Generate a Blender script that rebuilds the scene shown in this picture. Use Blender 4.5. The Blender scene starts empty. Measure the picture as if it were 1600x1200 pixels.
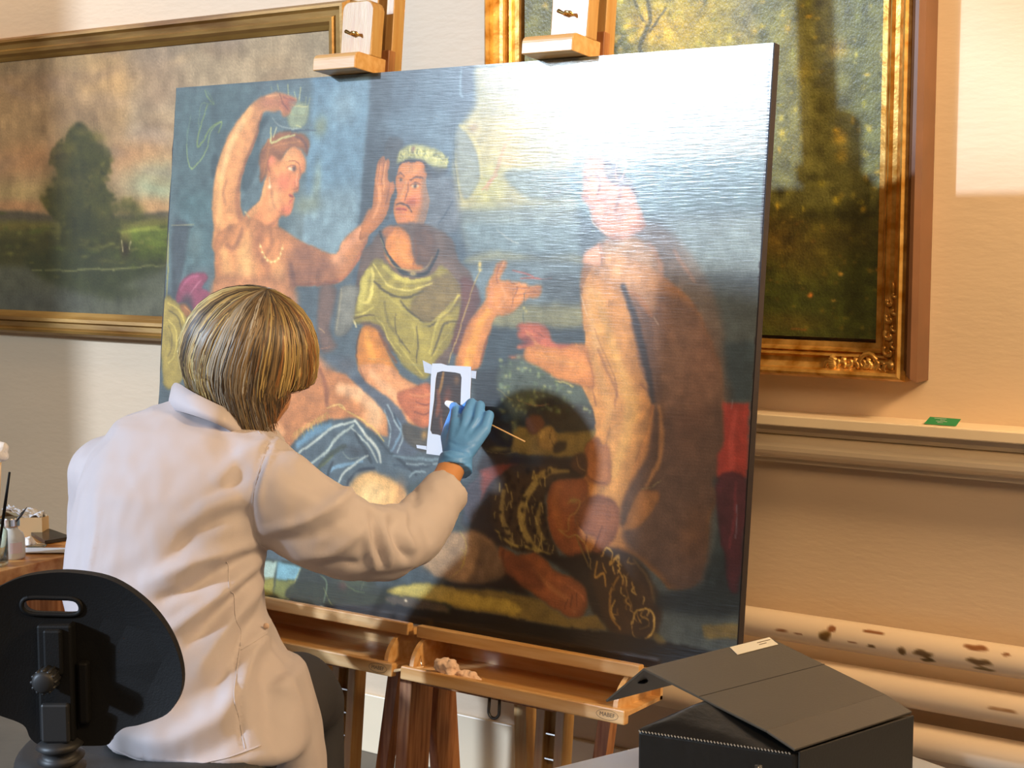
import bpy, bmesh, math, random
import numpy as np
from mathutils import Vector, Matrix
random.seed(7); np.random.seed(7)
S = bpy.context.scene
COL = S.collection
# ---------------------------------------------------------------- camera, light, exposure
cd = bpy.data.cameras.new('camera'); cam = bpy.data.objects.new('camera', cd); COL.objects.link(cam)
cam.location = (0, 0, 1.42); cam.rotation_euler = (math.radians(90-5.6), 0, math.radians(34.4))
cd.sensor_width = 36; cd.lens = 54.0; cd.clip_start = .05
cd.dof.use_dof = False
S.camera = cam
S.view_settings.view_transform = 'Standard'; S.view_settings.look = 'None'
S.view_settings.gamma = 1; S.view_settings.exposure = 0.0; S.view_settings.use_curve_mapping = False
W = bpy.data.worlds.new('world'); S.world = W; W.use_nodes = True
W.node_tree.nodes['Background'].inputs[0].default_value = (1.0, .72, .52, 1)
W.node_tree.nodes['Background'].inputs[1].default_value = .145
def lamp(name, kind, loc, direction, color, energy, **k):
    d = bpy.data.lights.new(name, kind); o = bpy.data.objects.new(name, d); COL.objects.link(o)
    o.location = loc; o.rotation_euler = Vector(direction).to_track_quat('-Z', 'Y').to_euler()
    d.color = color; d.energy = energy
    for a, b in k.items(): setattr(d, a, b)
    return o
lamp('daylight', 'SUN', (-6, -6, 5), (.487, .806, -.355), (.64, .78, 1.0), 3.25, angle=math.radians(1.6))
lamp('window_glow', 'AREA', (-7.2, -7.15, 5.0), (.486, .83, -.28), (.66, .84, 1.0), 600, shape='RECTANGLE', size=1.9, size_y=1.6)
lamp('room_lamp', 'AREA', (1.15, 2.45, 2.75), (-1, .36, -.42), (1.0, .68, .36), 40, size=.5, spread=math.radians(100))
lamp('ceiling_lamp', 'AREA', (.1, .3, 2.9), (-.35, 1, -.58), (1.0, .68, .38), 21, size=1.0, spread=math.radians(130))
lamp('picture_lamp', 'AREA', (-4.4, 3.0, 2.7), (.0, .14, -1), (1.0, .68, .38), 6.5, shape='RECTANGLE', size=1.6, size_y=.12)

# ---------------------------------------------------------------- helpers
def srgb(h):
    if isinstance(h, str): h = [int(h[i:i+2], 16)/255 for i in (0, 2, 4)]
    return tuple(c/12.92 if c <= .04045 else ((c+.055)/1.055)**2.4 for c in h)
def mat(name, col, rough=.5, metal=0., spec=.5, bump=0., bscale=60., stretch=(1, 1, 1), var=0., col2=None, vscale=8., coat=0., coat_r=.2, attr=None, sheen=0., trans=0., alpha=1., detail=4., sss=0.):
    m = bpy.data.materials.new(name); m.use_nodes = True; nt = m.node_tree; b = nt.nodes['Principled BSDF']
    c = srgb(col) if isinstance(col, str) else col
    b.inputs['Base Color'].default_value = (*c, 1); b.inputs['Roughness'].default_value = rough
    b.inputs['Metallic'].default_value = metal; b.inputs['Specular IOR Level'].default_value = spec
    b.inputs['Coat Weight'].default_value = coat; b.inputs['Coat Roughness'].default_value = coat_r
    b.inputs['Sheen Weight'].default_value = sheen; b.inputs['Transmission Weight'].default_value = trans
    if sss: b.inputs['Subsurface Weight'].default_value = sss; b.inputs['Subsurface Radius'].default_value = (.02, .008, .004)
    tc = nt.nodes.new('ShaderNodeTexCoord'); mp = nt.nodes.new('ShaderNodeMapping'); mp.inputs['Scale'].default_value = stretch
    nt.links.new(tc.outputs['Object'], mp.inputs[0])
    colout = None
    if attr:
        at = nt.nodes.new('ShaderNodeAttribute'); at.attribute_name = attr; colout = at.outputs['Color']
    if var or col2:
        nz = nt.nodes.new('ShaderNodeTexNoise'); nz.inputs['Scale'].default_value = vscale; nz.inputs['Detail'].default_value = 6
        nt.links.new(mp.outputs[0], nz.inputs['Vector'])
        mx = nt.nodes.new('ShaderNodeMix'); mx.data_type = 'RGBA'
        rp = nt.nodes.new('ShaderNodeMapRange'); rp.inputs[1].default_value = .3; rp.inputs[2].default_value = .7
        nt.links.new(nz.outputs[0], rp.inputs[0]); nt.links.new(rp.outputs[0], mx.inputs[0])
        c2 = srgb(col2) if col2 else tuple(v*(1-var) for v in c)
        if colout: nt.links.new(colout, mx.inputs[6])
        else: mx.inputs[6].default_value = (*c, 1)
        mx.inputs[7].default_value = (*c2, 1); colout = mx.outputs[2]
    if colout: nt.links.new(colout, b.inputs['Base Color'])
    if bump:
        n2 = nt.nodes.new('ShaderNodeTexNoise'); n2.inputs['Scale'].default_value = bscale; n2.inputs['Detail'].default_value = detail
        nt.links.new(mp.outputs[0], n2.inputs['Vector'])
        bp = nt.nodes.new('ShaderNodeBump'); bp.inputs['Strength'].default_value = bump; bp.inputs['Distance'].default_value = .004
        nt.links.new(n2.outputs[0], bp.inputs['Height']); nt.links.new(bp.outputs[0], b.inputs['Normal'])
        nt.links.new(bp.outputs[0], b.inputs['Coat Normal'])
    return m
def finish(name, me, m, parent=None, smooth=False):
    if m: me.materials.append(m)
    o = bpy.data.objects.new(name, me); COL.objects.link(o)
    if parent: o.parent = parent
    if smooth:
        me.polygons.foreach_set('use_smooth', [True]*len(me.polygons))
    return o
def tag(o, label=None, cat=None, group=None, kind=None):
    for k, v in (('label', label), ('category', cat), ('group', group), ('kind', kind)):
        if v: o[k] = v
    return o
def empty(name, loc, label, cat, group=None, rot=(0, 0, 0)):
    o = bpy.data.objects.new(name, None); COL.objects.link(o); o.location = loc; o.rotation_euler = rot
    o.empty_display_size = .05
    bpy.context.view_layer.update()
    return tag(o, label, cat, group)
class MB:
    """collects shapes, then links them as one mesh; coordinates are relative to origin o"""
    def __init__(s, o=(0, 0, 0)): s.v = []; s.f = []; s.o = np.array(o, float)
    def add(s, v, f):
        n = len(s.v); s.v += [tuple(np.array(p, float)-s.o) for p in v]; s.f += [tuple(n+i for i in q) for q in f]; return s
    def box(s, a, b, bev=.0):
        (x0, y0, z0), (x1, y1, z1) = a, b
        bev = min(bev, (x1-x0)*.45, (y1-y0)*.45, (z1-z0)*.45)
        if bev <= 0:
            v = [(x, y, z) for x in (x0, x1) for y in (y0, y1) for z in (z0, z1)]
            return s.add(v, [(0, 1, 3, 2), (4, 6, 7, 5), (0, 4, 5, 1), (2, 3, 7, 6), (0, 2, 6, 4), (1, 5, 7, 3)])
        bm = bmesh.new(); r = bmesh.ops.create_cube(bm, size=1)
        bmesh.ops.scale(bm, vec=(x1-x0, y1-y0, z1-z0), verts=bm.verts); bmesh.ops.translate(bm, vec=((x0+x1)/2, (y0+y1)/2, (z0+z1)/2), verts=bm.verts)
        bmesh.ops.bevel(bm, geom=bm.edges[:], offset=bev, segments=2, affect='EDGES', profile=.5)
        bm.verts.index_update(); s.add([v.co[:] for v in bm.verts], [[v.index for v in f.verts] for f in bm.faces]); bm.free(); return s
    def prism(s, poly, axis, a, b):
        """poly: 2-D outline in the two other axes, extruded along axis ('x','y','z') from a to b"""
        def P(u, v, w): return {'x': (w, u, v), 'y': (u, w, v), 'z': (u, v, w)}[axis]
        n = len(poly); v = [P(*p, a) for p in poly]+[P(*p, b) for p in poly]
        f = [tuple(range(n))[::-1], tuple(range(n, 2*n))]+[(i, (i+1) % n, n+(i+1) % n, n+i) for i in range(n)]
        return s.add(v, f)
    def tube(s, pts, rad, n=10, caps=True, sy=1.):
        P = [Vector(p) for p in pts]; R = rad if hasattr(rad, '__len__') else [rad]*len(P)
        v = []; prev = None
        for i, p in enumerate(P):
            t = (P[min(i+1, len(P)-1)]-P[max(i-1, 0)]).normalized()
            if prev is None: prev = t.orthogonal().normalized()
            a = (prev-t*prev.dot(t)).normalized(); prev = a; b = t.cross(a)
            for k in range(n):
                q = 2*math.pi*k/n; v.append(p+(a*math.cos(q)+b*math.sin(q)*sy)*R[i])
        f = [(i*n+k, i*n+(k+1) % n, (i+1)*n+(k+1) % n, (i+1)*n+k) for i in range(len(P)-1) for k in range(n)]
        if caps: f += [tuple(range(n))[::-1], tuple((len(P)-1)*n+k for k in range(n))]
        return s.add(v, f)
    def lathe(s, c, prof, n=24, axis='z'):
        v = []
        for r, h in prof:
            for k in range(n):
                q = 2*math.pi*k/n; u, w = r*math.cos(q), r*math.sin(q)
                v.append({'z': (c[0]+u, c[1]+w, c[2]+h), 'y': (c[0]+u, c[1]+h, c[2]+w), 'x': (c[0]+h, c[1]+u, c[2]+w)}[axis])
        m = len(prof)
        f = [(i*n+k, i*n+(k+1) % n, (i+1)*n+(k+1) % n, (i+1)*n+k) for i in range(m-1) for k in range(n)]
        f += [tuple(range(n))[::-1], tuple((m-1)*n+k for k in range(n))]
        return s.add(v, f)
    def ball(s, c, r, n=12):
        r = r if hasattr(r, '__len__') else (r, r, r); v = []; m = n//2+1
        for i in range(1, m):
            for k in range(n):
                a, q = math.pi*i/m, 2*math.pi*k/n
                v.append((c[0]+r[0]*math.sin(a)*math.cos(q), c[1]+r[1]*math.sin(a)*math.sin(q), c[2]+r[2]*math.cos(a)))
        f = [(i*n+k, (i+1)*n+k, (i+1)*n+(k+1) % n, i*n+(k+1) % n) for i in range(m-2) for k in range(n)]
        v += [(c[0], c[1], c[2]+r[2]), (c[0], c[1], c[2]-r[2])]; t = len(v)-2; l = (m-2)*n
        f += [(t, k, (k+1) % n) for k in range(n)]+[(t+1, l+(k+1) % n, l+k) for k in range(n)]
        return s.add(v, f)
    def mesh(s, name):
        me = bpy.data.meshes.new(name); me.from_pydata(s.v, [], s.f); me.update()
        bm = bmesh.new(); bm.from_mesh(me); bmesh.ops.recalc_face_normals(bm, faces=bm.faces); bm.to_mesh(me); bm.free()
        return me
    def build(s, name, m, parent=None, smooth=False, bevel=0., loc=None):
        me = s.mesh(name); o = finish(name, me, m, parent, smooth)
        if loc is not None: o.location = loc
        elif parent is None: o.location = tuple(s.o)
        if bevel:
            b = o.modifiers.new('bevel', 'BEVEL'); b.width = bevel; b.segments = 2; b.limit_method = 'ANGLE'; b.angle_limit = .6
        return o
def capsule_chain(pts, rads, mb, n=16):
    """tapered capsules along a chain, to be fused by remesh_union"""
    for i, (p, r) in enumerate(zip(pts, rads)):
        mb.ball(p, r, n)
        if i: mb.tube([pts[i-1], p], [rads[i-1], r], n)
def remesh_union(mb, name, voxel, smooth=4, fac=.5):
    me = mb.mesh('tmp'); o = bpy.data.objects.new('tmp', me); COL.objects.link(o)
    r = o.modifiers.new('r', 'REMESH'); r.mode = 'VOXEL'; r.voxel_size = voxel
    if smooth:
        sm = o.modifiers.new('s', 'SMOOTH'); sm.iterations = smooth; sm.factor = fac
    bpy.context.view_layer.update(); dg = bpy.context.evaluated_depsgraph_get()
    out = bpy.data.meshes.new_from_object(o.evaluated_get(dg)); out.name = name
    bpy.data.objects.remove(o); bpy.data.meshes.remove(me)
    return out
def verts_of(me):
    a = np.empty(len(me.vertices)*3); me.vertices.foreach_get('co', a); return a.reshape(-1, 3)
def normals_of(me):
    a = np.empty(len(me.vertices)*3); me.vertices.foreach_get('normal', a); return a.reshape(-1, 3)
def set_verts(me, v): me.vertices.foreach_set('co', v.ravel()); me.update()
def grid_mesh(name, P):
    """P: (rows, cols, 3) grid of points"""
    h, w = P.shape[:2]; me = bpy.data.meshes.new(name)
    me.vertices.add(h*w); me.vertices.foreach_set('co', P.reshape(-1).astype(np.float32))
    i = (np.arange(h-1)[:, None]*w+np.arange(w-1)[None]).ravel()
    q = np.stack([i, i+w, i+w+1, i+1], 1).astype(np.int32).ravel(); n = len(i)
    me.loops.add(n*4); me.loops.foreach_set('vertex_index', q)
    me.polygons.add(n); me.polygons.foreach_set('loop_start', np.arange(0, 4*n, 4, dtype=np.int32))
    me.update(calc_edges=True); return me
def colour_attr(me, rgb):
    """rgb (n,3) srgb-coded paint colour -> linear attribute 'paint'"""
    c = np.clip(rgb, 0, 1); lin = np.where(c <= .04045, c/12.92, ((c+.055)/1.055)**2.4)
    a = me.color_attributes.new('paint', 'FLOAT_COLOR', 'POINT')
    a.data.foreach_set('color', np.concatenate([lin, np.ones((len(lin), 1))], 1).astype(np.float32).ravel())
def copy_tree(o, parent=None):
    c = o.copy(); COL.objects.link(c); c.parent = parent
    for ch in list(o.children): copy_tree(ch, c)
    return c
# ---- brush painter: fills a float canvas with soft strokes, fills and dabs (canvas units 0..1000 across, same unit down)
def smooth_path(pts, closed, n=4):
    P = np.array(pts, float); m = len(P)
    if m < 3: return P
    out = []
    rng = range(m if closed else m-1)
    for i in rng:
        if closed: a, b, c, d = P[(i-1) % m], P[i], P[(i+1) % m], P[(i+2) % m]
        else: a, b, c, d = P[max(i-1, 0)], P[i], P[i+1], P[min(i+2, m-1)]
        for k in range(n):
            t = k/n
            out.append(0.5*((2*b)+(c-a)*t+(2*a-5*b+4*c-d)*t*t+(3*b-a-3*c+d)*t**3))
    if not closed: out.append(P[-1])
    return np.array(out)

def box_blur(m, s):
    r = int(round(s))
    if r < 1: return m
    for ax in (0, 1):
        for _ in range(2):
            p = np.concatenate([np.repeat(m.take([0], ax), r+1, ax), m, np.repeat(m.take([-1], ax), r, ax)], ax)
            c = np.cumsum(p, ax)
            L = m.shape[ax]
            m = (c.take(range(2*r+1, 2*r+1+L), ax)-c.take(range(0, L), ax))/(2*r+1)
    return m

def paint(ops, W, Hc, unit):
    """unit = canvas pixels per canvas unit"""
    cv = np.full((Hc, W, 3), 0.3, np.float32); clip = None
    def rgb(h): return np.array([(h >> 16)/255, (h >> 8 & 255)/255, (h & 255)/255], np.float32)      # h: 24-bit colour number
    def fill_mask(P, blur, x0, y0, x1, y1):
        m = np.zeros((y1-y0, x1-x0), np.float32)
        X, Y = P[:, 0], P[:, 1]; X2, Y2 = np.roll(X, -1), np.roll(Y, -1)
        for yy in range(y0, y1):
            yc = yy+.5
            h = ((Y <= yc) & (Y2 > yc)) | ((Y2 <= yc) & (Y > yc))
            if not h.any(): continue
            xs = np.sort(X[h]+(yc-Y[h])/(Y2[h]-Y[h])*(X2[h]-X[h]))-x0
            row = m[yy-y0]
            for a, b in zip(xs[::2], xs[1::2]):
                a = max(a, 0); b = min(b, x1-x0)
                if b <= a: continue
                ia, ib = int(a), int(b)
                row[ia:ib] += 1
                if ia < len(row): row[ia] -= a-ia
                if ib < len(row): row[ib] += b-ib
        return box_blur(np.clip(m, 0, 1), blur)
    def box(P, pad):
        x0 = max(int(P[:, 0].min()-pad), 0); x1 = min(int(P[:, 0].max()+pad)+2, W)
        y0 = max(int(P[:, 1].min()-pad), 0); y1 = min(int(P[:, 1].max()+pad)+2, Hc)
        return x0, y0, x1, y1
    def comp(m, col, x0, y0, x1, y1):
        if clip is not None: m = m*clip[y0:y1, x0:x1]
        cv[y0:y1, x0:x1] += (rgb(col)-cv[y0:y1, x0:x1])*m[..., None]
    for op in ops:
        k = op[0]
        if k in 'pq':
            _, col, blur, al, pts = op
            P = np.array(pts, float).reshape(-1, 2)*unit
            if k == 'p': P = smooth_path(P, True)
            b = blur*unit*.6
            x0, y0, x1, y1 = box(P, b*2+2)
            if x1 <= x0 or y1 <= y0: continue
            m = fill_mask(P, b, x0, y0, x1, y1)
            if k == 'p' and min(x1-x0, y1-y0) > 24 and blur < 12*unit:
                # form: lighter heart, deeper contour, like a modelled limb or fold
                R_ = max(3, min(x1-x0, y1-y0)*.09); inn = box_blur(m, R_)
                mm = (m*al)[..., None]
                if clip is not None: mm = mm*clip[y0:y1, x0:x1, None]
                tint = np.clip(.74+.38*inn, 0, 1.10)[..., None]
                cv[y0:y1, x0:x1] += (rgb(col)*tint-cv[y0:y1, x0:x1])*mm
            else: comp(m*al, col, x0, y0, x1, y1)
        elif k == 'c':
            P = smooth_path(np.array(op[2], float).reshape(-1, 2)*unit, True); b = op[1]*unit*.6
            x0, y0, x1, y1 = box(P, b*2+2)
            clip = np.zeros((Hc, W), np.float32)
            if x1 > x0 and y1 > y0: clip[y0:y1, x0:x1] = fill_mask(P, b, x0, y0, x1, y1)
        elif k == 'e': clip = None
        elif k == 'b':
            _, col, al, x, y, rx, ry, rot = op
            x, y, rx, ry = x*unit, y*unit, max(rx*unit, .6), max(ry*unit, .6)
            R = max(rx, ry)*1.9
            x0, y0, x1, y1 = box(np.array([[x, y]]), R)
            if x1 <= x0 or y1 <= y0: continue
            yy, xx = np.mgrid[y0:y1, x0:x1]
            c, s = math.cos(math.radians(rot)), math.sin(math.radians(rot))
            dx, dy = xx+.5-x, yy+.5-y
            d = ((dx*c+dy*s)/rx)**2+((-dx*s+dy*c)/ry)**2
            comp(np.exp(-np.minimum(d, 9)**1.2*1.1)*al, col, x0, y0, x1, y1)
        elif k == 's':
            _, col, w, blur, al, pts = op
            P = smooth_path(np.array(pts, float).reshape(-1, 2)*unit, False)
            w = max(w*unit/2, .45); b = max(blur*unit*.6, .5)
            x0, y0, x1, y1 = box(P, w+b+2)
            if x1 <= x0 or y1 <= y0: continue
            m = np.zeros((y1-y0, x1-x0), np.float32); n = len(P)
            for i in range(n-1):
                a, c = P[i], P[i+1]
                t0 = i/(n-1)
                ww = w*(.55+.45*math.sin(math.pi*min(max(t0, .12), .88)))
                sx0, sy0, sx1, sy1 = box(np.array([a, c]), ww+b+2)
                if sx1 <= sx0 or sy1 <= sy0: continue
                yy, xx = np.mgrid[sy0:sy1, sx0:sx1]
                d = c-a; L = (d*d).sum()+1e-9
                t = np.clip(((xx+.5-a[0])*d[0]+(yy+.5-a[1])*d[1])/L, 0, 1)
                ds = np.hypot(xx+.5-a[0]-t*d[0], yy+.5-a[1]-t*d[1])
                v = np.clip((ww+b-ds)/(2*b), 0, 1); v = v*v*(3-2*v)
                sub = m[sy0-y0:sy1-y0, sx0-x0:sx1-x0]
                np.maximum(sub, v, out=sub)
            comp(m*al, col, x0, y0, x1, y1)
    # hand wobble and smear of the brush
    rng = np.random.RandomState(5)
    def fld(n):
        a = rng.randn(Hc//n+3, W//n+3); a = np.kron(a, np.ones((n, n))); return box_blur(a, n*.6)[:Hc, :W]
    dx, dy = fld(5)*.5+fld(16)*1.1, fld(5)*.5+fld(16)*1.1
    yy, xx = np.mgrid[0:Hc, 0:W]
    yy = np.clip(yy+dy, 0, Hc-1).astype(int); xx = np.clip(xx+dx, 0, W-1).astype(int)
    cv = cv[yy, xx]
    s = cv*4
    for a_, b_ in ((0, 1), (0, -1), (1, 0), (-1, 0)): s = s+np.roll(cv, (a_, b_), (0, 1))
    s = s/8
    ton = (fld(4)*.5+fld(11)*.6)[..., None]
    return np.clip(s*(1+.05*ton), 0, 1).astype(np.float32)
GAIN_P = (1.22, 1.0, .72); GAIN_L = (1.1, 1.0, .85); GAIN_R = (1.6, 1.4, .65)
OPS_P=[
('q',4939632,5.5,1,[-116,-85,1038,-32,1059,770,-38,859]),
('q',5599103,13.2,1,[-29,1,300,5,315,284,-4,309]),
('q',4744304,16.1,0.8,[0,3,142,0,104,191,8,190]),
('q',4616318,18.4,0.5,[19,161,95,162,104,278,22,279]),
('q',6326442,6.2,1,[279,-1,389,-2,387,77,386,193,386,274,278,285,277,165,279,72]),
('q',8361893,20.8,0.5,[269,164,384,157,386,274,240,276]),
('q',4479600,2.4,1,[388,-4,545,-5,567,-2,569,41,556,59,543,83,539,134,553,194,577,280,480,316,375,292,382,193,388,95]),
('q',3885656,8.1,0.8,[388,-4,425,-2,426,114,426,193,381,220,388,95]),
('b',6126744,0.7,472.7,71.2,66.7,24.6,0),
('b',5731984,0.6,512.8,20.9,43.5,26.1,0),
('b',6653860,0.6,519.2,107.7,32.5,52,0),
('q',4016728,1.4,0.9,[546,-1,564,1,567,34,553,37,547,31]),
('s',8299199,3.8,1.4,0.6,[543.6,0.3,543.7,31.2,548.6,40]),
('q',10132600,7.2,1,[566,-10,744,-7,828,125,739,196,620,195,553,194,541,136,543,86,571,54]),
('q',11053210,11.7,0.8,[569,-10,1032,-3,1037,72,730,65,589,42]),
('b',12169328,0.8,623.6,98.4,51.2,46.3,0),
('b',11120744,0.7,602.4,161,31.1,33.9,0),
('q',9479602,13.1,0.9,[688,14,1032,-3,1042,146,735,139]),
('q',6127507,9.7,0.9,[716,140,1041,132,1046,198,740,204]),
('q',8165803,7.9,0.8,[860,201,1046,198,1050,265,909,275]),
('q',7702927,10.9,0.9,[549,194,738,180,742,237,572,246]),
('q',7113632,7.2,0.8,[563,210,745,212,748,255,645,252,577,251]),
('p',9081724,3.7,0.7,[575,256,614,247,657,249,695,255,748,251,749,263,579,265]),
('p',5795712,6.3,0.9,[579,266,749,259,752,310,729,318,582,314]),
('p',4082517,7.1,0.8,[697,281,726,276,750,285,752,310,709,311]),
('p',7304280,5.4,0.9,[619,323,757,314,761,344,632,351]),
('p',3096653,7.2,1,[585,356,761,347,767,382,600,415]),
('q',2831416,10.7,1,[589,412,758,391,790,445,793,493,622,507,603,458]),
('p',4151138,3.9,0.6,[86,2,175,5,158,35,121,66,93,99]),
('s',9416778,2.9,1.4,0.55,[70.9,30.5,60.8,54.3,53.1,73.5,52.6,93,64.9,83.6,80.4,64.8,103.3,57.3,97.8,72.7]),
('s',10272106,2.3,1.1,0.6,[103.2,56.1,80.8,69.7,74.2,93.6,60.4,112.6,44.1,123.9,33.5,111.9,28.7,87.3]),
('s',8825698,2.3,1.2,0.55,[62.8,5.9,69.9,18.3,82.7,29.9]),
('s',8365418,1.4,0.9,0.45,[67.3,7.3,84.4,31.1,57,27.4,53,63.7]),
('s',7314048,2.3,1.5,0.4,[34.2,43.5,29.6,72.6,29.5,97.1]),
('p',3426645,2.9,0.7,[84,111,94,104,98,123,87,142]),
('b',5204856,0.6,154.8,81.9,19.6,38.1,20),
('p',3097680,3.3,0.6,[160,68,198,51,181,83,181,125,161,160,150,144]),
('b',8226136,0.55,298.7,70.9,13.7,16.1,0),
('b',9345656,0.4,298.8,151.1,9.1,29.8,0),
('b',9213032,0.4,282.9,183.1,27.6,13.8,0),
('b',8034221,0.5,341.6,43.2,26.8,27.3,0),
('s',11056250,2.4,0.8,0.8,[232.2,7.8,234.5,21.9]),
('s',11056250,2.2,0.8,0.7,[211.5,5.5,214.4,13.8]),
('s',10465412,2.2,0.8,0.7,[245.4,17.8,251.2,32]),
('s',11910024,2.7,0.8,0.8,[257.6,13.8,255.9,32.2]),
('s',10465412,2.1,0.8,0.7,[267.9,28.2,267.3,39.7]),
('s',11056250,1.9,0.8,0.6,[275.6,28.6,272.3,44.5]),
('s',11056250,1.9,0.8,0.6,[197.9,5.9,199.7,13.1]),
('p',9412476,1.3,0.7,[228,31,253,33,274,42,269,67,243,70,232,50]),
('s',12830094,1.6,0.8,0.7,[231,33.3,250.2,38.9,272,41.1]),
('s',12172416,2.1,0.8,0.7,[252.3,66.8,261.9,70]),
('s',11056264,1.3,0.8,0.6,[235.1,45.2,251.3,52.9,269.9,53.7]),
('s',10926528,1.6,1.1,0.6,[204.3,55.5,224.3,68,268.3,73.2]),
('s',3623002,2.7,1.3,0.7,[227.9,74,259.1,74,289.9,75.6]),
('p',12880468,1.1,1,[176,24,195,19,214,17,249,27,251,32,234,30,241,45,236,52,226,53,219,44,207,47,188,45,182,55,177,78,166,101,155,125,149,148,149,175,157,196,172,220,168,251,102,251,97,220,91,171,93,138,101,109,115,81,139,53,158,35]),
('c',0.6,[176,24,195,19,214,17,251,30,241,45,226,53,207,47,188,45,182,55,177,78,166,101,155,125,149,148,149,175,157,196,175,251,102,251,91,171,93,138,101,109,115,81,139,53,158,35]),
('s',14657898,19.7,8.4,0.9,[158.2,41.7,134.5,74.1,116.7,99.8,108.6,123.6,103.8,147.5,104,171.6,108.5,207.7]),
('s',15581060,11.3,5.6,0.8,[146.4,57.8,125.5,85.7,114.1,109.3,109.7,138]),
('s',9264190,8.3,5,0.85,[183.1,49.9,177,75.6,165.9,98.9,154.7,122.3,146.6,143.5]),
('s',10316872,5.1,4.5,0.5,[120.1,143,113.3,162.1,119.8,181.4]),
('s',9855039,11.2,7,0.6,[146.9,148.3,142.6,176.8,154.9,207.9]),
('b',10243900,0.7,234.2,33.5,18.9,14,0),
('b',10707786,0.6,196.1,31.7,22.4,11.8,0),
('s',7289904,2.2,1.1,0.7,[217.4,19.8,224.7,33,234.9,42.8]),
('s',8078390,2.2,1.1,0.7,[224,23.7,246.4,30.6]),
('s',14723192,3.8,2.2,0.6,[188.9,21.9,214.3,20.8]),
('e',),
('p',9067060,2.2,1,[194,93,209,81,231,75,263,79,279,91,277,109,264,100,239,101,225,122,218,145,207,133,198,140,189,149,185,130,183,106]),
('s',11038780,3.8,2.2,0.8,[188.7,102,200.5,88.2,196.6,121,191.7,139.7]),
('s',11697224,2.7,1.4,0.7,[201.4,100,229.2,91.5,260.3,90.3]),
('s',5979192,4.3,2.1,0.6,[243.9,78.1,269.6,90.6,277.2,109.3]),
('s',12107654,3.3,1.1,0.9,[203.8,69.6,203.3,83.6,205.5,91.9,225.5,84.4,250.2,79.5]),
('s',13488296,2.7,0.8,0.8,[213.4,69.9,208.1,83.8]),
('p',13009486,1.3,1,[242,99,261,100,274,114,276,132,267,139,264,155,263,164,252,167,257,174,254,184,247,197,231,201,233,220,243,234,219,250,174,243,159,220,161,196,188,177,193,156,200,140,202,112,212,110,225,117]),
('c',0.5,[242,99,261,100,274,114,276,132,267,139,264,155,263,164,252,167,257,174,254,184,247,197,231,201,233,220,243,234,219,250,174,243,159,220,161,196,188,177,193,156,200,140,202,112,212,110,225,117]),
('b',14393446,0.9,240.1,110.5,18.8,14,0),
('b',14723184,0.8,219.4,168.4,12.7,28.1,10),
('s',14722922,13.8,8.3,0.7,[198.8,149.3,188.2,177.4,170.5,198.5]),
('b',13593164,0.7,233.8,149.9,17.3,14,0),
('b',14182734,0.4,258.8,150.4,9.3,9.3,0),
('b',13658704,0.6,243.1,189.6,14.1,8.1,0),
('s',10119240,4.4,3.3,0.35,[234.2,196.5,217.3,182.4,211.1,163.6,207.8,149.4]),
('s',9855039,8.2,4.9,0.6,[231.4,201.2,210.3,215.1,205.4,233.9]),
('s',7357746,1.6,1.1,0.8,[237.7,119.7,256.4,119.8,263,125]),
('s',15323060,5.9,1.9,0.9,[243.2,130.3,249.6,132.1]),
('b',4996156,0.9,252.6,130.6,4.4,4.6,0),
('s',7029556,1.3,0.5,0.8,[238.4,129.1,247.5,125.8,257,127.2]),
('s',10115904,2.7,1.6,0.7,[263.2,127.3,265.8,141.3,264,157.4,254.9,160.8]),
('s',15251600,2.7,1.3,0.7,[259.4,138.8,259.1,155]),
('s',11025460,2.7,1.3,0.9,[244.6,168.3,251.6,170.7]),
('s',11553344,2.4,1.3,0.9,[252.9,175.3,246.9,178.5]),
('s',5971742,1.3,0.5,0.8,[244.7,169.9,252.7,172.3]),
('s',13134418,2.7,1.3,0.7,[245.5,180.4,253.2,179.3]),
('b',14187356,0.8,207.5,116.6,7.7,8.5,0),
('s',10244152,1.6,0.8,0.8,[203.7,109.5,201.6,123.5,207.3,135.4]),
('e',),
('s',14011304,2.2,0.8,0.9,[206.3,142.4,206.4,156.5]),
('b',15129792,0.9,206.3,155.3,3.8,2.8,0),
('s',12168580,2.8,1.1,0.8,[160.2,192.5,170.8,203.2,177.9,210.3]),
('p',12090442,2.3,1,[101,234,126,215,155,206,177,201,210,213,229,213,255,225,274,234,312,247,343,252,359,229,384,211,394,193,402,189,426,202,404,218,397,238,387,258,366,283,346,295,307,300,270,301,264,322,273,340,117,359,107,292]),
('c',0.8,[101,234,126,215,155,206,177,201,210,213,229,213,255,225,274,234,312,247,343,252,359,229,384,211,394,193,402,189,426,202,404,218,397,238,387,258,366,283,346,295,307,300,270,301,264,322,273,340,117,359,107,292]),
('s',14526568,22.5,14.1,0.8,[122.2,253.3,131.1,282,139.6,305.7]),
('b',14725232,0.9,169,262.5,22.8,40.3,0),
('b',14988408,0.8,164.7,291,19.6,14.2,0),
('b',11037250,0.7,189.8,238.7,16.1,28.3,10),
('s',10118208,10.9,7.1,0.7,[194.1,252.8,215.5,280.8,218,313.5]),
('b',14197350,0.8,234.8,285.2,17.3,25.6,0),
('s',9067072,7.9,6.2,0.55,[128,242.5,143.1,246,153.3,229.3,155.6,217.4]),
('s',10118207,8.2,5.5,0.5,[217.1,219.8,215.7,243.3,201.2,262.2]),
('b',9199688,0.9,282.2,254.5,33.8,23,0),
('b',8016964,0.8,290.7,284.3,49,16.1,0),
('b',9068104,0.8,325.8,267.8,27,15.9,0),
('s',14260850,15.4,8.8,0.8,[348.5,251.7,365.2,238,390,217.8]),
('b',14393464,0.8,346.2,260.8,14.9,11.3,0),
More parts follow.
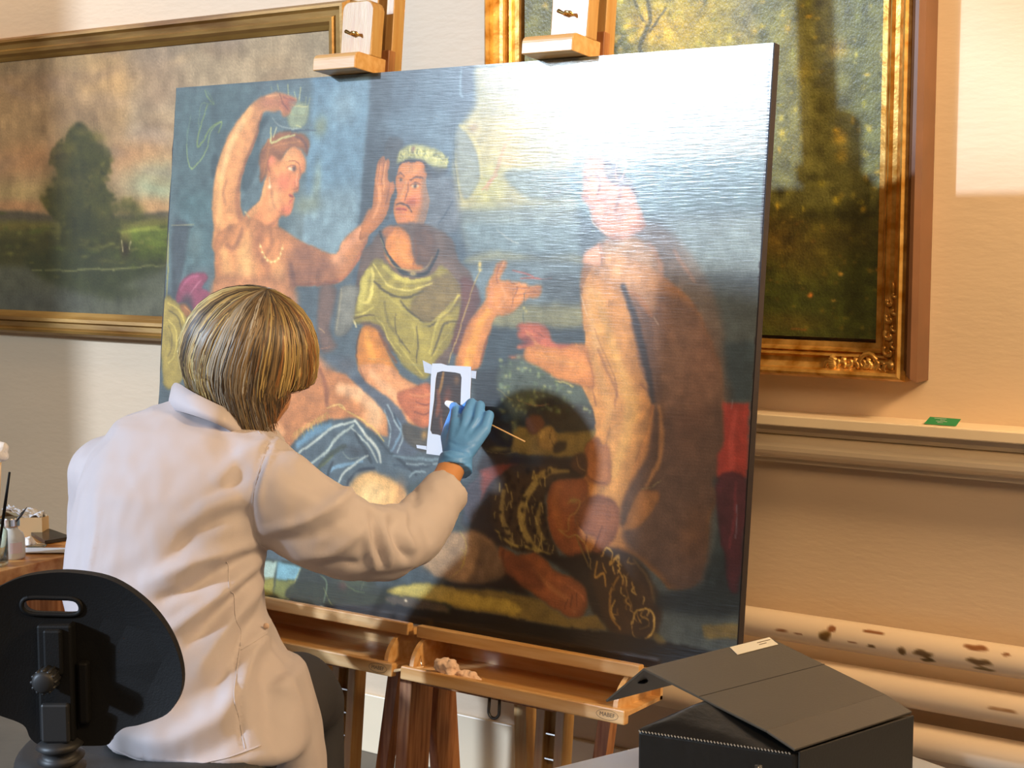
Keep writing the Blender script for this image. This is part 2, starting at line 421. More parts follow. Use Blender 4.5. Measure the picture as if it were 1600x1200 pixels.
('s',11035196,9.2,5.6,0.7,[399.9,233.5,384.5,260.4,363.1,287.7,327.9,295.1]),
('s',8015936,13.2,6.9,0.7,[260.9,298.7,307.1,300.1,345.8,294.8]),
('s',6965828,13.4,8,0.6,[258.6,268.6,264,298.6,272,321.6]),
('e',),
('s',14207096,1.4,0.8,0.75,[192.8,236.3,203.7,252.7,217.4,264.3,232.8,259.5,240.6,238.5]),
('b',15721120,0.8,194.8,241,2.6,1.9,0),
('b',15721120,0.8,200.3,250.4,2.6,1.9,0),
('b',15721120,0.8,205.7,257.4,2.6,1.9,0),
('b',15721120,0.8,211.5,262.8,2.5,1.9,0),
('b',15721120,0.8,218,265,2.5,1.9,0),
('b',15721120,0.8,225.2,263.8,2.5,1.9,0),
('b',15721120,0.8,232.2,259.5,2.5,1.9,0),
('b',15721120,0.8,237,253,2.5,1.9,0),
('b',15721120,0.8,239.8,244.3,2.5,1.9,0),
('p',4082264,4.7,0.8,[9,212,44,212,41,264,28,308,19,328]),
('b',6322303,0.6,60.2,239.1,17.1,29.2,0),
('b',5528934,0.6,77.8,287.6,20.4,14.5,0),
('s',10461306,1.8,0.9,0.7,[5.8,211,30.3,210.3,54.4,209.9]),
('s',3029572,1.2,0.6,0.8,[6.1,213.7,54.7,212.8]),
('p',8667231,2.3,1,[28,313,37,296,60,284,84,283,92,292,79,307,100,316,85,336,68,341,47,327,26,330]),
('s',12089754,2.3,1.4,0.7,[52.9,319.7,68.7,302.3,78.3,294.8]),
('s',11033734,4.6,2.3,0.7,[34.8,310.3,50.8,292.9,70.9,287.7]),
('b',4867152,0.8,50,327.1,13.8,12.2,0),
('p',9261696,2.3,0.8,[81,326,100,316,95,328,78,336]),
('p',9405504,1.5,1,[-2,331,29,330,52,347,61,376,53,410,46,449,8,456]),
('s',12760663,3.5,1.2,0.9,[8.7,333,26.6,337.5,41.6,351.7,50.1,371]),
('s',6117164,2.6,1.2,0.8,[9.5,342.9,27.6,349.7,39.4,366.5,40.9,386.1]),
('s',13024096,2.6,1.2,0.9,[10.7,357.6,25.5,367,32.3,386.4,29,411.1,15.9,422.8]),
('s',6971955,2.3,1.2,0.8,[11.2,365,21.2,379.4,21.2,401.6,15,411.7]),
('s',11774032,2.3,1.2,0.8,[10.5,377.4,15.2,392,12.7,404.4]),
('p',9067572,2.3,0.9,[33,332,47,331,63,344,56,354,41,344]),
('s',13670992,1.7,0.9,0.8,[43.7,334.6,56.5,342.8,55.2,348.9]),
('s',10132056,3.5,0.9,0.8,[-2.9,190,0.4,239.4,3,288.7,4,328.2]),
('p',4145992,3,0.7,[419,100,452,97,443,123,444,176,437,198,426,198]),
('p',10906164,0.8,1,[406,138,409,124,418,117,422,122,426,120,430,125,428,145,432,154,438,153,442,160,436,176,434,189,424,205,410,220,385,233,388,209,402,189,404,166]),
('s',13668442,5.6,3,0.8,[412.4,131,411.2,153.2,415.9,177.8,406.2,202.2]),
('s',13998690,2.5,1.3,0.7,[423.3,124.6,420.5,144.5,423.4,164.6]),
('s',7290914,1.3,0.8,0.8,[412.4,124.3,411.1,144.3,411.5,157.7]),
('s',7290914,1.3,0.8,0.8,[419.9,124.5,418.5,144.5,418.9,157.8]),
('s',8079914,2,1.3,0.7,[431.3,155.8,431.1,171.3,427.8,184.6]),
('s',11758152,2,1,0.7,[438.2,153.7,435,167]),
('p',9937008,1.5,1,[443,116,448,108,464,102,486,103,508,110,528,123,530,138,514,142,499,131,476,122,457,123,443,127]),
('s',14014604,1.5,0.7,0.8,[447.7,109.8,445.7,120.8]),
('s',12042352,1.5,0.7,0.8,[454.5,107.8,453.2,119.9]),
('s',6122314,1.5,0.7,0.8,[460,105.8,463.8,119.1]),
('s',14277782,1.5,0.7,0.8,[463.9,102.6,464.6,111.4]),
('s',12108404,1.5,0.7,0.8,[475.3,106.3,474.9,119.4]),
('s',13817742,1.5,0.7,0.8,[482.4,108.7,486,119.7]),
('s',8227420,1.5,0.7,0.8,[489.1,106.7,495.6,120]),
('s',13028480,1.5,0.7,0.8,[495,111.3,501.4,124.5]),
('s',11384952,1.5,0.7,0.8,[503.5,115.9,507,126.8]),
('s',10135932,1.5,0.7,0.8,[515,124.9,510.6,137.7]),
('s',12634256,1.5,0.7,0.8,[520.5,125,517.4,137.9]),
('s',5069892,1.5,0.7,0.8,[453.9,118.8,451.6,125.4]),
('s',5661772,1.5,0.7,0.8,[487.3,119.8,493.5,128.6]),
('b',8014416,0.8,469.9,108.3,3.3,3.5,0),
('p',3812908,1.5,1,[446,127,465,122,488,125,499,135,506,148,495,148,488,135,466,128,449,132]),
('s',12042352,1.7,0.6,0.85,[465.3,115.5,469.9,113.2]),
('s',12042352,1.9,0.6,0.85,[490.5,113.2,489.2,112.2]),
('s',4148282,1.8,0.6,0.85,[476.1,113.6,477.5,108.4]),
('s',14738088,1.5,0.6,0.85,[496,120.7,495.5,122.9]),
('s',6122314,1.4,0.6,0.85,[497.2,113.5,494.6,110.5]),
('s',14738088,1.4,0.6,0.85,[450.8,115.6,451.1,109.2]),
('s',4148282,1.1,0.6,0.85,[446.7,119.7,447.9,117.2]),
('s',6122314,1.6,0.6,0.85,[515.1,121.2,512.9,120.6]),
('s',4148282,1,0.6,0.85,[467,115,465.8,116.1]),
('s',13028480,1.3,0.6,0.85,[464.7,112.2,463.1,109.4]),
('s',13028480,1.2,0.6,0.85,[528.4,127.8,530.8,122.7]),
('s',13028480,1.7,0.6,0.85,[484.7,117.1,481,116.5]),
('s',6122314,1.2,0.6,0.85,[515.3,124.3,512.1,123]),
('s',14014604,1.6,0.6,0.85,[485.1,115.9,489.7,117.8]),
('s',14738088,1.8,0.6,0.85,[498.3,113.6,494.9,111.1]),
('s',13028480,1.4,0.6,0.85,[458.1,117.2,454.9,112]),
('s',12042352,1.3,0.6,0.85,[498.2,116.7,501.6,117.3]),
('s',6122314,1.8,0.6,0.85,[518.1,127.7,519.7,131]),
('s',12042352,1.4,0.6,0.85,[488.7,112.7,489.2,116.6]),
('s',4148282,1.4,0.6,0.85,[507.1,119,506.2,117.4]),
('s',12042352,1.2,0.6,0.85,[501.6,121.7,501.6,125.3]),
('s',13028480,1.4,0.6,0.85,[450.9,118.6,455.8,123.6]),
('s',4148282,1.4,0.6,0.85,[508.3,117,511,119.7]),
('s',13028480,1.3,0.6,0.85,[494.9,120.3,491.8,114.5]),
('s',6122314,1.1,0.6,0.85,[470.5,114.6,467.5,108.4]),
('s',13028480,1.9,0.6,0.85,[448.3,121.2,452.7,125.9]),
('s',14014604,1.4,0.6,0.85,[517.6,124.6,513.9,124.1]),
('s',14014604,1.5,0.6,0.85,[484.5,111.1,484,116]),
('s',6122314,1.1,0.6,0.85,[505.3,119.8,510,120]),
('s',14014604,1.3,0.6,0.85,[518.9,127.6,516,127.5]),
('s',12042352,1.2,0.6,0.85,[505.1,121.8,503.2,126.1]),
('s',14014604,1.4,0.6,0.85,[522,122.2,522.5,120.6]),
('s',12042352,1.3,0.6,0.85,[478.4,116.1,478.6,114.8]),
('s',14738088,1.8,0.6,0.85,[512.1,121.1,515.8,124.1]),
('s',14014604,1.1,0.6,0.85,[482,108.8,487,112.9]),
('s',13028480,1.4,0.6,0.85,[523.2,122.4,519.4,116.6]),
('s',9411172,1.5,0.6,0.85,[518.6,123.2,517,118.9]),
('s',14014604,1.1,0.6,0.85,[453.4,114.8,448.6,117]),
('s',13028480,1.2,0.6,0.85,[457,119,455.8,119.8]),
('s',9411172,1.6,0.6,0.85,[463.7,117.6,459.4,121.8]),
('s',4148282,1.4,0.6,0.85,[525.6,123.3,527.5,121.9]),
('s',9411172,1,0.6,0.85,[481.8,115.6,478.7,112.3]),
('s',14738088,1.4,0.6,0.85,[497.6,117.2,497.2,121.3]),
('s',6122314,1.9,0.6,0.85,[470.7,118.3,471.6,122.4]),
('s',4148282,1.1,0.6,0.85,[487.2,110.2,490.5,111.8]),
('s',14738088,1.4,0.6,0.85,[477.7,117.5,473.6,114.7]),
('s',14738088,1.6,0.6,0.85,[474.6,113.8,469.2,108.8]),
('s',14014604,1.5,0.6,0.85,[494.2,118.2,495,119.8]),
('s',14738088,1,0.6,0.85,[493.9,114,496.9,109.1]),
('s',4148282,1.4,0.6,0.85,[521.1,128.9,522.8,125.9]),
('s',14014604,1,0.6,0.85,[502,115.5,504.6,115.3]),
('s',14014604,1.5,0.6,0.85,[523.1,128.6,519.2,128.7]),
('s',14738088,1.5,0.6,0.85,[516.9,124,519.8,120.5]),
('s',12042352,1.4,0.6,0.85,[527.9,125.7,530.2,130.6]),
('s',13028480,1.4,0.6,0.85,[501.1,114.7,499.5,113.3]),
('s',13028480,1.2,0.6,0.85,[458.7,111,463.3,114.9]),
('s',9411172,1.6,0.6,0.85,[517.5,128.5,520.1,130.2]),
('s',9411172,1.1,0.6,0.85,[525.9,128.1,525.3,132.3]),
('s',9411172,1.7,0.6,0.85,[520.6,121.9,524.7,121.8]),
('s',4148282,1.8,0.6,0.85,[492.7,114.5,489.2,117]),
('s',13028480,1.3,0.6,0.85,[504.6,114.8,502.1,116.7]),
('s',6122314,1.7,0.6,0.85,[463.3,119.4,466.9,120.3]),
('s',6122314,1.8,0.6,0.85,[514.8,123.4,512.7,120.1]),
('s',12042352,1.1,0.6,0.85,[493.3,118.3,491.7,115.7]),
('s',12042352,1.4,0.6,0.85,[469.3,116.7,471.4,118.8]),
('s',13028480,1.8,0.6,0.85,[450.5,114.2,453.8,114.6]),
('s',4148282,1,0.6,0.85,[516.6,123.2,521.2,126.3]),
('s',14014604,1.4,0.6,0.85,[528.3,132.9,525.4,129.2]),
('s',4148282,1.1,0.6,0.85,[453,119.1,449.9,115.5]),
('s',14738088,1.2,0.6,0.85,[512.4,125.4,509.5,127.4]),
('s',6122314,1.2,0.6,0.85,[479.7,117.2,474.9,112.8]),
('s',14738088,1.1,0.6,0.85,[457.7,111.3,453.8,114.8]),
('s',6122314,1.4,0.6,0.85,[469.6,111.6,471.8,109.2]),
('s',6122314,1.4,0.6,0.85,[509.1,115.4,508.7,111.4]),
('s',9411172,1.3,0.6,0.85,[518.3,125,518.3,119.9]),
('s',4148282,1.4,0.6,0.85,[449,115.4,448.4,115.2]),
('s',13028480,1.9,0.6,0.85,[496.3,113.4,495.3,116.2]),
('s',6122314,1.7,0.6,0.85,[449.4,120.5,451.5,125.5]),
('s',14014604,1.7,0.6,0.85,[505.5,122,510.1,123.8]),
('s',14014604,1.6,0.6,0.85,[472.9,113.9,472.6,108.1]),
('s',4148282,1.5,0.6,0.85,[518.7,122.3,515.7,123.5]),
('s',12042352,1.3,0.6,0.85,[527.4,129.9,531.4,129]),
('s',13028480,1.1,0.6,0.85,[487.1,110,485.6,112.2]),
('s',13028480,1.3,0.6,0.85,[528.8,130.3,525.7,129.6]),
('s',4148282,1.1,0.6,0.85,[471.3,116.6,473.7,119.4]),
('s',4148282,1.4,0.6,0.85,[451.9,117.5,447.6,114.1]),
('s',12042352,1,0.6,0.85,[494.9,111,494.7,107.4]),
('s',6122314,1.9,0.6,0.85,[448.3,120.9,452.8,119.9]),
('s',14014604,1.3,0.6,0.85,[462.1,118.1,465.2,113]),
('s',14014604,1.7,0.6,0.85,[479.1,111,480.1,115.7]),
('p',12088374,1,1,[449,130,466,126,488,128,496,142,495,155,503,177,503,190,494,216,473,220,452,211,443,194,444,178,447,172,442,154,444,141]),
('c',0.5,[449,130,466,126,488,128,496,142,495,155,503,177,503,190,494,216,473,220,452,211,443,194,444,178,447,172,442,154,444,141]),
('b',13667400,0.9,466.4,136.7,16.7,8.8,0),
('b',13597258,0.8,480.5,176.4,12.5,10.9,0),
('b',9067060,0.7,495.1,187.5,11,19.6,0),
('b',13599824,0.7,451.4,160.6,5.6,8.8,0),
('b',11882542,0.6,472.5,180.7,11.1,6.6,0),
('s',4861472,2.2,1,0.85,[467.5,151,478.4,147.5,489.6,150.3]),
('s',4861472,1.7,1,0.85,[443.9,142.8,450,141.2,455.4,146.4]),
('s',14864302,4.9,1.5,0.9,[472.3,158.8,480.7,160]),
('b',3812390,0.95,477,158.8,3.6,2.8,0),
('s',4860956,1.2,0.5,0.9,[468,157.6,476.1,154.5,486,157.9]),
('s',14203024,3,1.2,0.8,[447,150.6,452.2,151.4]),
('b',3812390,0.9,449.9,150.9,2.5,2.2,0),
('s',4860956,1,0.5,0.8,[445.5,148.4,453.9,148.8]),
('s',13998684,3.5,1.7,0.8,[460.6,152,457.4,165.1,454,176.1]),
('s',6240288,2.2,1.2,0.7,[464.4,154.2,464.5,167.4,461.2,178.3]),
('s',4074530,2.7,1.5,0.85,[447,183.5,455.8,181.8,465.9,186.1,475.8,194.9]),
('s',11750454,3.5,1.2,0.9,[447.9,189.2,456.4,189.3,465,192.7]),
('s',5971996,1,0.5,0.8,[448,190.3,465,192]),
('s',13133900,2.5,1.2,0.8,[449.8,194.7,462.5,195.9]),
('b',12876360,0.8,460.5,206.9,11.2,6.6,0),
('e',),
('p',6976128,3.4,0.5,[490,150,544,151,554,220,484,220,492,187]),
('p',3884112,1.9,0.8,[494,133,532,138,522,147,500,148]),
('s',3426912,2.4,1.4,0.6,[543.3,179.3,533.8,196.5,521.4,211.5]),
('s',3097686,1.9,1.2,0.5,[538.6,78.2,538.4,112.6,546.3,147.2,553.8,177.3]),
('p',7110538,2.9,0.7,[542,83,564,96,585,131,584,156,562,177,545,126]),
('s',12763260,5.7,3.3,0.6,[546.6,78.5,563.3,89.8,580.8,113.9,588.5,148.1]),
('s',12160612,6,3.7,0.6,[631,94.4,619.7,115.1,613.7,138.1,597.4,163.1]),
('b',12099688,0.6,630.9,128,12.7,8.4,0),
('b',10517088,0.4,570.8,83.7,7.9,6.4,0),
('s',13208170,2.8,1.4,0.6,[614.3,146.5,602,154.7,589.7,164]),
('s',14207136,1.4,0.9,0.6,[671.2,164.3,686.7,172.8]),
('s',12089448,3.1,1.8,0.4,[689.5,177,708.7,171.1,727.8,167.3]),
('p',5139072,4.5,0.6,[624,145,675,142,736,145,738,176,665,179]),
('p',6115144,2.5,1,[422,220,450,211,494,211,528,222,547,235,557,259,579,276,586,297,573,327,564,357,556,388,525,411,394,350,387,260,406,238]),
('p',12614192,1.5,1,[436,220,456,216,473,231,478,249,487,266,498,268,493,275,460,273,442,267,430,247]),
('s',14457416,9.9,6,0.7,[451.2,233.3,458.1,250.9,475.9,263.9]),
('s',9065512,4.9,3,0.7,[481.9,233.3,486.3,255.1,481.6,266.1]),
('p',10840378,1.5,0.9,[425,220,438,212,446,218,434,229,427,227]),
('p',5914672,3.9,0.7,[481,218,511,220,519,259,493,266,483,246]),
('s',2764596,5.5,1,0.95,[419.2,222.3,429.2,242.3,444.9,262.1,465.7,277.2,488.2,281.3,507.1,276.6,519.5,259.1,524.1,248.3]),
('s',11052140,1.3,0.5,0.8,[421.3,231.2,435.8,253.3,448.2,268.7,468.2,273.9,490.5,274.7,506.6,269.1,515.1,254.9]),
('b',13483904,0.9,482.5,279.2,6.1,3.1,0),
('b',6969914,0.8,482.5,279.2,2.2,1.7,0),
('p',9274934,1.5,1,[413,260,431,262,449,275,472,285,500,285,521,276,531,266,554,285,565,301,565,327,564,349,550,375,530,397,515,420,493,414,469,400,451,377,432,353,408,347,385,350,376,344,386,319,390,290,403,271]),
('c',0.8,[413,260,431,262,449,275,472,285,500,285,521,276,531,266,554,285,565,301,565,327,564,349,550,375,530,397,515,420,493,414,469,400,451,377,432,353,408,347,385,350,376,344,386,319,390,290,403,271]),
('p',6970424,3.9,0.8,[490,307,526,281,559,280,571,306,546,332,515,346,481,334]),
('s',12630872,15.3,7.6,0.9,[403.2,278.1,396.2,300.6,392.5,327.6]),
('s',13814892,6.1,3,0.8,[391.8,318.6,406.3,318.3,412.9,291.4,408.7,273.6]),
('s',12433488,7.5,4,0.8,[431.2,268.9,452,281.8,477.6,288,510.5,285.3]),
('s',13617256,3,1.5,0.8,[411,266.9,426.5,282.2,441.7,295.3,478.6,301.1,516.4,291.7]),
('s',5064740,4,2,0.85,[415.8,291.3,433.7,302.1,457,310.4,479.3,309.9,500.8,302.9]),
('s',5064740,3.4,2,0.85,[463,316.9,480.9,331.8,515.1,348.1,530.9,341.1]),
('s',11117384,3.5,1.7,0.8,[428.2,304.4,454.8,319.3,481.2,336.1,515,346,545.8,323.4,563.1,305.8]),
('s',12170066,3.8,1.9,0.8,[560.5,305.9,551.1,323.3,530.9,341.1,524.4,363,520.5,384.8]),
('s',5393448,3.4,1.9,0.8,[563.1,342.2,542,345.1,532.8,367,523.6,389]),
('s',12432986,2,1,0.8,[422.3,340.1,437.5,352.9,447.3,370.3,468.6,391.4]),
('s',11182924,2,1,0.8,[486.2,346.9,491.3,359.8,489.8,377.4]),
('s',4867364,2.4,1.5,0.8,[493.4,351,498.1,377,496.9,398.9]),
('s',11577680,2.5,1.2,0.8,[461.7,374.1,485.6,395.1,509.2,415.7]),
('s',11577680,1.9,1,0.7,[555.6,348.9,533.6,377.7,521.2,393.4]),
('s',5656616,2.5,1.5,0.8,[455.9,334.7,460.7,361,484.9,386.3]),
('s',6972464,5,3,0.6,[434.9,317.6,442.5,343.9,467,369.5]),
('s',13156962,2.5,1.3,0.8,[378.7,339.2,398.9,336.4,415.6,326.9]),
('s',4865826,2,1,0.8,[382,343.6,404.9,338.4,419.2,338]),
('e',),
('s',14012576,3.1,1,0.8,[375.9,340.4,382.3,348.1,387.2,354.7]),
('p',7304304,2.6,0.9,[355,301,387,299,386,319,380,350,366,367,348,367,349,333]),
('s',10461324,3.1,1.8,0.6,[355.4,303.7,354.3,328.6,350.8,360.4]),
('p',7033416,3.6,0.8,[316,302,346,302,343,333,339,365,353,385,323,389]),
('s',12099704,1.8,1,0.7,[320.7,359.2,330.3,365.7]),
('s',11040856,1.6,1,0.7,[323,388.8,340.8,385.8]),
('b',10252376,0.6,372.3,409.3,14.7,9,0),
('p',5004400,3.6,0.8,[324,402,365,396,396,408,427,438,431,460,387,445,344,429]),
('p',12614690,1.5,1,[395,359,409,352,426,358,439,377,452,397,476,422,505,433,528,443,530,475,498,484,451,463,425,451,406,426,393,408,390,386]),
('s',14457392,12.6,6.6,0.8,[406.7,362.9,414.1,385,420.9,398]),
('s',8014368,5,2.5,0.8,[429.6,362.1,445.5,383.6,460.9,400.6]),
('p',13209442,2.5,0.9,[396,408,450,406,476,422,505,433,528,443,530,475,498,484,451,463,425,451,406,426]),  # pinker forearm: patch of daylight on the panel, painted into the flesh colour
('s',14856324,12.5,7.5,0.8,[419.5,418.1,449.6,438.7,478.7,452.4]),
('s',9067076,3,1.8,0.7,[398.9,412.5,415.3,438.4,445.4,458.9,474.6,472.4]),
('s',4861984,2,1,0.8,[394.8,358.9,389.2,381.5,392.4,403.8]),
('p',6175284,2.4,0.9,[564,284,586,288,598,314,582,344,571,378,561,387,554,366,567,323]),
('p',12615226,1.2,1,[620,267,630,260,636,259,638,264,629,279,627,285,642,287,668,289,673,293,690,291,695,294,691,305,676,308,667,314,648,329,625,334,616,355,610,377,599,403,565,404,568,374,577,348,594,326,606,311,607,294,614,281]),
('c',0.5,[620,267,630,260,636,259,638,264,629,279,627,285,642,287,668,289,673,293,690,291,695,294,691,305,676,308,667,314,648,329,625,334,616,355,610,377,599,403,565,404,568,374,577,348,594,326,606,311,607,294,614,281]),
('s',14523444,14.1,7,0.8,[611.7,325.9,595.4,351.8,587.1,381.9,583.1,399.1]),
('s',13206606,7,3.3,0.8,[614.2,287.8,615.4,304.7,614,321.6]),
('s',7290920,6.1,2.8,0.75,[627.8,333.8,612.2,368.1,604,398.1]),
('s',8014378,1.4,0.7,0.8,[642.3,287.3,655.5,295.4,651.4,308,649.7,320.6]),
('s',14195300,4.2,1.9,0.7,[630,293.8,638.7,308.3,626.9,321.2]),
('s',8079916,1.1,0.7,0.8,[648.1,297.7,670.5,295.1,692.9,294.7]),
('s',8079916,1.1,0.7,0.8,[653.9,308,671,301.3,690.7,298.8]),
('s',14393456,2.3,1.1,0.8,[650.2,292.4,667.8,291.4]),
('s',13666896,1.8,0.9,0.8,[675.5,294,691.5,293]),
('s',9064498,1.4,0.7,0.8,[625.5,266.6,621.3,279.2,624.6,289.7]),
('s',14723192,1.9,0.9,0.7,[632.8,262.3,624.7,273.9]),
('s',11036734,2.8,1.7,0.7,[574.8,356.8,581.7,343.8,596.3,328.4]),
('e',),
('s',12167264,1.7,0.5,0.9,[595,273.3,585.9,292.6,572.9,331.2,564.2,357.2,556.6,381.1,552.6,398.4]),
('b',13680496,0.9,594.4,265.9,3.1,4.7,0),
('b',14208128,0.8,594.9,272.2,3.6,1.7,0),
('s',6969908,0.7,0.5,0.7,[592.8,279.7,583.9,301.1,573.2,335.5]),
('s',11553340,2.1,1.1,0.8,[646.3,272.6,666.7,276.5,679.5,280.4]),
('s',12079164,2,0.9,0.8,[659.6,282.8,679.6,282.1,692.1,283.3]),
('s',9062974,1.3,0.7,0.6,[692.1,283.3,709.2,282]),
('s',13161688,1.2,0.5,0.6,[616.9,218.2,633,228.7,653.7,235.3]),
('s',3951180,1.1,0.7,0.8,[668.3,299.3,667.9,328.4,669.2,347.1]),
('b',12104810,0.8,668.6,321.1,2,2.5,0),
('b',11052128,0.7,672.7,325.2,2,1.7,0),
('p',10769724,1.1,1,[659,343,676,339,696,340,709,350,717,364,752,369,755,411,730,408,705,401,690,390,652,388,652,384,679,381,676,374,664,374,662,370,676,366,660,358,662,349]),
('s',13271110,13.3,6.7,0.85,[703.5,374.8,723.4,380.1,752.9,388.9]),
('s',13666898,5,2.3,0.8,[674.7,353.2,690.6,367.1,703.9,380.9,712.1,392.9]),
('s',13204040,3.2,1.1,0.9,[654.4,386.3,679.5,385.1]),
('b',6960176,0.8,675.4,363.5,10,8.3,0),
('s',13140052,2.3,1.1,0.8,[671.9,349.1,687.2,354.8]),
('s',7354668,1.4,0.7,0.7,[684.3,348.7,702.3,358.3]),
('b',12085836,0.8,664.8,372.3,4,2.5,0),
('q',2766143,4.2,0.9,[594,407,784,381,792,502,616,516]),
('p',4939095,3.6,0.9,[632,405,664,384,713,376,766,398,784,430,783,451,744,448,724,433,686,449,667,467,638,438]),
('q',8353343,3,1,[642,491,671,473,727,477,790,467,792,502,774,503,736,509,690,510,663,509]),
('p',3553589,4.1,0.9,[706,451,744,440,785,443,787,467,746,475,720,466]),
('p',6571312,1.8,0.95,[680,464,696,457,710,464,701,481,688,480]),
('p',9206598,1.2,1,[700,482,710,470,723,470,731,485,729,499,713,503,702,495]),
('s',11443290,3,1.8,0.8,[707.4,476.9,704.8,486.7]),
('s',4602663,1.5,0.9,0.8,[720.1,471.9,719.5,485.6,728.3,495.9]),
('p',2565149,2.4,0.8,[728,490,744,488,742,500,726,503]),
('s',10452070,1.5,0.6,0.8,[666.6,439.5,685.4,445.3,701.9,445.6,714.8,442.1]),
('s',12499819,1.8,0.9,0.8,[722.4,411.5,735.5,413.6,750.2,418.2]),
('s',10132833,1.2,0.6,0.8,[633.6,427.5,651.4,437.7,658.3,440]),
('p',2368546,3.1,0.95,[615,448,639,461,661,482,657,510,630,515,611,497]),
('b',7572589,0.7,664,473.1,4.7,8.3,0),
('b',8885345,0.7,660.4,469.1,2.7,2.2,0),
('b',5860425,0.6,651.4,485.1,8.8,8.3,0),
('b',10001756,0.6,642.6,505.3,16.9,3.9,0),
('s',10460523,1.2,0.6,0.6,[618.8,507.2,649.9,511.8,673,505.7]),
('b',3754815,0.65,705.3,408.9,2.1,2.1,0),
('b',10991486,0.65,659.6,447,1.8,2,0),
('b',6915691,0.65,637.6,421.9,3.3,2.7,0),
('b',5204553,0.65,766.7,385.1,3,2.4,0),
('b',3754815,0.65,719.9,425.4,2.8,1.9,0),
('b',8231297,0.65,642.2,412.6,2.5,3.5,0),
('b',6915691,0.65,740.7,412.6,2.3,2.4,0),
('b',6915691,0.65,742.4,391.7,3.4,3.1,0),
('b',6915691,0.65,670.6,391.8,3,1.7,0),
('b',8231297,0.65,714.5,447.6,3.6,2.2,0),
('b',3754815,0.65,726,436.3,3.6,2.9,0),
('b',9743991,0.65,695.5,436.1,2.3,1.9,0),
('b',5204553,0.65,651,405.8,2.8,3.6,0),
('b',6915691,0.65,737.9,432.1,2.3,3,0),
('b',10991486,0.65,697.8,388.9,3.3,1.7,0),
('b',10991486,0.65,675.4,398.7,3.8,1.7,0),
('b',6915691,0.65,680.7,441.6,2.9,3.5,0),
('b',9743991,0.65,668.8,447.9,2.7,2.3,0),
('b',8231297,0.65,763.9,383.5,2.8,3.3,0),
('b',6915691,0.65,693.5,418,2.8,3.3,0),
('b',3754815,0.65,639.8,416.1,2.7,3.3,0),
('b',9743991,0.65,768,387.3,3.6,3,0),
('b',5204553,0.65,723.6,390,2.5,2.3,0),
('b',5204553,0.65,724.9,445,3.6,2.5,0),
('b',8231297,0.65,664.9,384.7,3.9,2.7,0),
('b',6915691,0.65,649.6,423.9,4,1.8,0),
('b',10991486,0.65,637.1,391.5,2.3,2.2,0),
('b',5204553,0.65,713.1,447.5,3.8,2,0),
('b',3754815,0.65,699.2,411,1.7,2.9,0),
('b',10991486,0.65,729.6,387.8,3.1,3.5,0),
('b',6915691,0.65,721.4,393.8,1.7,3,0),
('b',3754815,0.65,729.6,449.1,2.9,2,0),
('b',10991486,0.65,645.2,425.3,2.4,1.9,0),
('b',10991486,0.65,725.2,392,2.5,1.8,0),
('b',6915691,0.65,679.7,455,2.7,3.5,0),
('b',9743991,0.65,781,387.3,2.3,3.2,0),
('b',3754815,0.65,743.5,447.7,3.2,2.8,0),
('b',3754815,0.65,673,427.7,3.8,2.4,0),
('b',3754815,0.65,642.5,411.7,2.1,2.4,0),
('b',5204553,0.65,737.2,422.6,1.9,2.4,0),
('b',8231297,0.65,749.1,386.4,2,3.2,0),
('b',8231297,0.65,690.7,444.9,3.1,2.6,0),
('b',5204553,0.65,723.4,413.5,2.8,2.1,0),
('b',3754815,0.65,699.5,453.1,3.4,3.3,0),
('b',3754815,0.65,719.9,382.9,1.7,2,0),
('b',9743991,0.65,753.9,403.2,3,2.5,0),
('b',9743991,0.65,700.2,397.7,2.1,1.7,0),
('b',5204553,0.65,702.3,405.6,3.3,2.1,0),
('b',10991486,0.65,650.8,430.4,2.2,2,0),
('b',8231297,0.65,653.8,441.4,2.7,2.2,0),
('b',8231297,0.65,642,441.9,2.5,2.8,0),
('b',6915691,0.65,755.9,415,2.8,1.7,0),
('b',8231297,0.65,740.6,398.2,3.8,1.8,0),
('b',6915691,0.65,745.5,410.4,1.6,3.2,0),
('b',8231297,0.65,673.9,453.1,2.7,2.3,0),
('b',8231297,0.65,696.2,409.4,3.7,1.8,0),
('b',5204553,0.65,762.7,405.6,3.1,3.4,0),
('b',9743991,0.65,734.1,393.1,2.2,1.9,0),
('b',3754815,0.65,759.8,398,3.5,2.3,0),
('b',8231297,0.65,646.8,455.7,2.1,2.9,0),
('b',8231297,0.65,665.1,452.4,2.9,3.4,0),
('b',9743991,0.65,781.7,421.2,1.9,2.6,0),
('b',10991486,0.65,636.2,389.8,2.8,2.2,0),
('b',3754815,0.65,667.6,412,2.7,3.1,0),
('b',9743991,0.65,730,449.7,3.6,3.2,0),
('b',8231297,0.65,688.2,393.1,3.2,2.4,0),
('b',10991486,0.65,718.6,391.4,2.6,1.8,0),
('b',5204553,0.65,650.1,425.1,2.9,3.1,0),
('b',9743991,0.65,737.7,385.4,3.1,3.1,0),
('b',8231297,0.65,705.3,432.5,2.4,2.6,0),
('b',10991486,0.65,749.1,407.3,2.6,2.4,0),
('b',6915691,0.65,765.6,391.4,3.7,3.4,0),
('b',5204553,0.65,744,435,2,1.7,0),
('b',10991486,0.65,766.2,414.2,3.1,2.6,0),
('b',3754815,0.65,649.4,388.3,3,2.1,0),
('b',3754815,0.65,714,394.2,1.9,2.6,0),
('b',8231297,0.65,728.2,387.2,3.8,2,0),
('b',9743991,0.65,750.6,395.9,2.8,2.9,0),
('b',6915691,0.65,636.9,398.1,3.7,2.5,0),
('b',6915691,0.65,705.4,422.2,2.1,2.5,0),
('b',8231297,0.65,693.3,395.2,3.3,3.2,0),
('b',3754815,0.65,711,449.5,3.1,2.2,0),
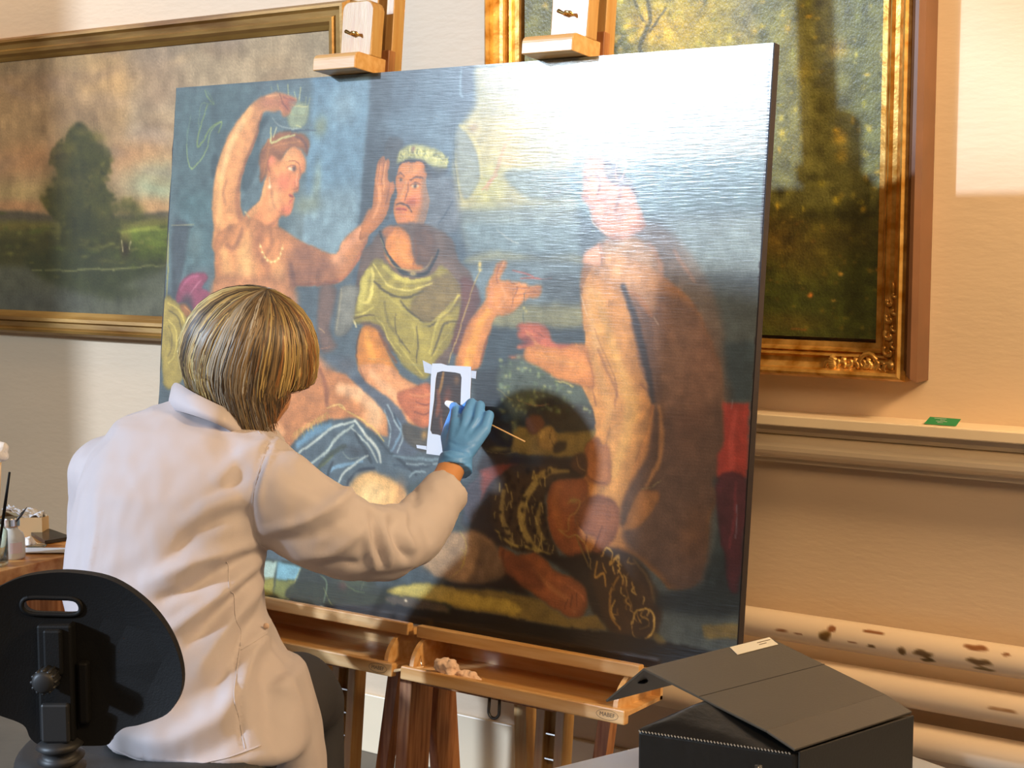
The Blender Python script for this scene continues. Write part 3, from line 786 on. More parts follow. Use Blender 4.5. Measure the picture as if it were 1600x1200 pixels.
('b',8231297,0.65,718.8,448.6,2.8,3.3,0),
('b',9743991,0.65,643.6,457.2,3.1,2.9,0),
('b',5204553,0.65,767.7,417.6,3.4,1.8,0),
('b',8231297,0.65,715,420.1,2.4,3.2,0),
('b',6915691,0.65,768.2,384,2.9,2.6,0),
('b',6915691,0.65,732.4,419.4,3.8,2.6,0),
('b',5204553,0.65,683.1,435.3,2.9,3.5,0),
('b',3754815,0.65,741.5,387.9,2.7,3,0),
('b',5204553,0.65,740.2,412.7,3.2,1.8,0),
('b',3754815,0.65,710.7,427.4,3.2,3.1,0),
('b',6915691,0.65,645.2,428.7,2.3,3.3,0),
('b',10991486,0.65,694.7,445.7,2.8,2.5,0),
('b',3754815,0.65,673.2,443,3.9,3.6,0),
('b',10991486,0.65,745.3,424.6,3.3,1.9,0),
('b',10991486,0.65,763.3,382.2,3.1,2.2,0),
('b',5204553,0.65,726.1,424.8,1.8,3.1,0),
('b',8231297,0.65,736.8,409.6,2.2,1.8,0),
('b',3754815,0.65,645.5,398.7,2.3,3.2,0),
('b',3754815,0.65,725.6,394.2,2.5,2.5,0),
('b',10991486,0.65,645.8,410.7,2.7,2.5,0),
('b',5204553,0.65,707.2,420.4,2.7,1.7,0),
('b',6915691,0.65,642,441.5,2.1,3,0),
('b',9743991,0.65,688.3,439.2,3,1.8,0),
('b',8231297,0.65,640.3,454.6,3.7,2.2,0),
('b',5204553,0.65,727,450.6,3.6,3.1,0),
('b',5204553,0.65,782.8,436.9,3.2,1.9,0),
('b',9743991,0.65,652,409.9,2.3,3.6,0),
('b',9743991,0.65,673.1,439.9,3.4,3.2,0),
('b',10991486,0.65,664.3,400.1,3.1,2.2,0),
('b',6915691,0.65,651.5,393.4,3.4,3.6,0),
('b',8231297,0.65,776.7,447.3,2,2.7,0),
('b',6915691,0.65,693.9,435.9,2.6,3,0),
('b',10991486,0.65,706.8,419.4,2.7,2.4,0),
('b',9743991,0.65,692.9,428.3,2.2,3.5,0),
('b',8231297,0.65,671.1,402.3,3.4,3.1,0),
('b',3754815,0.65,712.5,396,3,1.9,0),
('b',5204553,0.65,704.7,449.7,1.9,1.8,0),
('b',3754815,0.65,638,392.8,2.6,2.7,0),
('b',10991486,0.65,752.6,384.2,1.9,2.3,0),
('b',6915691,0.65,676.4,444.9,2.5,3.5,0),
('b',9743991,0.65,725.4,397,1.9,1.6,0),
('b',3754815,0.65,644.4,405,2.8,2.4,0),
('b',6915691,0.65,683.4,440.7,3.2,2.7,0),
('b',8231297,0.65,781.1,433.8,3.6,2.8,0),
('b',10991486,0.65,771.4,444.5,3.1,2.2,0),
('b',10991486,0.65,767.8,444,1.7,3.1,0),
('b',10991486,0.65,776.6,385.6,2.9,2.4,0),
('b',9743991,0.65,683.2,401,1.7,2.7,0),
('b',9743991,0.65,726.6,416.2,3.2,2,0),
('b',9743991,0.65,690.6,442.9,3.1,2.4,0),
('b',5204553,0.65,695.1,397.7,3.3,3,0),
('b',3754815,0.65,678.2,416.7,3.2,1.8,0),
('b',6915691,0.65,727.9,421.6,2.2,2.9,0),
('b',6915691,0.65,701,395.8,2,2.7,0),
('b',9743991,0.65,696.1,405.9,2.5,3.4,0),
('b',3754815,0.65,662.7,423.5,3,2.2,0),
('b',9743991,0.65,666.3,435.4,1.7,3.2,0),
('b',3754815,0.65,732.7,390.8,3.3,2.6,0),
('b',10991486,0.65,728.9,405.1,3.7,2.2,0),
('b',6915691,0.65,704.2,425.6,3.2,2.9,0),
('b',8231297,0.65,751.2,442.5,2.1,1.8,0),
('b',9743991,0.65,743.9,395.4,3.3,3,0),
('b',8231297,0.65,716.7,405.6,2.7,3.3,0),
('b',8231297,0.65,639.8,425.4,3.3,3.1,0),
('b',6915691,0.65,708.9,443.9,2.3,3.3,0),
('b',10991486,0.65,687.1,442.9,2.9,2.5,0),
('b',6915691,0.65,711.5,389,3.2,2.6,0),
('b',9743991,0.65,741.8,400.7,1.8,2,0),
('s',8627100,0.9,0.4,0.5,[767.8,419.9,775.2,435.6,785.5,448.4]),
('q',2630695,4.2,1,[616,516,774,506,776,530,713,560,715,626,604,639,564,569,604,542]),
('p',7748405,2.5,0.95,[614,536,651,524,678,526,665,540,639,545,614,581,605,605,586,584,585,570]),
('s',10440521,4.4,2.5,0.8,[621.2,540.8,598.3,559.8,588.7,572.1]),
('s',4732223,4.4,3.1,0.7,[616,563.9,611.1,592.6,598.1,605.2]),
('p',10449210,2.3,1,[751,275,763,256,800,247,846,263,883,283,914,308,944,359,961,404,965,467,966,521,954,563,945,635,909,656,881,638,850,621,781,613,765,566,775,527,773,495,787,475,782,446,768,425,754,399,764,361,755,320]),
('p',5588804,7.2,0.95,[834,300,876,299,915,313,944,359,961,404,969,520,954,563,951,635,912,655,881,633,843,611,835,580,873,524,882,434,866,425,846,384,836,331]),
('p',4142389,4.5,0.8,[850,318,836,331,861,394,868,448,862,496,838,543,829,581,838,583,874,529,884,460,877,408,862,357]),
('s',8872769,14.1,11.3,0.6,[809.4,300.3,835.4,323.5,849.5,352.1]),
('s',7822158,13.9,10,0.5,[857.9,299.2,874.5,325,888.4,355.8]),
('b',6835519,0.6,916.9,432.1,31.7,66.9,0),
('b',7229753,0.6,933.1,585.4,20,40.9,10),
('b',6702906,0.5,933.6,379.7,20,51.2,0),
('c',0.9,[756,318,758,285,775,258,812,252,827,287,827,332,838,363,846,394,866,420,868,446,853,489,838,535,827,560,824,597,801,627,795,635,768,604,775,527,773,495,787,475,782,446,768,425,754,399,764,361]),
('p',11435583,2.9,1,[743,253,837,252,846,384,873,435,843,558,784,656,752,551]),
('s',13344594,20.1,11.5,0.9,[778.4,301,794,346.1,816,395.9,836.8,431.8,836,463.6,823.7,507]),
('s',12489038,11.5,6.9,0.8,[777.8,381.7,792.5,413.1,807.1,444.3,799.3,466.2]),
('s',13937517,17.4,11.6,0.8,[765.5,295.9,774.4,333.4,782.9,365.3]),
('s',9988666,4.6,2.3,0.8,[783.3,370.7,797.6,396.8,814.6,419.9,814.4,438.5]),
('s',8607022,2.9,1.4,0.7,[766.1,395.7,776.9,414,785,440.4]),
('s',8870704,5.6,3.4,0.8,[847.5,410.1,866.5,424.8,860,461.9,847.9,505]),
('b',7554601,0.6,798.3,586.8,27.9,31.9,0),
('s',9594938,4,2.3,0.7,[808.5,465.6,804.2,492.6,812.6,524]),
('e',),
('p',11436614,2.3,0.95,[809,466,851,457,861,436,863,462,848,500,838,538,828,570,824,595,813,615,802,637,792,636,797,606,779,586,772,565,796,550,806,524]),
('s',13147991,14.2,8.5,0.8,[834.5,442.6,831,479.9,818.7,523.4]),
('p',7751470,2.9,0.9,[772,565,796,550,827,560,827,594,813,615,799,635,792,633,797,608,784,599,767,587]),
('s',5581855,1.7,1.2,0.8,[770.2,589.8,783.7,601.8,781.7,618.2]),
('s',8870212,3.4,1.7,0.7,[810.9,588.2,803.1,610.4,795.3,632.8]),
('s',5911847,2,1.1,0.8,[804.7,588.8,796.9,611.1,793.2,624.9]),
('p',9593402,2.3,1,[773,495,788,478,798,488,810,492,813,535,789,537,776,530]),
('s',6569255,1.4,0.9,0.8,[778.7,529.6,794.7,534.9,807.1,533.8]),
('p',4601127,1.7,0.9,[758,504,773,500,778,516,776,530,763,526,752,518]),
('s',8746574,1.5,0.9,0.8,[761,504.1,765.1,517.3,775,521.9]),
('p',8605744,1.8,1,[728,540,750,534,776,533,783,553,772,565,767,587,781,613,789,639,783,642,757,632,737,618,726,597,721,570]),
('s',10446649,11.8,7.7,0.7,[738.4,546.8,733.5,569.1,745.4,600.6]),
('s',5582877,5.8,4,0.7,[775.1,613.6,785.9,633.9]),
('p',10449473,2.8,0.8,[856,541,874,539,886,544,859,583,836,591,838,580]),
('s',12225623,6.6,4.4,0.6,[876.1,434.7,882.3,460.4,880.5,499.7,865.1,535.1]),
('s',10462069,1.1,0.6,0.6,[859.3,538.2,874,534.3,885.2,525.4]),
('p',3616807,2.4,1,[664,526,698,523,730,520,756,524,769,530,750,532,728,540,719,554,720,581,730,608,745,633,732,638,706,635,679,636,644,617,635,590,636,556]),
('c',1.2,[664,526,698,523,730,520,756,524,769,530,750,532,728,540,719,554,720,581,730,608,745,633,732,638,706,635,679,636,644,617,635,590,636,556]),
('s',10196060,11.4,3.6,0.9,[724,526.3,699.3,547.7,684.6,574,686.9,606.9,711.9,631.7]),
('s',9603666,7.1,3,0.8,[749.7,524.1,717.7,529.6,698.7,539.5]),
('s',9209434,7.9,3,0.85,[653.4,560.3,652,588.4,671.5,625.3]),
('s',10459996,4.2,2.1,0.8,[643.5,611.7,671.7,628.1,705.1,629.8,731.5,632.2]),
('s',8617038,7.1,3,0.85,[710.9,571.4,709.5,599,724.1,619.4]),
('b',1841688,0.85,646.8,621.1,2.1,3.7,-18.052406554103413),
('b',1841688,0.85,683.5,612.2,2.9,2.7,19.60058883267756),
('b',1841688,0.85,653.1,535.4,3.3,4.5,21.213619904864238),
('b',1841688,0.85,722.9,623.1,3.7,3.6,-25.819218739436856),
('b',1841688,0.85,705.9,571.7,3.3,3,-34.19297866158079),
('b',1841688,0.85,659.7,545.7,3.4,4,2.633843101422329),
('b',1841688,0.85,678.5,606.7,2.7,3.4,-24.27223356355291),
('b',1841688,0.85,752.5,568.7,2.6,2.5,-4.163388514992548),
('b',1841688,0.85,693.6,572.7,3.4,2.9,9.830108341593387),
('b',1841688,0.85,713.9,540.1,3.5,2.1,-19.38982754151513),
('b',1841688,0.85,731.8,536.8,2.2,3.1,35.658833256537605),
('b',1841688,0.85,747.7,545.7,3,4.4,1.1202799675336337),
('b',1841688,0.85,673.7,545.5,1.8,2.1,-36.16533796058734),
('b',1841688,0.85,723.4,587.3,1.8,4.7,38.861101159667214),
('b',1841688,0.85,686.8,566.7,3.7,3.9,19.609073003744122),
('b',1841688,0.85,662.9,608.3,2.7,2.1,-36.15938259579682),
('b',1841688,0.85,668.6,554.8,2.3,4.7,-8.21228024298252),
('b',1841688,0.85,661.1,541.6,1.8,3.2,-6.362064716952666),
('b',1841688,0.85,649.3,586.9,2.5,2,-2.0888377030232945),
('b',1841688,0.85,655.8,550.2,3.4,3.2,-11.443230931141812),
('b',1841688,0.85,705.4,604.3,3.1,4.8,17.24712515837882),
('b',1841688,0.85,682.8,630.1,1.7,2.5,-30.270038865803677),
('b',1841688,0.85,682.9,566.2,2.6,3.8,-12.174151884581317),
('b',1841688,0.85,696.9,599.2,3.8,4.8,-10.518974125319236),
('b',1841688,0.85,688.1,633.6,3.6,4.6,-30.83793047556936),
('b',1841688,0.85,672.9,574.7,2.4,3.3,35.52041661002666),
('b',1841688,0.85,684.8,582.2,2.4,3.7,3.627783859604733),
('b',1841688,0.85,657.7,537,3.4,4.5,-12.9313016822448),
('b',1841688,0.85,660.1,541.3,3.1,3.7,34.834051337677025),
('b',1841688,0.85,718.1,585.9,3,4.6,33.6345208039363),
('b',1841688,0.85,656.6,543.9,2,2,28.113368123643554),
('b',1841688,0.85,749.2,575.1,3.3,3.9,12.486032767934077),
('b',1841688,0.85,688.7,629.9,2.4,2.2,-35.7727612711643),
('b',1841688,0.85,731.9,606.3,3.5,4.3,-21.899202357341238),
('b',1841688,0.85,680.3,558.6,3.7,1.9,-15.591430019927301),
('b',1841688,0.85,715.8,592.9,1.6,2.2,-26.503473334853005),
('b',1841688,0.85,665.5,584.8,1.7,4.4,-2.7488817313824825),
('b',1841688,0.85,713.6,564.1,3.6,2.2,29.332810272713843),
('b',1841688,0.85,668.7,584.7,3,4,3.397811695115884),
('b',1841688,0.85,718.9,530.7,2.8,3.4,9.568640022623171),
('b',1841688,0.85,654,607,1.9,2.1,-35.8446562671439),
('b',1841688,0.85,748.4,539.8,3.1,2.1,8.432052576781189),
('b',1841688,0.85,666,594.1,3.4,4,3.253666153589279),
('b',1841688,0.85,718.3,525.6,1.7,2.6,-3.840786763418592),
('b',1841688,0.85,723.6,527.7,2.1,3.5,-14.0233114742629),
('b',1841688,0.85,647.9,562,1.7,2,27.190963775685063),
('b',1841688,0.85,678.1,605.3,2.2,4.2,30.64216910875487),
('b',1841688,0.85,642.8,596.9,3.8,4.3,-30.29079729437794),
('b',1841688,0.85,725.3,604.3,2,3.9,9.877508763581531),
('b',1841688,0.85,665.6,617.8,3.7,2.2,-2.2734302536041895),
('b',1841688,0.85,703.8,527.5,2.8,4.7,-13.389763412325273),
('b',1841688,0.85,700.2,626.4,3.6,4.8,-32.7391658144819),
('b',1841688,0.85,752,557.2,2.4,2.4,24.516728331278927),
('b',1841688,0.85,707.2,574.9,2.8,3.5,6.610596904421911),
('b',1841688,0.85,659.3,607.7,2.3,2,36.59504147627547),
('b',1841688,0.85,653.7,617.2,3.5,3.2,8.744453043239275),
('b',1841688,0.85,665.8,553.1,3.7,4.2,21.452436574789424),
('b',1841688,0.85,689.2,531.7,3.4,4.8,-14.584082611036536),
('b',1841688,0.85,709,541.8,3.8,4,-34.94152993276683),
('b',1841688,0.85,721.4,596.4,2.6,3.7,34.54430872681026),
('b',1841688,0.85,717.8,575.4,3.8,3.8,22.08475752443087),
('b',1841688,0.85,705.7,606.7,3.4,3.4,-2.8129554506694703),
('b',1841688,0.85,664.1,600,3.4,3.2,-34.69314162198365),
('b',1841688,0.85,721.7,593.4,3.1,2.4,30.867520506175012),
('b',1841688,0.85,725.4,609.1,1.9,2.7,2.6458671865827768),
('b',1841688,0.85,644.2,636.7,2.1,2.4,23.608339086829943),
('b',1841688,0.85,667.9,591.3,3.2,2.5,-36.01208030709052),
('b',1841688,0.85,723.1,617.2,3.4,2.2,-13.24758376776538),
('b',1841688,0.85,688.6,531.5,3.7,4.4,37.53256389742708),
('b',1841688,0.85,746.4,610.7,2.3,3.8,29.853263086197543),
('b',1841688,0.85,637.6,540.3,4,2.2,32.64659392453156),
('b',1841688,0.85,681.9,554.6,2.5,4.6,11.81699978964069),
('b',1841688,0.85,656.9,618.9,2.5,4.5,0.1539233978994119),
('b',1841688,0.85,738.3,581.3,2.4,4.8,38.489783866717886),
('b',1841688,0.85,703,582.1,3,3.9,-18.29142859839454),
('b',1841688,0.85,745,567.2,3.8,3.6,33.363152250539954),
('b',1841688,0.85,742.9,552.1,1.7,3.6,5.942122683835194),
('b',1841688,0.85,677.8,566.7,2.3,2.2,-3.291385379554022),
('b',1841688,0.85,699.6,573.4,3.6,3.2,20.29296217859801),
('b',1841688,0.85,726.1,578,2.7,2.6,14.888896493060962),
('s',11183718,1.9,0.9,0.7,[735.8,620.5,735.3,630.6]),
('s',11183718,1.5,0.9,0.7,[729.1,621,727.4,629.9]),
('s',8880718,2.2,0.9,0.7,[702.4,572.2,701.1,578.1]),
('s',11973493,2.6,0.9,0.7,[745.9,589.7,745.7,599.8]),
('s',8880718,2.5,0.9,0.7,[650.1,618.2,653.8,623.4]),
('s',11973493,2.7,0.9,0.7,[706.5,612.3,707.2,621.3]),
('s',8880718,2.3,0.9,0.7,[684.5,592,689.4,599.2]),
('s',11973493,2.5,0.9,0.7,[704.8,588.2,709.5,598.5]),
('s',11183718,2.6,0.9,0.7,[733.4,563.4,735.5,574.7]),
('s',11973493,1.8,0.9,0.7,[715.3,619.8,713.6,629]),
('s',8880718,2.7,0.9,0.7,[651.8,618.3,657,629.7]),
('s',11973493,2.2,0.9,0.7,[713.7,569.7,715.5,581.1]),
('s',3616797,1.6,0.9,0.7,[643.7,582.2,643,594.9]),
('s',11973493,2.6,0.9,0.7,[655.4,550.6,659.9,561.1]),
('s',11183718,2.3,0.9,0.7,[695.4,590.3,697.7,599.7]),
('s',3616797,1.6,0.9,0.7,[740.2,586.2,739.2,595]),
('s',3616797,2.3,0.9,0.7,[722.5,579.5,722.2,592.4]),
('s',11183718,1.8,0.9,0.7,[641.2,565.7,639.9,571.7]),
('s',11183718,2.3,0.9,0.7,[653.3,592.4,653.9,605.2]),
('s',3616797,2.7,0.9,0.7,[673.4,590.9,677.5,600.8]),
('s',8880718,2.7,0.9,0.7,[673,533.8,673.9,541.4]),
('s',8880718,2.7,0.9,0.7,[667.4,624.4,673,636]),
('s',3616797,1.9,0.9,0.7,[689.7,594.8,687.5,601.1]),
('s',11973493,1.8,0.9,0.7,[697.8,573.5,701.6,585.2]),
('s',11973493,2.2,0.9,0.7,[716,616.1,719.5,628.1]),
('s',8880718,2.2,0.9,0.7,[710,605,708.9,613.6]),
('s',3616797,1.7,0.9,0.7,[676,556.8,679.9,568.9]),
('s',11183718,2.5,0.9,0.7,[641,586.4,642.3,595.8]),
('s',3616797,2,0.9,0.7,[644.8,558.9,644.6,570.9]),
('s',11183718,2.3,0.9,0.7,[689,565.5,689.8,577.3]),
('s',11973493,2.1,0.9,0.7,[661.7,572.9,660.4,583.1]),
('s',11973493,1.7,0.9,0.7,[738.4,579.5,740.9,586.9]),
('s',11183718,1.6,0.9,0.7,[714.7,625.6,718.1,631.6]),
('s',8880718,1.7,0.9,0.7,[712.1,621.3,712.3,628.4]),
('s',11183718,2.6,0.9,0.7,[716.6,606.5,716.9,619.3]),
('s',11183718,2.6,0.9,0.7,[708.8,626.3,708.2,635.2]),
('s',8880718,2.1,0.9,0.7,[697.9,560.8,703,567.7]),
('s',11973493,2.3,0.9,0.7,[707.3,535.7,711.5,548.5]),
('s',11183718,1.8,0.9,0.7,[689.1,622.8,692.3,630.4]),
('s',8880718,2.2,0.9,0.7,[654.9,572.5,658.8,583.2]),
('s',3616797,1.5,0.9,0.7,[673.5,591.7,676.8,600.6]),
('s',8880718,2.6,0.9,0.7,[730,556.4,729.6,569]),
('s',11973493,2.5,0.9,0.7,[697.7,530.2,696.1,540.3]),
('s',11973493,2.4,0.9,0.7,[665.1,572.6,667.6,579]),
('s',11183718,1.9,0.9,0.7,[711.2,613.9,716.2,623.5]),
('s',11183718,2.2,0.9,0.7,[734.9,574.5,734.3,580.8]),
('s',11973493,1.8,0.9,0.7,[670.3,612.9,670.8,619.3]),
('s',11973493,2.1,0.9,0.7,[732.7,603.1,733.3,611.5]),
('s',11183718,1.6,0.9,0.7,[712.4,589.1,714.9,596.8]),
('s',11973493,2.6,0.9,0.7,[682.8,586.1,683.7,593.5]),
('s',11183718,2.7,0.9,0.7,[681.1,599.8,684.7,608.8]),
('s',11973493,2.5,0.9,0.7,[732.5,554.2,730.9,565]),
('s',11973493,2.3,0.9,0.7,[716.2,535.7,717.6,547.1]),
('s',11973493,2.6,0.9,0.7,[646.9,550.6,647.7,561.7]),
('s',3616797,2.4,0.9,0.7,[670.8,573.4,670.1,581.8]),
('s',11973493,1.5,0.9,0.7,[684.9,619.6,686.5,628]),
('s',8880718,2,0.9,0.7,[648.2,619.8,651.4,631.5]),
('s',11183718,2.5,0.9,0.7,[664.5,560.4,667.8,573.1]),
('s',11183718,2.5,0.9,0.7,[689.8,572.6,693.6,583.6]),
('s',11183718,2.1,0.9,0.7,[698.1,530.2,702.8,541.9]),
('e',),
('p',1709589,3.5,0.95,[719,634,757,632,801,624,821,651,825,698,807,705,789,682,759,653,726,641]),
('p',8606000,1.8,1,[652,633,679,641,706,635,726,641,739,653,772,660,787,671,790,693,782,707,766,709,749,704,716,692,702,685,668,676,654,661]),
('s',10973766,7.7,4.7,0.8,[707.1,657.1,734.5,675.5,761,685.6]),
('s',5582367,1.5,0.9,0.9,[761,685.6,757.2,699.7]),
('s',5582367,1.5,0.9,0.9,[767.1,680.8,764.9,696]),
('s',5582367,1.5,0.9,0.9,[773.1,675.9,774.2,692]),
('s',10972233,2.9,1.4,0.8,[759.9,669.5,779.5,677.8,784.8,685.2]),
('s',5582877,5.5,3.6,0.8,[659,637.9,660.9,665.5,685.4,679.1]),
('b',11959378,0.6,771.6,700.5,3.1,3.7,0),
('p',6634279,3.6,0.7,[673,642,707,652,722,680,675,675,654,661]),
('p',3746847,3.4,1,[801,627,819,614,840,617,862,627,882,651,896,683,886,716,857,726,820,718,805,680,791,655]),
('s',11967826,2.9,1.1,0.95,[807.3,626,812.7,614.7,822.4,621.5,820.3,635.1,831.8,623.1,832.7,636.2]),
('s',10980937,3.1,1.1,0.95,[801.7,634.7,799.9,653.6,811.8,646.8,816,662.3]),
('s',12956513,2.5,0.8,0.95,[829.5,679.2,824.3,693.2,831.1,702.8]),
('s',9993791,3.7,1.4,0.9,[833.6,649.4,822.9,672.1,824.7,698.4,837.9,712.5]),
('s',6839098,3.9,2.8,0.7,[853.2,625.8,875.9,649.3,883.6,674.5]),
('s',8612927,2.2,1.4,0.7,[839.6,648.6,850.5,673.7,854.6,689]),
('s',12694379,2.8,1.1,0.9,[855.7,704.7,860.6,688.1,875.3,683.5,884.6,690,885.7,705.6,874.8,720.3,859.7,719.9,855.7,704.7]),
('b',2827293,0.8,871.9,699.7,7.7,9.4,0),
('s',8615492,1.4,0.8,0.8,[864.4,700.8,872.8,691.7,879.5,701.2,868,708.2]),
('s',12494679,1.3,0.8,0.75,[847.4,624.1,845.1,630.8,855.1,631.1]),
('s',8613434,2.1,0.8,0.75,[833.9,689.2,833.3,693.5,835.3,696.4]),
('s',8613434,1.7,0.8,0.75,[848.1,642.8,844.7,647.5,846.7,649.6]),
('s',13944702,1.8,0.8,0.75,[838.4,662.3,838.6,668.7,845.5,671.4]),
('s',4601117,1.2,0.8,0.75,[831.6,660.8,828.5,664.9,832.5,673.4]),
('s',4601117,1.6,0.8,0.75,[873.1,664.9,875.2,670.1,880.7,676.4]),
('s',12494679,2.2,0.8,0.75,[832.2,625.4,829.1,629.2,837.8,635.4]),
('s',4601117,2.1,0.8,0.75,[842.6,660.4,843.4,663.5,842,669.5]),
('s',13944702,1.8,0.8,0.75,[869.1,668.3,870.5,670.8,868.9,677.5]),
('s',4601117,1.5,0.8,0.75,[849.7,640.8,848,646.8,855,651.5]),
('s',8613434,2.1,0.8,0.75,[846.8,681.1,845.3,686,846.7,688.5]),
('s',13944702,2.2,0.8,0.75,[856.7,658.1,853.4,663.3,860.3,667.1]),
('s',4601117,2.2,0.9,0.75,[826.8,657.2,825.6,662.6,827.3,665.6]),
('s',13944702,2.2,0.9,0.75,[824.1,636.2,825.4,641.4,827.9,646.9]),
('s',4601117,2.1,0.9,0.75,[817.8,635.1,821,641.1,821,645.9]),
('s',12494679,2,0.8,0.75,[838.7,647.7,840.1,650.4,840,658.7]),
('s',8613434,1.8,0.9,0.75,[824.7,659.3,828.6,665.7,824.4,668.1]),
('s',12494679,1.8,0.8,0.75,[861.6,690.4,864.4,696,868.4,700.7]),
('s',8613434,1.9,0.8,0.75,[845.9,673.5,842.7,679.8,851,681.3]),
('s',12494679,2,0.9,0.75,[809.8,635.8,811.6,639.6,815.8,646]),
('s',4601117,1.8,0.8,0.75,[854.6,636.5,854.4,642.3,859,643.3]),
('s',12494679,1.4,0.8,0.75,[858,689.8,856.7,693.2,861.7,699.6]),
('s',8613434,1.2,0.9,0.75,[823.5,623.8,824,630.6,824.9,635.1]),
('s',4601117,1.4,0.8,0.75,[849.9,692,847.4,699.2,852.2,703]),
('s',13944702,1.3,0.8,0.75,[852.9,681.6,851.5,688.1,856.2,690.6]),
('s',12494679,1.2,0.8,0.75,[825.3,689.8,826.7,696,833.8,697.2]),
('s',13944702,1.9,0.8,0.75,[830.5,635.4,834.7,638.9,831.8,645.4]),
('s',13944702,1.7,0.8,0.75,[873.9,681.8,877.9,687.3,875.5,690.8]),
('s',4601117,1.9,0.8,0.75,[842.4,657.8,842.5,663.1,846.1,666.9]),
('s',12494679,1.9,0.8,0.75,[853.6,652.4,853.4,654.8,858.3,664.5]),
('s',12494679,2,0.8,0.75,[831.8,641.7,835.7,644.4,838.5,649.8]),
('s',13944702,1.8,0.8,0.75,[840.4,646.2,844.3,650.4,846.1,658.7]),
('s',4601117,1.9,0.8,0.75,[836.8,674.5,834.4,679,843.8,686.5]),
('s',4601117,1.6,0.8,0.75,[828.2,642.9,824.9,648.4,832.9,649]),
('s',13944702,1.5,0.8,0.75,[885.2,690,886.3,692.4,884.2,696.6]),
('s',4601117,1.5,0.8,0.75,[876.3,676.5,872.9,680.1,877.7,683.9]),
('s',12494679,2.1,0.8,0.75,[870.6,685.4,866.8,691.7,877.9,695.4]),
('s',12494679,2.2,0.8,0.75,[849.1,671.5,845.9,677.7,850.8,683.1]),
('s',10456654,1.5,0.9,0.8,[752.7,567.2,761.8,560.9,771.5,562.7,766.1,576.7,757,583.1,755,599.6,745.4,600.6]),
('s',10983770,1.8,0.9,0.8,[742.1,599.6,755.5,607.6,768,603.6,781.3,612.9,788.7,628.2,792.9,643.8]),
('s',7563834,2.3,1.2,0.8,[768,603.6,778.9,623.9,789.6,641.5]),
('b',9997394,0.7,761.9,562.3,7,3.8,0),
('p',1911349,5.3,0.9,[946,646,974,596,1004,593,1004,668,896,683,889,663,923,654]),
('p',2702153,3.7,0.8,[954,519,965,546,964,582,954,634,968,643,984,580,974,515]),
('q',10107445,1.3,1,[961,424,996,423,999,513,960,515,959,488,966,477]),
('s',12079438,7.9,4.2,0.6,[979.5,433.2,976.3,468.9,978.7,504.2]),
('p',4726832,2.1,0.95,[960,516,998,513,999,578,996,644,982,641,977,606,967,582]),
('s',7548996,4.2,2.6,0.7,[985.3,518.9,984.8,554.3,982,595.2]),
('q',3361633,3.2,0.9,[957,353,999,351,998,419,961,422]),
('s',8893418,1.6,1.6,0.6,[986.9,544,989.1,584.3]),
('s',9943013,1.3,0.8,0.7,[973.1,420.9,972.4,431.1]),
('q',7695935,2.5,1,[537,695,642,690,716,692,763,710,806,701,820,718,764,723,575,722,539,724]),
('s',9604174,9.3,6.2,0.6,[544.8,703,608.7,703.2,677.5,707.9]),
('q',1249810,2.5,1,[466,735,575,722,764,722,820,720,899,719,1013,722,1015,752,470,783]),
('q',8617033,2.6,0.9,[952,693,999,682,1000,699,956,708]),
('p',7695935,1.6,0.8,[886,708,901,714,905,721,890,721]),
('p',1249297,3.6,0.9,[642,679,661,666,703,688,716,692,642,690,573,694,572,688]),
('p',9600097,5,1,[547,634,588,612,637,624,656,649,658,671,607,686,551,685,513,672]),
('b',11243632,0.7,548.6,656.5,25,22.8,0),
('p',5655364,5.5,0.7,[620,625,653,644,658,674,607,686,619,654]),
('s',12497761,1.6,0.6,0.9,[585,618,598.4,633.6,597.9,650.7,592.2,668.4,575.5,681.9]),
('s',10984791,1.6,0.6,0.8,[590.1,640.2,595.8,645.2,591.8,654.2,597.8,659.2,591.9,664.2]),
('q',3755366,4.4,0.8,[583,547,618,541,617,581,602,616,588,606]),
('p',9401448,6.5,0.45,[778,235,798,222,824,209,852,209,884,228,912,255,934,284,954,332,962,389,966,426,867,433,839,355,818,308,783,281,754,263,762,245]),
('p',12622456,4.7,0.6,[780,237,812,222,845,236,869,262,866,289,859,323,836,308,816,290,783,281]),
('p',13146758,1.1,0.9,[752,259,757,247,769,240,780,237,782,262,763,262]),
('s',6969944,0.7,0.4,0.7,[778,238.6,781.7,264.7]),
('s',14211288,1.1,0.7,0.7,[752.8,301.6,758.5,315.6,764.3,329.7]),
('s',8014380,1.3,0.9,0.8,[776,345.4,789.4,369.1,805.3,396.4,814.7,415.9,814.7,431.9]),
('s',8014380,2.2,1.3,0.8,[761.3,372.3,769.1,382.1,775,398,781.1,417.8]),
('b',9066040,0.7,762.6,374.3,3.3,4,0),
('p',12089400,1.8,0.95,[674,374,688,369,718,372,742,367,763,364,772,386,781,418,762,417,725,409,695,396,675,388]),
('s',13602884,8.9,5.8,0.7,[694.1,381.4,728.7,386,767.6,394.3]),
('b',13671008,0.5,793.4,292.7,16.3,26,0),
('s',11565132,6.3,5.1,0.6,[825.9,296,840.4,307.5,855.1,324.9]),
('s',12094064,6.3,5,0.5,[849.1,236.3,864.1,259.8,867.7,279.4]),
('s',11569784,5.4,4.5,0.5,[883.1,245.9,899.8,265.3,913.9,280.6]),
('s',3421244,9.8,5.1,0.85,[815.2,290.2,829.9,319.7,842.3,351,854.8,386,866.7,428.7]),
('s',13605448,10.9,5.6,0.7,[765.3,293.2,777.1,327.2,793.9,366.9,820.2,411.6]),
('s',9391932,0.6,0.4,0.7,[780.3,238.6,798.1,226.5,816,218.5,834.1,215.6]),
('s',15263976,0.8,0.6,0.6,[859.7,326.7,867.1,336.3]),
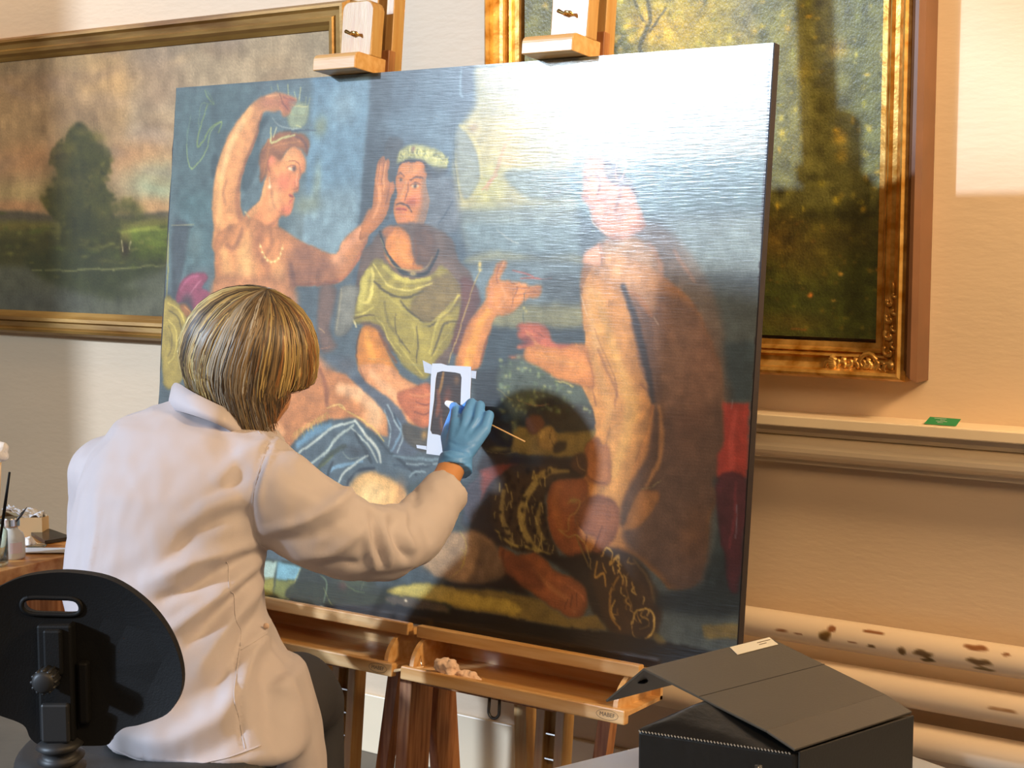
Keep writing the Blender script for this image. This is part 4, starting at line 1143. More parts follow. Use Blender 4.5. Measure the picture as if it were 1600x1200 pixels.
('p',12159612,2.2,0.95,[747,137,754,127,773,128,787,138,807,153,822,169,827,185,843,213,817,228,789,228,767,212,761,200,756,190,745,180,748,172,749,160]),
('c',0.9,[747,137,754,127,773,128,787,138,807,153,822,169,827,185,843,213,817,228,789,228,767,212,761,200,756,190,745,180,748,172,749,160]),
('s',14198928,10.9,5.7,0.7,[761.1,131.5,762.5,151.7,766.3,172]),
('s',9070180,5.6,3.9,0.7,[802.3,152.6,801.6,176.5,796,196.5]),
('b',13138024,0.6,773.9,180.2,14.1,8.1,0),
('s',4862004,2,0.9,0.9,[749.5,152.5,761.3,151.3]),
('s',3810344,2.6,0.9,0.95,[752.1,156,757.7,157.1]),
('s',8142904,2,0.9,0.9,[746.5,177.8,752.6,180.3,756.8,178.9]),
('s',9187368,2.4,1.1,0.95,[755.2,189,765.7,191.2]),
('s',6964288,3.1,1.7,0.7,[764.6,147.7,772.5,160,770,174.1]),
('s',14200992,2.2,1.3,0.7,[752.7,163.7,748.6,173.7]),
('e',),
('p',4864576,2.2,0.85,[775,132,792,136,821,165,832,185,815,169,794,164,781,152]),
('s',12619916,2.2,1.3,0.7,[791.5,130.3,805.4,130.7,808.5,142.7,802.5,156.6,795.3,152.4,794.2,136.4]),
('s',13146240,2.6,1.7,0.6,[812.6,168.7,813.7,184.6,809.6,192.6]),
('s',15265522,1.7,0.9,0.6,[758.9,202.2,769.2,214.4,788.7,224.5]),
('b',5928072,0.6,737.7,136.9,9.6,8.2,0),
('s',4873320,0.6,0.4,0.6,[841.4,59.6,875.1,63.2,918.7,63.4]),
('s',4216426,0.6,0.4,0.6,[855.8,203.8,917.5,205.2,995.4,204.1]),
('s',5993608,0.6,0.6,0.5,[984.6,43,986.6,118.6,991.6,209.4]),
('p',12157010,8.8,1,[104,297,190,286,265,299,284,358,337,411,398,444,356,510,237,556,117,527,101,413]),
('b',14461560,0.7,199.8,408.2,64.1,56.4,0),
('q',11893320,2.7,1,[169,433,265,428,319,416,373,423,416,443,452,476,460,504,390,494,301,495,273,539,178,547]),
('s',14197362,18.9,10.8,0.8,[229.3,458.3,225.5,491.3,258.7,512.3]),
('s',9066040,7.8,5.2,0.8,[325.1,416.1,335.8,438.4,341,467.6]),
('s',14463112,20.3,10.2,0.9,[363.1,443.6,398.6,448.3,428.7,464.4]),
('b',14465168,0.8,429.7,477.6,19.9,24.3,0),
('s',9064504,5.4,3.8,0.7,[274.3,432.5,266.8,456.1,243.3,476.1]),
('s',10513984,4.3,3.2,0.7,[240.6,523,266,525.7,273.2,539.1]),
('q',5004404,2.5,0.95,[373,423,403,426,444,446,474,464,492,484,504,501,522,515,495,528,465,528,455,505,452,476,428,455]),
('s',10007752,3,1.5,0.8,[451.2,460.7,466.9,481.7,482.3,500.4,472.8,523.1]),
('s',9416904,2.5,1.5,0.8,[446.1,467.7,459.3,493.3,458.1,515.5]),
('s',7314112,4,2,0.8,[469.4,477.2,479,494.1,461.6,524]),
('s',3425884,4,2.2,0.8,[463.3,471,475.7,487.7]),
('p',11034682,2,1,[467,444,494,434,526,428,530,480,514,487,497,480,474,461]),
('s',13140048,3.9,1.9,0.8,[489.1,443,511.2,443.9,527.4,440.8]),
('s',6960164,1.7,1,0.8,[500.9,453.2,517.6,456.5,525.6,453.9]),
('s',6960164,1.7,1,0.8,[499.2,466.4,515.9,469.7,526.4,464.7]),
('s',12614224,3.4,1.5,0.8,[501.4,459.7,523.4,460.5]),
('s',12547144,2.9,1.5,0.8,[502.5,474.9,519.2,478.1]),
('p',4604988,2.4,0.9,[481,483,515,489,528,488,525,519,488,507]),
('b',11569212,0.8,517.8,495.6,5.4,5.6,0),
('p',4479082,2.1,1,[270,544,290,517,313,499,343,488,372,484,395,481,419,492,443,508,467,526,506,527,549,521,587,527,614,541,584,561,536,557,493,574,470,563,424,558,401,556,391,579,386,593,351,592,331,576,299,555]),
('c',1.1,[270,544,290,517,313,499,343,488,372,484,395,481,419,492,443,508,467,526,506,527,549,521,587,527,614,541,584,561,536,557,493,574,470,563,424,558,401,556,391,579,386,593,351,592,331,576,299,555]),
('s',6263744,13.1,6.8,0.8,[291,528.4,319.8,505.6,349.2,496.6]),
('s',11058372,4.2,1.8,0.9,[286.1,545,315.2,524.2,355.3,498.5,395.6,485.5]),
('s',10467006,4.7,2.1,0.9,[317.4,553.9,346,533.2,368,508.9,393.1,491.3]),
('s',3687998,6.7,3.1,0.9,[324.5,567,352.3,537.3,380.8,521.5]),
('s',5991240,3.6,2.1,0.7,[321.3,565,341.5,551.8,358.3,536.8]),
('s',11846856,5,2.3,0.9,[395.5,484.4,414.2,501,438.7,521.4,445.7,538.6]),
('s',10532028,3.5,1.8,0.9,[390.6,496,421.1,516.1,440,539]),
('s',3030088,6.6,3,0.9,[396.9,502.3,415.9,523.2,428.7,540]),
('s',2635332,5.5,3,0.8,[415.9,485.2,446.5,511.9,479.1,533.6,508.1,550.8]),
('s',7315660,5.2,2.6,0.8,[343.9,583.5,354,559.8,377,548.8,411.5,541.4]),
('s',11584716,3.6,1.8,0.9,[367.9,585.8,378,562.3,400.1,544.6,422.3,531.6]),
('s',2766918,5.2,2.6,0.9,[350,585.2,351.4,564.6,358.9,545.8]),
('s',7116984,4.2,2.1,0.8,[331,573.2,336.2,561.4]),
('s',2042944,5.1,2.5,0.9,[386,590.8,390.3,570.2,409.4,552.8,435,548.3]),
('b',3819092,0.8,398.7,526.8,23.2,8.9,0),
('s',8361624,1.5,0.8,0.8,[375.6,530.9,388,538.9,405.2,535.2]),
('s',7377064,4.9,2.4,0.8,[467.5,527.9,506.5,529.1,547.3,527.9]),
('s',9218236,2.9,1.4,0.8,[490.5,537,523.5,536.4,560.9,531.1]),
('s',3425882,4.9,2.9,0.8,[468.5,541.1,507.5,542.1,534.3,535.5]),
('s',8626356,2.9,1.5,0.8,[497.5,556.1,507.8,546.5,524.3,547.2]),
('s',6257812,4.8,2.9,0.7,[535.3,548.4,561.7,541.8,588.4,543.7]),
('e',),
('p',3820626,3.4,1,[493,572,536,555,584,553,591,573,588,608,604,615,567,619,511,594]),
('s',12100688,1.1,0.5,0.75,[279.3,517.8,284.8,508.1,282.8,522.1]),
('s',13482088,1.1,0.5,0.75,[286,519.8,288.6,506,289.7,519.5]),
('s',10259520,1.1,0.5,0.75,[291.9,512.7,292.5,503.9,296.6,516.9]),
('s',12100688,1.1,0.5,0.75,[291.2,515.3,296.3,501.8,303.4,514.4]),
('s',13482088,1.1,0.5,0.75,[297.1,508.1,300.1,499.6,298.1,512.7]),
('s',10259520,1.1,0.5,0.75,[303.7,510.2,304,497.5,304.9,510.1]),
('s',12100688,1.1,0.5,0.75,[302.3,503.6,307.8,495.4,311.7,507.5]),
('s',13482088,1.1,0.5,0.75,[308.9,505.7,311.6,493.3,318.5,505]),
('s',10259520,1.1,0.5,0.75,[314.7,498.6,315.4,491.2,313.3,503.3]),
('s',12100688,1,0.5,0.75,[314,501.2,319.2,489.2,320,500.8]),
('s',13482088,1,0.5,0.75,[319.8,494.1,322.9,487.1,326.8,498.2]),
('s',10259520,1,0.5,0.75,[326.4,496.2,326.7,485,333.6,495.7]),
('s',12100688,1,0.5,0.75,[325,489.7,330.5,482.9,328.3,494]),
('s',13482088,1,0.5,0.75,[331.5,491.7,334.2,480.8,335.1,491.5]),
('s',10259520,1,0.5,0.75,[337.2,484.7,338,478.8,341.8,489]),
('s',12100688,1,0.5,0.75,[336.5,487.3,341.7,476.7,348.5,486.5]),
('s',13153372,2.3,1.3,0.8,[364.8,466.1,389.1,475.9,418.9,487.3,437.1,499.3,449.2,509.5]),
('s',14206584,1.8,1,0.8,[341.4,472.2,364.6,463.9,376.9,469.9]),
('p',12622432,3.6,1,[392,588,396,570,413,557,441,553,470,563,493,576,492,596,474,611,428,611,398,601]),
('b',14861452,0.9,432,584.2,34.2,19.9,0),
('b',12094040,0.6,482.5,579.4,11.1,19.6,0),
('q',3160628,3.1,1,[216,699,322,695,441,699,497,696,526,714,580,716,583,758,221,764]),
('q',10469572,1.6,1,[239,701,264,699,259,724,231,728]),
('q',6988740,1.6,1,[264,699,310,701,303,721,263,725]),
('q',9079354,1.9,1,[218,729,259,724,261,749,220,752]),
('q',7305788,1.6,1,[263,725,303,722,293,751,261,749]),
('s',11776112,1.3,0.8,0.8,[309.1,703.9,299.8,723.5,289.5,750.2]),
('p',2633759,2,0.9,[303,723,360,718,471,722,473,748,296,751]),
('s',6982264,3.1,1.6,0.7,[347.4,708.3,360.1,718,356.3,745.8]),
('s',9083482,1.5,1,0.7,[354.7,725.6,368.1,744.2,374.3,747.9]),
('s',6191700,2,1.3,0.6,[383.3,710.6,407.4,718.7,430.7,720.1]),
('s',10135680,1.3,0.8,0.6,[426.8,707.3,424.6,716.5]),
('b',6173744,0.6,389.7,716.5,8.7,6.7,0),
('b',4741700,0.7,412.5,709.1,25.9,8.9,0),
('p',3951704,3.4,0.9,[447,703,511,670,551,683,572,687,524,697,470,713]),
('p',10524746,2,1,[467,715,497,703,538,695,589,697,631,700,682,702,683,718,575,718,526,719,487,719]),
('p',12630112,1.9,0.7,[481,711,511,702,552,700,566,713,526,714]),
('p',6051148,1.7,0.9,[471,722,510,719,569,721,570,730,516,731,471,730]),
('q',1315343,2.6,1,[222,771,357,750,471,732,570,731,684,722,687,772,224,797]),
('b',15262928,1,502.9,722.3,3,1.9,0),
('b',15262928,0.9,503.9,680,1.4,1.5,0),
('b',14212312,0.9,487,752.7,3.3,1.3,0),
('b',14212312,0.9,353.7,752.1,5.3,1.1,0),
('p',3022868,2.9,1,[534,413,554,408,575,411,578,442,579,497,548,497,529,494,530,454]),
('s',10122280,4.8,1.9,0.85,[544.7,411.3,542.6,426.9,539.2,440.1]),
('s',8012832,6.7,2.9,0.8,[536.8,435.9,540.2,453,537.1,470.4]),
('b',6961696,0.8,554,436.6,6.4,7.7,0),
('b',9062952,0.7,552.7,447.9,5.3,5.1,0),
('s',5910552,5.7,2.9,0.8,[545.1,461.3,544.2,478.6,549.5,492]),
('b',8018476,0.7,567.6,418.7,5.3,6.8,0),
('b',9072712,0.7,561.7,453.3,3.2,2.6,0),
('s',7297588,2.9,1,0.7,[543.9,474.3,546.9,485.3]),
('b',4868664,0.8,560.3,464.6,6.4,8.5,0),
('s',2103324,3.9,1.6,0.9,[994.7,2.2,998.8,175.5,1000.3,371.5,1000.8,552.7,1001.9,730.4]),
('s',4150630,2.9,1.9,0.6,[-14.6,1.8,626.9,2,995.6,4.5]),
('s',8362156,2,1,0.25,[412.3,398.4,551.7,404.9])]
OPS_L=[
('q',10126440,9.1,1,[167,-62,1053,-31,1047,434,138,467]),
('q',10717796,37.3,0.8,[166,-41,655,-7,650,130,157,111]),
('q',10523518,21.7,0.9,[582,-2,1029,-7,1027,144,577,157]),
('b',8679514,0.6,364.5,45.9,97,41.6,0),
('b',8284756,0.6,457.5,102.1,93.3,30.7,0),
('b',11834472,0.6,566.3,36.9,88.6,49.6,0),
('b',9206376,0.6,652.2,71.2,56.8,58.5,0),
('b',11444104,0.7,721,113.3,68.8,38.5,0),
('b',9404272,0.6,632.4,21.2,71.5,29.3,0),
('b',10127996,0.7,635.7,139.2,57.4,19.7,0),
('b',10849382,0.6,310.9,138.2,99.7,31.8,0),
('b',11765856,0.7,358.7,171.4,146.6,31.6,0),
('b',12159584,0.7,605.4,178,72.9,29.9,0),
('b',11116676,0.7,648.1,198.8,85.8,29.6,0),
('b',10135696,0.8,647.5,218.6,71.6,29.7,0),
('b',11772016,0.7,306.7,223.4,116.9,25.7,0),
('b',12622448,0.8,617.4,253,87.2,16,0),
('b',11831908,0.8,305.6,246.9,100.3,12.9,0),
('p',5657156,4,0.9,[185,257,322,254,403,262,482,265,660,258,717,264,716,278,184,277]),
('q',7302200,6.9,1,[149,271,1049,269,1048,325,145,332]),
('q',4868648,7.9,1,[147,299,465,288,494,350,143,366]),
('q',6122030,6.6,0.9,[572,283,1025,279,1025,325,586,329]),
('s',9080900,7.2,3.6,0.7,[557.1,290.1,623.7,284.1,716.1,282.3]),
('q',5987920,9.3,1,[144,349,1048,329,1047,434,138,467]),
('p',3883044,10.3,0.9,[318,331,417,314,571,308,651,323,643,348,554,370,523,391,430,382,350,363]),
('b',4014632,0.8,553.6,385.1,60.2,14.4,0),
('b',5595167,0.6,608,318.3,58.6,18.1,0),
('s',9210976,2.6,1.3,0.7,[333.8,353.1,447.1,350.6,540,346.3,650.8,340]),
('b',5263404,0.7,303.6,287.7,100.6,12.9,0),
('b',8023096,0.5,287.2,279.1,101.3,6.5,0),
('b',5001296,0.5,347.9,405.5,148.7,21.5,0),
('b',6842976,0.5,612.6,399,58.6,20.3,0),
('p',4474143,3.8,0.95,[466,115,487,129,505,150,532,158,534,188,518,206,532,227,537,257,552,278,541,314,417,314,412,277,381,256,369,233,395,219,409,194,388,172,399,149,424,144,438,127]),
('b',3948062,0.7047658480825786,427.6,235.5,7.8,2.9,0),
('b',6709296,0.783735262613199,434.3,156.5,8.7,4.3,0),
('b',3093016,0.5916428525272831,517.4,163.6,4.9,5.2,0),
('b',4868642,0.8915672092266291,449.8,205.4,8.5,5.3,0),
('b',5985832,0.7129661714921747,506.2,178.8,5.3,2.8,0),
('b',6709296,0.7359001212651717,410.4,190.3,7.2,3.1,0),
('b',3948062,0.8404617357604773,388.5,176.1,4.6,5,0),
('b',7498808,0.8361033400285725,486.4,214.5,5.2,5.5,0),
('b',5985832,0.658642116732586,445,225.7,7.5,5.5,0),
('b',4868642,0.7724246046340139,474.4,219.2,6.2,4.5,0),
('b',3093016,0.8098317372214,464,217.5,7.5,4.4,0),
('b',4868642,0.7972225582178589,383.2,219.6,7.9,5.6,0),
('b',3093016,0.5692958440682642,463.6,220.3,6.7,3.6,0),
('b',4868642,0.5178446709916131,517.1,257.3,9,5.5,0),
('b',3948062,0.5559109952690762,518.3,307.6,3.9,5.5,0),
('b',7498808,0.8898211504150615,460,301.5,5,4.3,0),
('b',3093016,0.7382464455087306,404.7,207.5,6.4,4.3,0),
('b',5985832,0.6711110445603143,486.1,286.8,6.7,5.3,0),
('b',6709296,0.648338148632956,424.5,250.2,9.5,5,0),
('b',3948062,0.721291797871924,455.4,236.6,4.4,5.2,0),
('b',4868642,0.6113514699936947,521.7,193.2,8.4,2.7,0),
('b',3948062,0.5163918234476839,476.5,230.4,5.5,4.4,0),
('b',3093016,0.8852681931160514,514.9,194.5,5.2,5.4,0),
('b',7498808,0.7399540667675085,379.5,236.1,6.5,5.9,0),
('b',3948062,0.6119866299713241,475.2,255.6,6,4.6,0),
('b',3093016,0.5760929758657314,412.5,149,8.3,3,0),
('b',3093016,0.8111064719963084,457.7,226.9,5.7,2.8,0),
('b',4868642,0.5090114042165378,545.6,254.9,6.2,2.7,0),
('b',3948062,0.8774524105771169,437.4,228,5.2,5.8,0),
('b',4868642,0.8026329962628822,519,226.9,4.8,5.1,0),
('b',3948062,0.6125993875093818,490.2,214.3,7.2,3.7,0),
('b',6709296,0.8624550198269012,536.9,174.1,6.5,5.1,0),
('b',5985832,0.6347257363715093,447.2,184.6,6.8,4.9,0),
('b',7498808,0.7261986933633457,442.8,212.4,4.5,5.9,0),
('b',6709296,0.5090036900942562,490,141.9,7.7,5.2,0),
('b',7498808,0.687262804310876,463.1,206.6,4.8,3.7,0),
('b',5985832,0.5285101871048576,415.1,213,6.1,3.2,0),
('b',6709296,0.6825973169393108,470.4,249.7,6.8,3.2,0),
('b',5985832,0.8742145841737424,391,234.8,7,3.8,0),
('b',5985832,0.509506060734197,485.5,132.3,7,2.9,0),
('b',4868642,0.8562630924390148,482.7,238,8.6,5.3,0),
('b',5985832,0.8852823582425846,493.9,217.4,9.2,3.9,0),
('b',3093016,0.8071509908223802,540.6,236.6,7,3,0),
('b',6709296,0.8161563327878552,447.7,163.2,6,4.5,0),
('b',3948062,0.5335829634862191,416.2,204,7.3,3.7,0),
('b',5985832,0.7138711039425967,442.1,228.9,6.6,4.8,0),
('b',3948062,0.5744017949690323,508.8,203.1,6.4,3.1,0),
('b',3093016,0.7088254024586886,520.8,233.9,8.5,4.5,0),
('b',7498808,0.8501256981824464,452.2,157.2,5.8,6.1,0),
('b',5985832,0.5325035686633269,504.8,191.4,7.8,6,0),
('b',6709296,0.7646400654053533,476.9,221.5,5.3,2.7,0),
('b',3093016,0.7021090858971111,583.9,250.7,6.6,3.5,0),
('b',7498808,0.6003288356399135,474.5,305.1,6.9,5.5,0),
('b',3948062,0.6061051448234299,509.1,222.4,4.3,6,0),
('b',3093016,0.7025652139665655,482.2,204.8,6.9,3.4,0),
('b',5985832,0.5936501475702998,442,177.9,9.4,6.1,0),
('b',4868642,0.6687680240609405,411.2,144.8,8.3,3.8,0),
('b',3093016,0.5736497261037723,421.8,215.9,6.1,4.3,0),
('b',7498808,0.8872427929494862,515.7,180.9,4.3,5.3,0),
('b',4868642,0.5622161825853292,579.8,271,6.8,2.8,0),
('b',3093016,0.6048860020408818,466.4,154.5,8.4,3.3,0),
('b',5985832,0.7067381842462895,463.5,219.5,5,4.3,0),
('b',3093016,0.8043722486110145,476,203.4,8.7,3.7,0),
('b',7498808,0.8259273957113586,404.7,224.2,7.2,2.7,0),
('b',3093016,0.8719207340054961,451.7,139.3,5.6,2.6,0),
('b',3948062,0.8111195253587232,509.2,302.6,7.9,5,0),
('b',3093016,0.7280937522722566,472.2,215.4,7.2,4.7,0),
('b',5985832,0.722686184821229,578.5,237.5,5.6,3.5,0),
('b',3093016,0.8439945263353086,514.8,240.7,8.1,2.9,0),
('b',5985832,0.7806040074356018,439.4,198.6,8.1,3.7,0),
('b',4868642,0.6655788422991709,453.1,200.1,5.7,5.4,0),
('b',3948062,0.7280497732792357,461,241.3,4,4.7,0),
('b',3948062,0.7554290403398296,468.5,196.9,8.6,5.5,0),
('b',4868642,0.7637394508828408,501.6,215.2,5.6,5.1,0),
('b',3948062,0.5740027856573215,476.9,126.6,7,6.1,0),
('b',5985832,0.7598976289971877,403.4,160.9,7.1,5.8,0),
('b',6709296,0.8442017289074855,370.7,236.6,7.8,4.9,0),
('b',3948062,0.5174663108752743,423.7,281.4,7.5,4.1,0),
('b',3948062,0.7748454256571042,416.9,140.9,5.2,2.9,0),
('b',5985832,0.8275075219603384,487.6,202.3,6.8,3.6,0),
('b',3093016,0.8944272951569319,421.1,195.9,6.1,3.8,0),
('b',7498808,0.6240059973096055,473.1,245.2,5.9,5.4,0),
('b',4868642,0.5039821212972886,414.6,195.3,4,5.8,0),
('b',4868642,0.6984098352553293,479.5,224.7,4.1,4.4,0),
('b',3093016,0.5325023468386934,451.7,226.5,4.2,6.1,0),
('b',6709296,0.7284630075945236,379.1,245.7,9.7,4.4,0),
('b',7498808,0.8933281157385119,400.5,206.4,7.6,2.9,0),
('b',7498808,0.8020843101530375,443.5,284.8,8.1,4.4,0),
('b',5985832,0.7587654033826252,518.7,192.4,4.5,3.4,0),
('b',3093016,0.5455434541866917,466.3,216.7,8.6,3.1,0),
('b',5985832,0.6231849746097715,506.8,159.4,4.9,3.4,0),
('b',3093016,0.6461330021437917,453.8,138.2,8,5.8,0),
('b',7498808,0.7025498048097286,424.5,240.4,9.5,5.9,0),
('b',3093016,0.8735331064730347,397.2,235.6,7.5,4.4,0),
('b',3948062,0.8377994310665504,435.5,226.7,5.8,6.2,0),
('b',6709296,0.6790594593041215,439.6,206,7.8,4.1,0),
('b',4868642,0.5919122957858094,523.4,203.5,8.5,5.2,0),
('b',3948062,0.83333767867161,532.7,294.7,7.3,3.8,0),
('b',4868642,0.7884108345969729,505.3,238,8.8,4.7,0),
('b',7498808,0.5047189513956196,478.3,223.4,7.3,4.6,0),
('b',3093016,0.8438055675675113,482.1,249.5,4.2,5,0),
('b',5985832,0.5288338448390557,461.3,214.8,7.5,3.5,0),
('b',4868642,0.5956568457630598,544.3,275.7,6.6,3.6,0),
('b',4868642,0.5766748183370775,458.9,209.6,6.4,5.6,0),
('b',6709296,0.516830892553876,446.7,262.3,8.6,3.4,0),
('b',3948062,0.5906987256637174,430,220.7,7.4,3,0),
('b',3948062,0.8352698647187671,392,218.5,6,3.6,0),
('b',7498808,0.7843059764830076,525.7,234.3,4.6,4.1,0),
('b',7498808,0.5548155594688617,422.8,172.3,9.1,2.7,0),
('b',7498808,0.8889494086661449,460.6,180.6,9.2,4.8,0),
('b',5985832,0.6501020897577255,526.8,207,8.3,3.2,0),
('b',7498808,0.5099594092934225,458.7,147.8,4.8,3.5,0),
('b',5985832,0.5772780157723271,398.1,263.3,6.8,4.4,0),
('b',6709296,0.8572602281392416,468.8,132.2,8.4,3.2,0),
('b',7498808,0.6085928510350452,418.4,191,4.8,3.2,0),
('b',6709296,0.5370576122455576,456.5,199.5,7.3,2.9,0),
('b',6709296,0.5291781511773634,531.4,239.3,5.5,4.9,0),
('b',7498808,0.760512235980544,474.9,209.8,6.6,3.1,0),
('b',6709296,0.6301644168994972,396.3,175.7,9.5,4.8,0),
('b',3948062,0.871334981735681,395.1,260.2,4.8,5.3,0),
('b',6709296,0.5748663096765602,475.6,238.3,7.3,5.5,0),
('b',7498808,0.8540758611182961,428.7,248.6,9.2,4.7,0),
('b',3093016,0.5463812770175633,386.4,219.5,6.6,2.8,0),
('b',4868642,0.696350986578939,508.4,173.1,4.6,6,0),
('b',5985832,0.7948481180533125,486.8,254.9,4.2,3.6,0),
('b',3093016,0.7654553644690887,445.1,160.2,6.2,5.2,0),
('b',6709296,0.5974031208446975,470.3,241.9,6.8,6.2,0),
('b',3948062,0.8802680834190946,455.6,173.8,6.6,5.5,0),
('b',3948062,0.6913841387765811,484.6,210.2,8.5,5.1,0),
('b',3093016,0.7558418996913303,479.8,309.7,7.7,3.6,0),
('b',3948062,0.8379301777184005,505,169.4,7.7,5.9,0),
('b',3948062,0.5479702397879601,475.3,237.5,4.1,2.7,0),
('b',6709296,0.7491517883154531,506.5,159.7,4.7,5.5,0),
('b',4868642,0.8246120114056279,463,204.4,5.3,2.7,0),
('b',4868642,0.8105648111589665,487.5,223.5,6.6,5.6,0),
('b',3093016,0.5463687752819678,446.1,188.3,8.3,5,0),
('b',6709296,0.6850671892520666,467.7,302.2,6.5,4.5,0),
('b',3948062,0.625307297688339,442.2,221.6,6.4,3.3,0),
('b',4868642,0.6710470441966325,540.1,273.2,7.5,6.1,0),
('b',7498808,0.5214348325725779,398.1,162.6,5.4,4.5,0),
('b',3948062,0.5034822659618122,420.1,235.8,6.7,5.3,0),
('b',3093016,0.7006968487862244,549.7,269.5,5.5,4,0),
('b',3948062,0.7912822077715922,437.3,146,5.8,5.5,0),
('b',5985832,0.6782885000438972,506.9,264.2,7.8,5.1,0),
('b',3093016,0.578360358511708,464.9,261.3,6,3.2,0),
('b',5985832,0.7870063284960185,414.9,191.6,9.2,5.5,0),
('b',6709296,0.7055700576029993,397.5,155,4.7,4.4,0),
('b',4868642,0.514404861550203,418.8,161.7,7.9,4.9,0),
('b',5985832,0.7125498077727879,562.8,243.3,6.2,4.2,0),
('b',3093016,0.57585578258092,406.8,168.3,4.6,5.2,0),
('b',3093016,0.594271276546442,477.5,145.8,6,5.1,0),
('b',4868642,0.7303792307880559,421.2,168.6,7.9,5.2,0),
('b',5985832,0.5275496042006853,568.3,238.3,7.8,6,0),
('b',3093016,0.5514553981593681,473.4,239.3,9.1,3.5,0),
('b',6709296,0.5440265449501989,471.8,184.4,6.6,4.9,0),
('b',3093016,0.8665689224358784,469.5,191,8.8,3.6,0),
('b',6709296,0.6285128309305954,533.5,247.1,3.8,4.6,0),
('b',3948062,0.6029326484755596,399.8,203,7.8,3.7,0),
('b',3948062,0.6025899265586163,451,226.4,7.8,5.4,0),
('b',4868642,0.6574311041372358,503.5,179.4,7,5.4,0),
('b',4868642,0.862644283948862,433.1,137.8,5.6,4.5,0),
('b',4868642,0.7810970369470573,538.9,229.2,5.4,3.1,0),
('b',4868642,0.7682648468557811,479,159,5.3,4.3,0),
('b',3948062,0.7662643159139364,466.9,172.3,4.4,5,0),
('b',7498808,0.586419332370664,424.2,147.5,4.5,3,0),
('b',3948062,0.6040642833082748,461.1,211.7,5.4,3.4,0),
('b',5985832,0.6662216732456787,502.9,252.6,9.1,3.1,0),
('b',5985832,0.549517357327437,419.6,225.9,8.2,3.5,0),
('b',4868642,0.8036176308417455,491.4,204.6,5.2,5.3,0),
('b',6709296,0.7327232494595076,488,213.3,5.2,4.2,0),
('b',4868642,0.5307938831960449,433.3,143,6.4,5,0),
('b',4868642,0.6428921538912038,431.2,240.1,7.6,5.8,0),
('b',5985832,0.8292782061255648,504.1,193.1,4,5.1,0),
('b',4868642,0.5481511934639538,444.8,200.3,6.5,3.3,0),
('b',7498808,0.8709135196676929,450,251.8,5.9,3.5,0),
('b',6709296,0.5129165211804854,399.5,246.2,7.9,5.2,0),
('b',6709296,0.6948001816401677,514.9,258.2,7.8,3.6,0),
('b',3948062,0.5316552949600712,414.7,199.6,5.8,5.9,0),
('b',3948062,0.5310119209947448,498.8,230.2,5.4,4.3,0),
('b',4868642,0.7963175772669369,461.5,209.7,9.2,2.9,0),
('b',7498808,0.7485596010402406,526.6,239.7,3.9,5.5,0),
('b',3093016,0.871775457109202,468.3,181.8,7.1,3.1,0),
('b',4868642,0.6355599654342164,468.8,220.5,6.2,3.6,0),
('b',3948062,0.7989413312716783,525.2,226.9,7.1,4.3,0),
('b',7498808,0.6615018643490272,419.7,274.3,5.3,5.6,0),
('b',6709296,0.8721335700706265,484.3,200.6,6.3,3.5,0),
('b',5985832,0.5524483130181896,408.8,258.1,5.7,5.9,0),
('b',7498808,0.5845666538502962,437.5,137.2,6.5,4.5,0),
('b',3093016,0.5709697055521308,447.1,210,5.8,2.7,0),
('b',7498808,0.8298818930214925,402.8,216.3,7.1,3.9,0),
('b',5985832,0.5006357649495444,375.5,242.8,9.7,3,0),
('b',5985832,0.8388478690500514,449.5,217.6,5.8,4.6,0),
('b',4868642,0.5819074957251363,387.4,255.6,5.4,3.7,0),
('b',5985832,0.6422169027765257,583.5,244.9,8,4.1,0),
('b',7498808,0.5398021570974603,473.5,152.5,6.6,4.4,0),
('b',3093016,0.5547692899424665,449.2,235.4,6.4,5,0),
('b',3093016,0.8697770638053566,535,230.8,5.4,4.8,0),
('b',5985832,0.587563171681244,452.5,194.8,8.9,5.6,0),
('b',5985832,0.6756876560256491,545.3,245.7,6.5,5.2,0),
('b',5985832,0.6529997950597305,528.3,267.3,8.5,5.5,0),
('b',5985832,0.6596029555815004,577.3,248.8,8.6,4.1,0),
('b',5985832,0.5257912376656022,469,155.8,6,4.1,0),
('b',5985832,0.7572172915079058,537.9,254,5.2,5.5,0),
('b',5985832,0.7716065560637082,536.5,248.7,6.9,4,0),
('b',6709296,0.8700209576025459,477.1,225.5,5.5,4.7,0),
('b',3948062,0.7076318124424377,439.6,136.5,7.2,5.8,0),
('b',3948062,0.7639185522134582,520.9,196.8,6.6,3.9,0),
('b',3948062,0.5991133900311993,548,251,6.1,4,0),
('b',5985832,0.8092211855640801,533.4,193.8,5.9,5.5,0),
('b',3093016,0.602747987384483,458.5,117.5,9.3,5.1,0),
('b',6709296,0.510744852043923,435.5,272.5,8.1,6,0),
('b',3093016,0.5938988433013561,423.7,162.9,8.7,3,0),
('b',5985832,0.8901371821816104,493.7,190.1,4.3,3.7,0),
('b',5985832,0.6352128092777902,411.1,198.6,6.5,4.1,0),
('b',6709296,0.8728163267578026,451.1,191.8,4.7,3.4,0),
('b',3948062,0.6806821462508414,499.5,179.8,9.1,5.5,0),
('b',6709296,0.6388266010694366,516.5,206.2,6.5,6.1,0),
('b',6709296,0.6866842888109419,468.7,225.3,4.6,5,0),
('b',6709296,0.543920172076714,561,270.6,7.1,4.2,0),
('b',3093016,0.5391295609626297,454.1,192.8,4.4,3.8,0),
('b',7498808,0.6716462773366673,534.9,235.1,6.2,4.9,0),
('b',4868642,0.7948951057180115,401.5,266.3,9.3,4.4,0),
('b',3948062,0.5035210228121717,408.7,178.7,7.8,4.5,0),
('b',4868642,0.6998166016156393,507.7,240.1,8.4,5.1,0),
('b',3093016,0.8752999610720755,429.3,223.7,9.2,3,0),
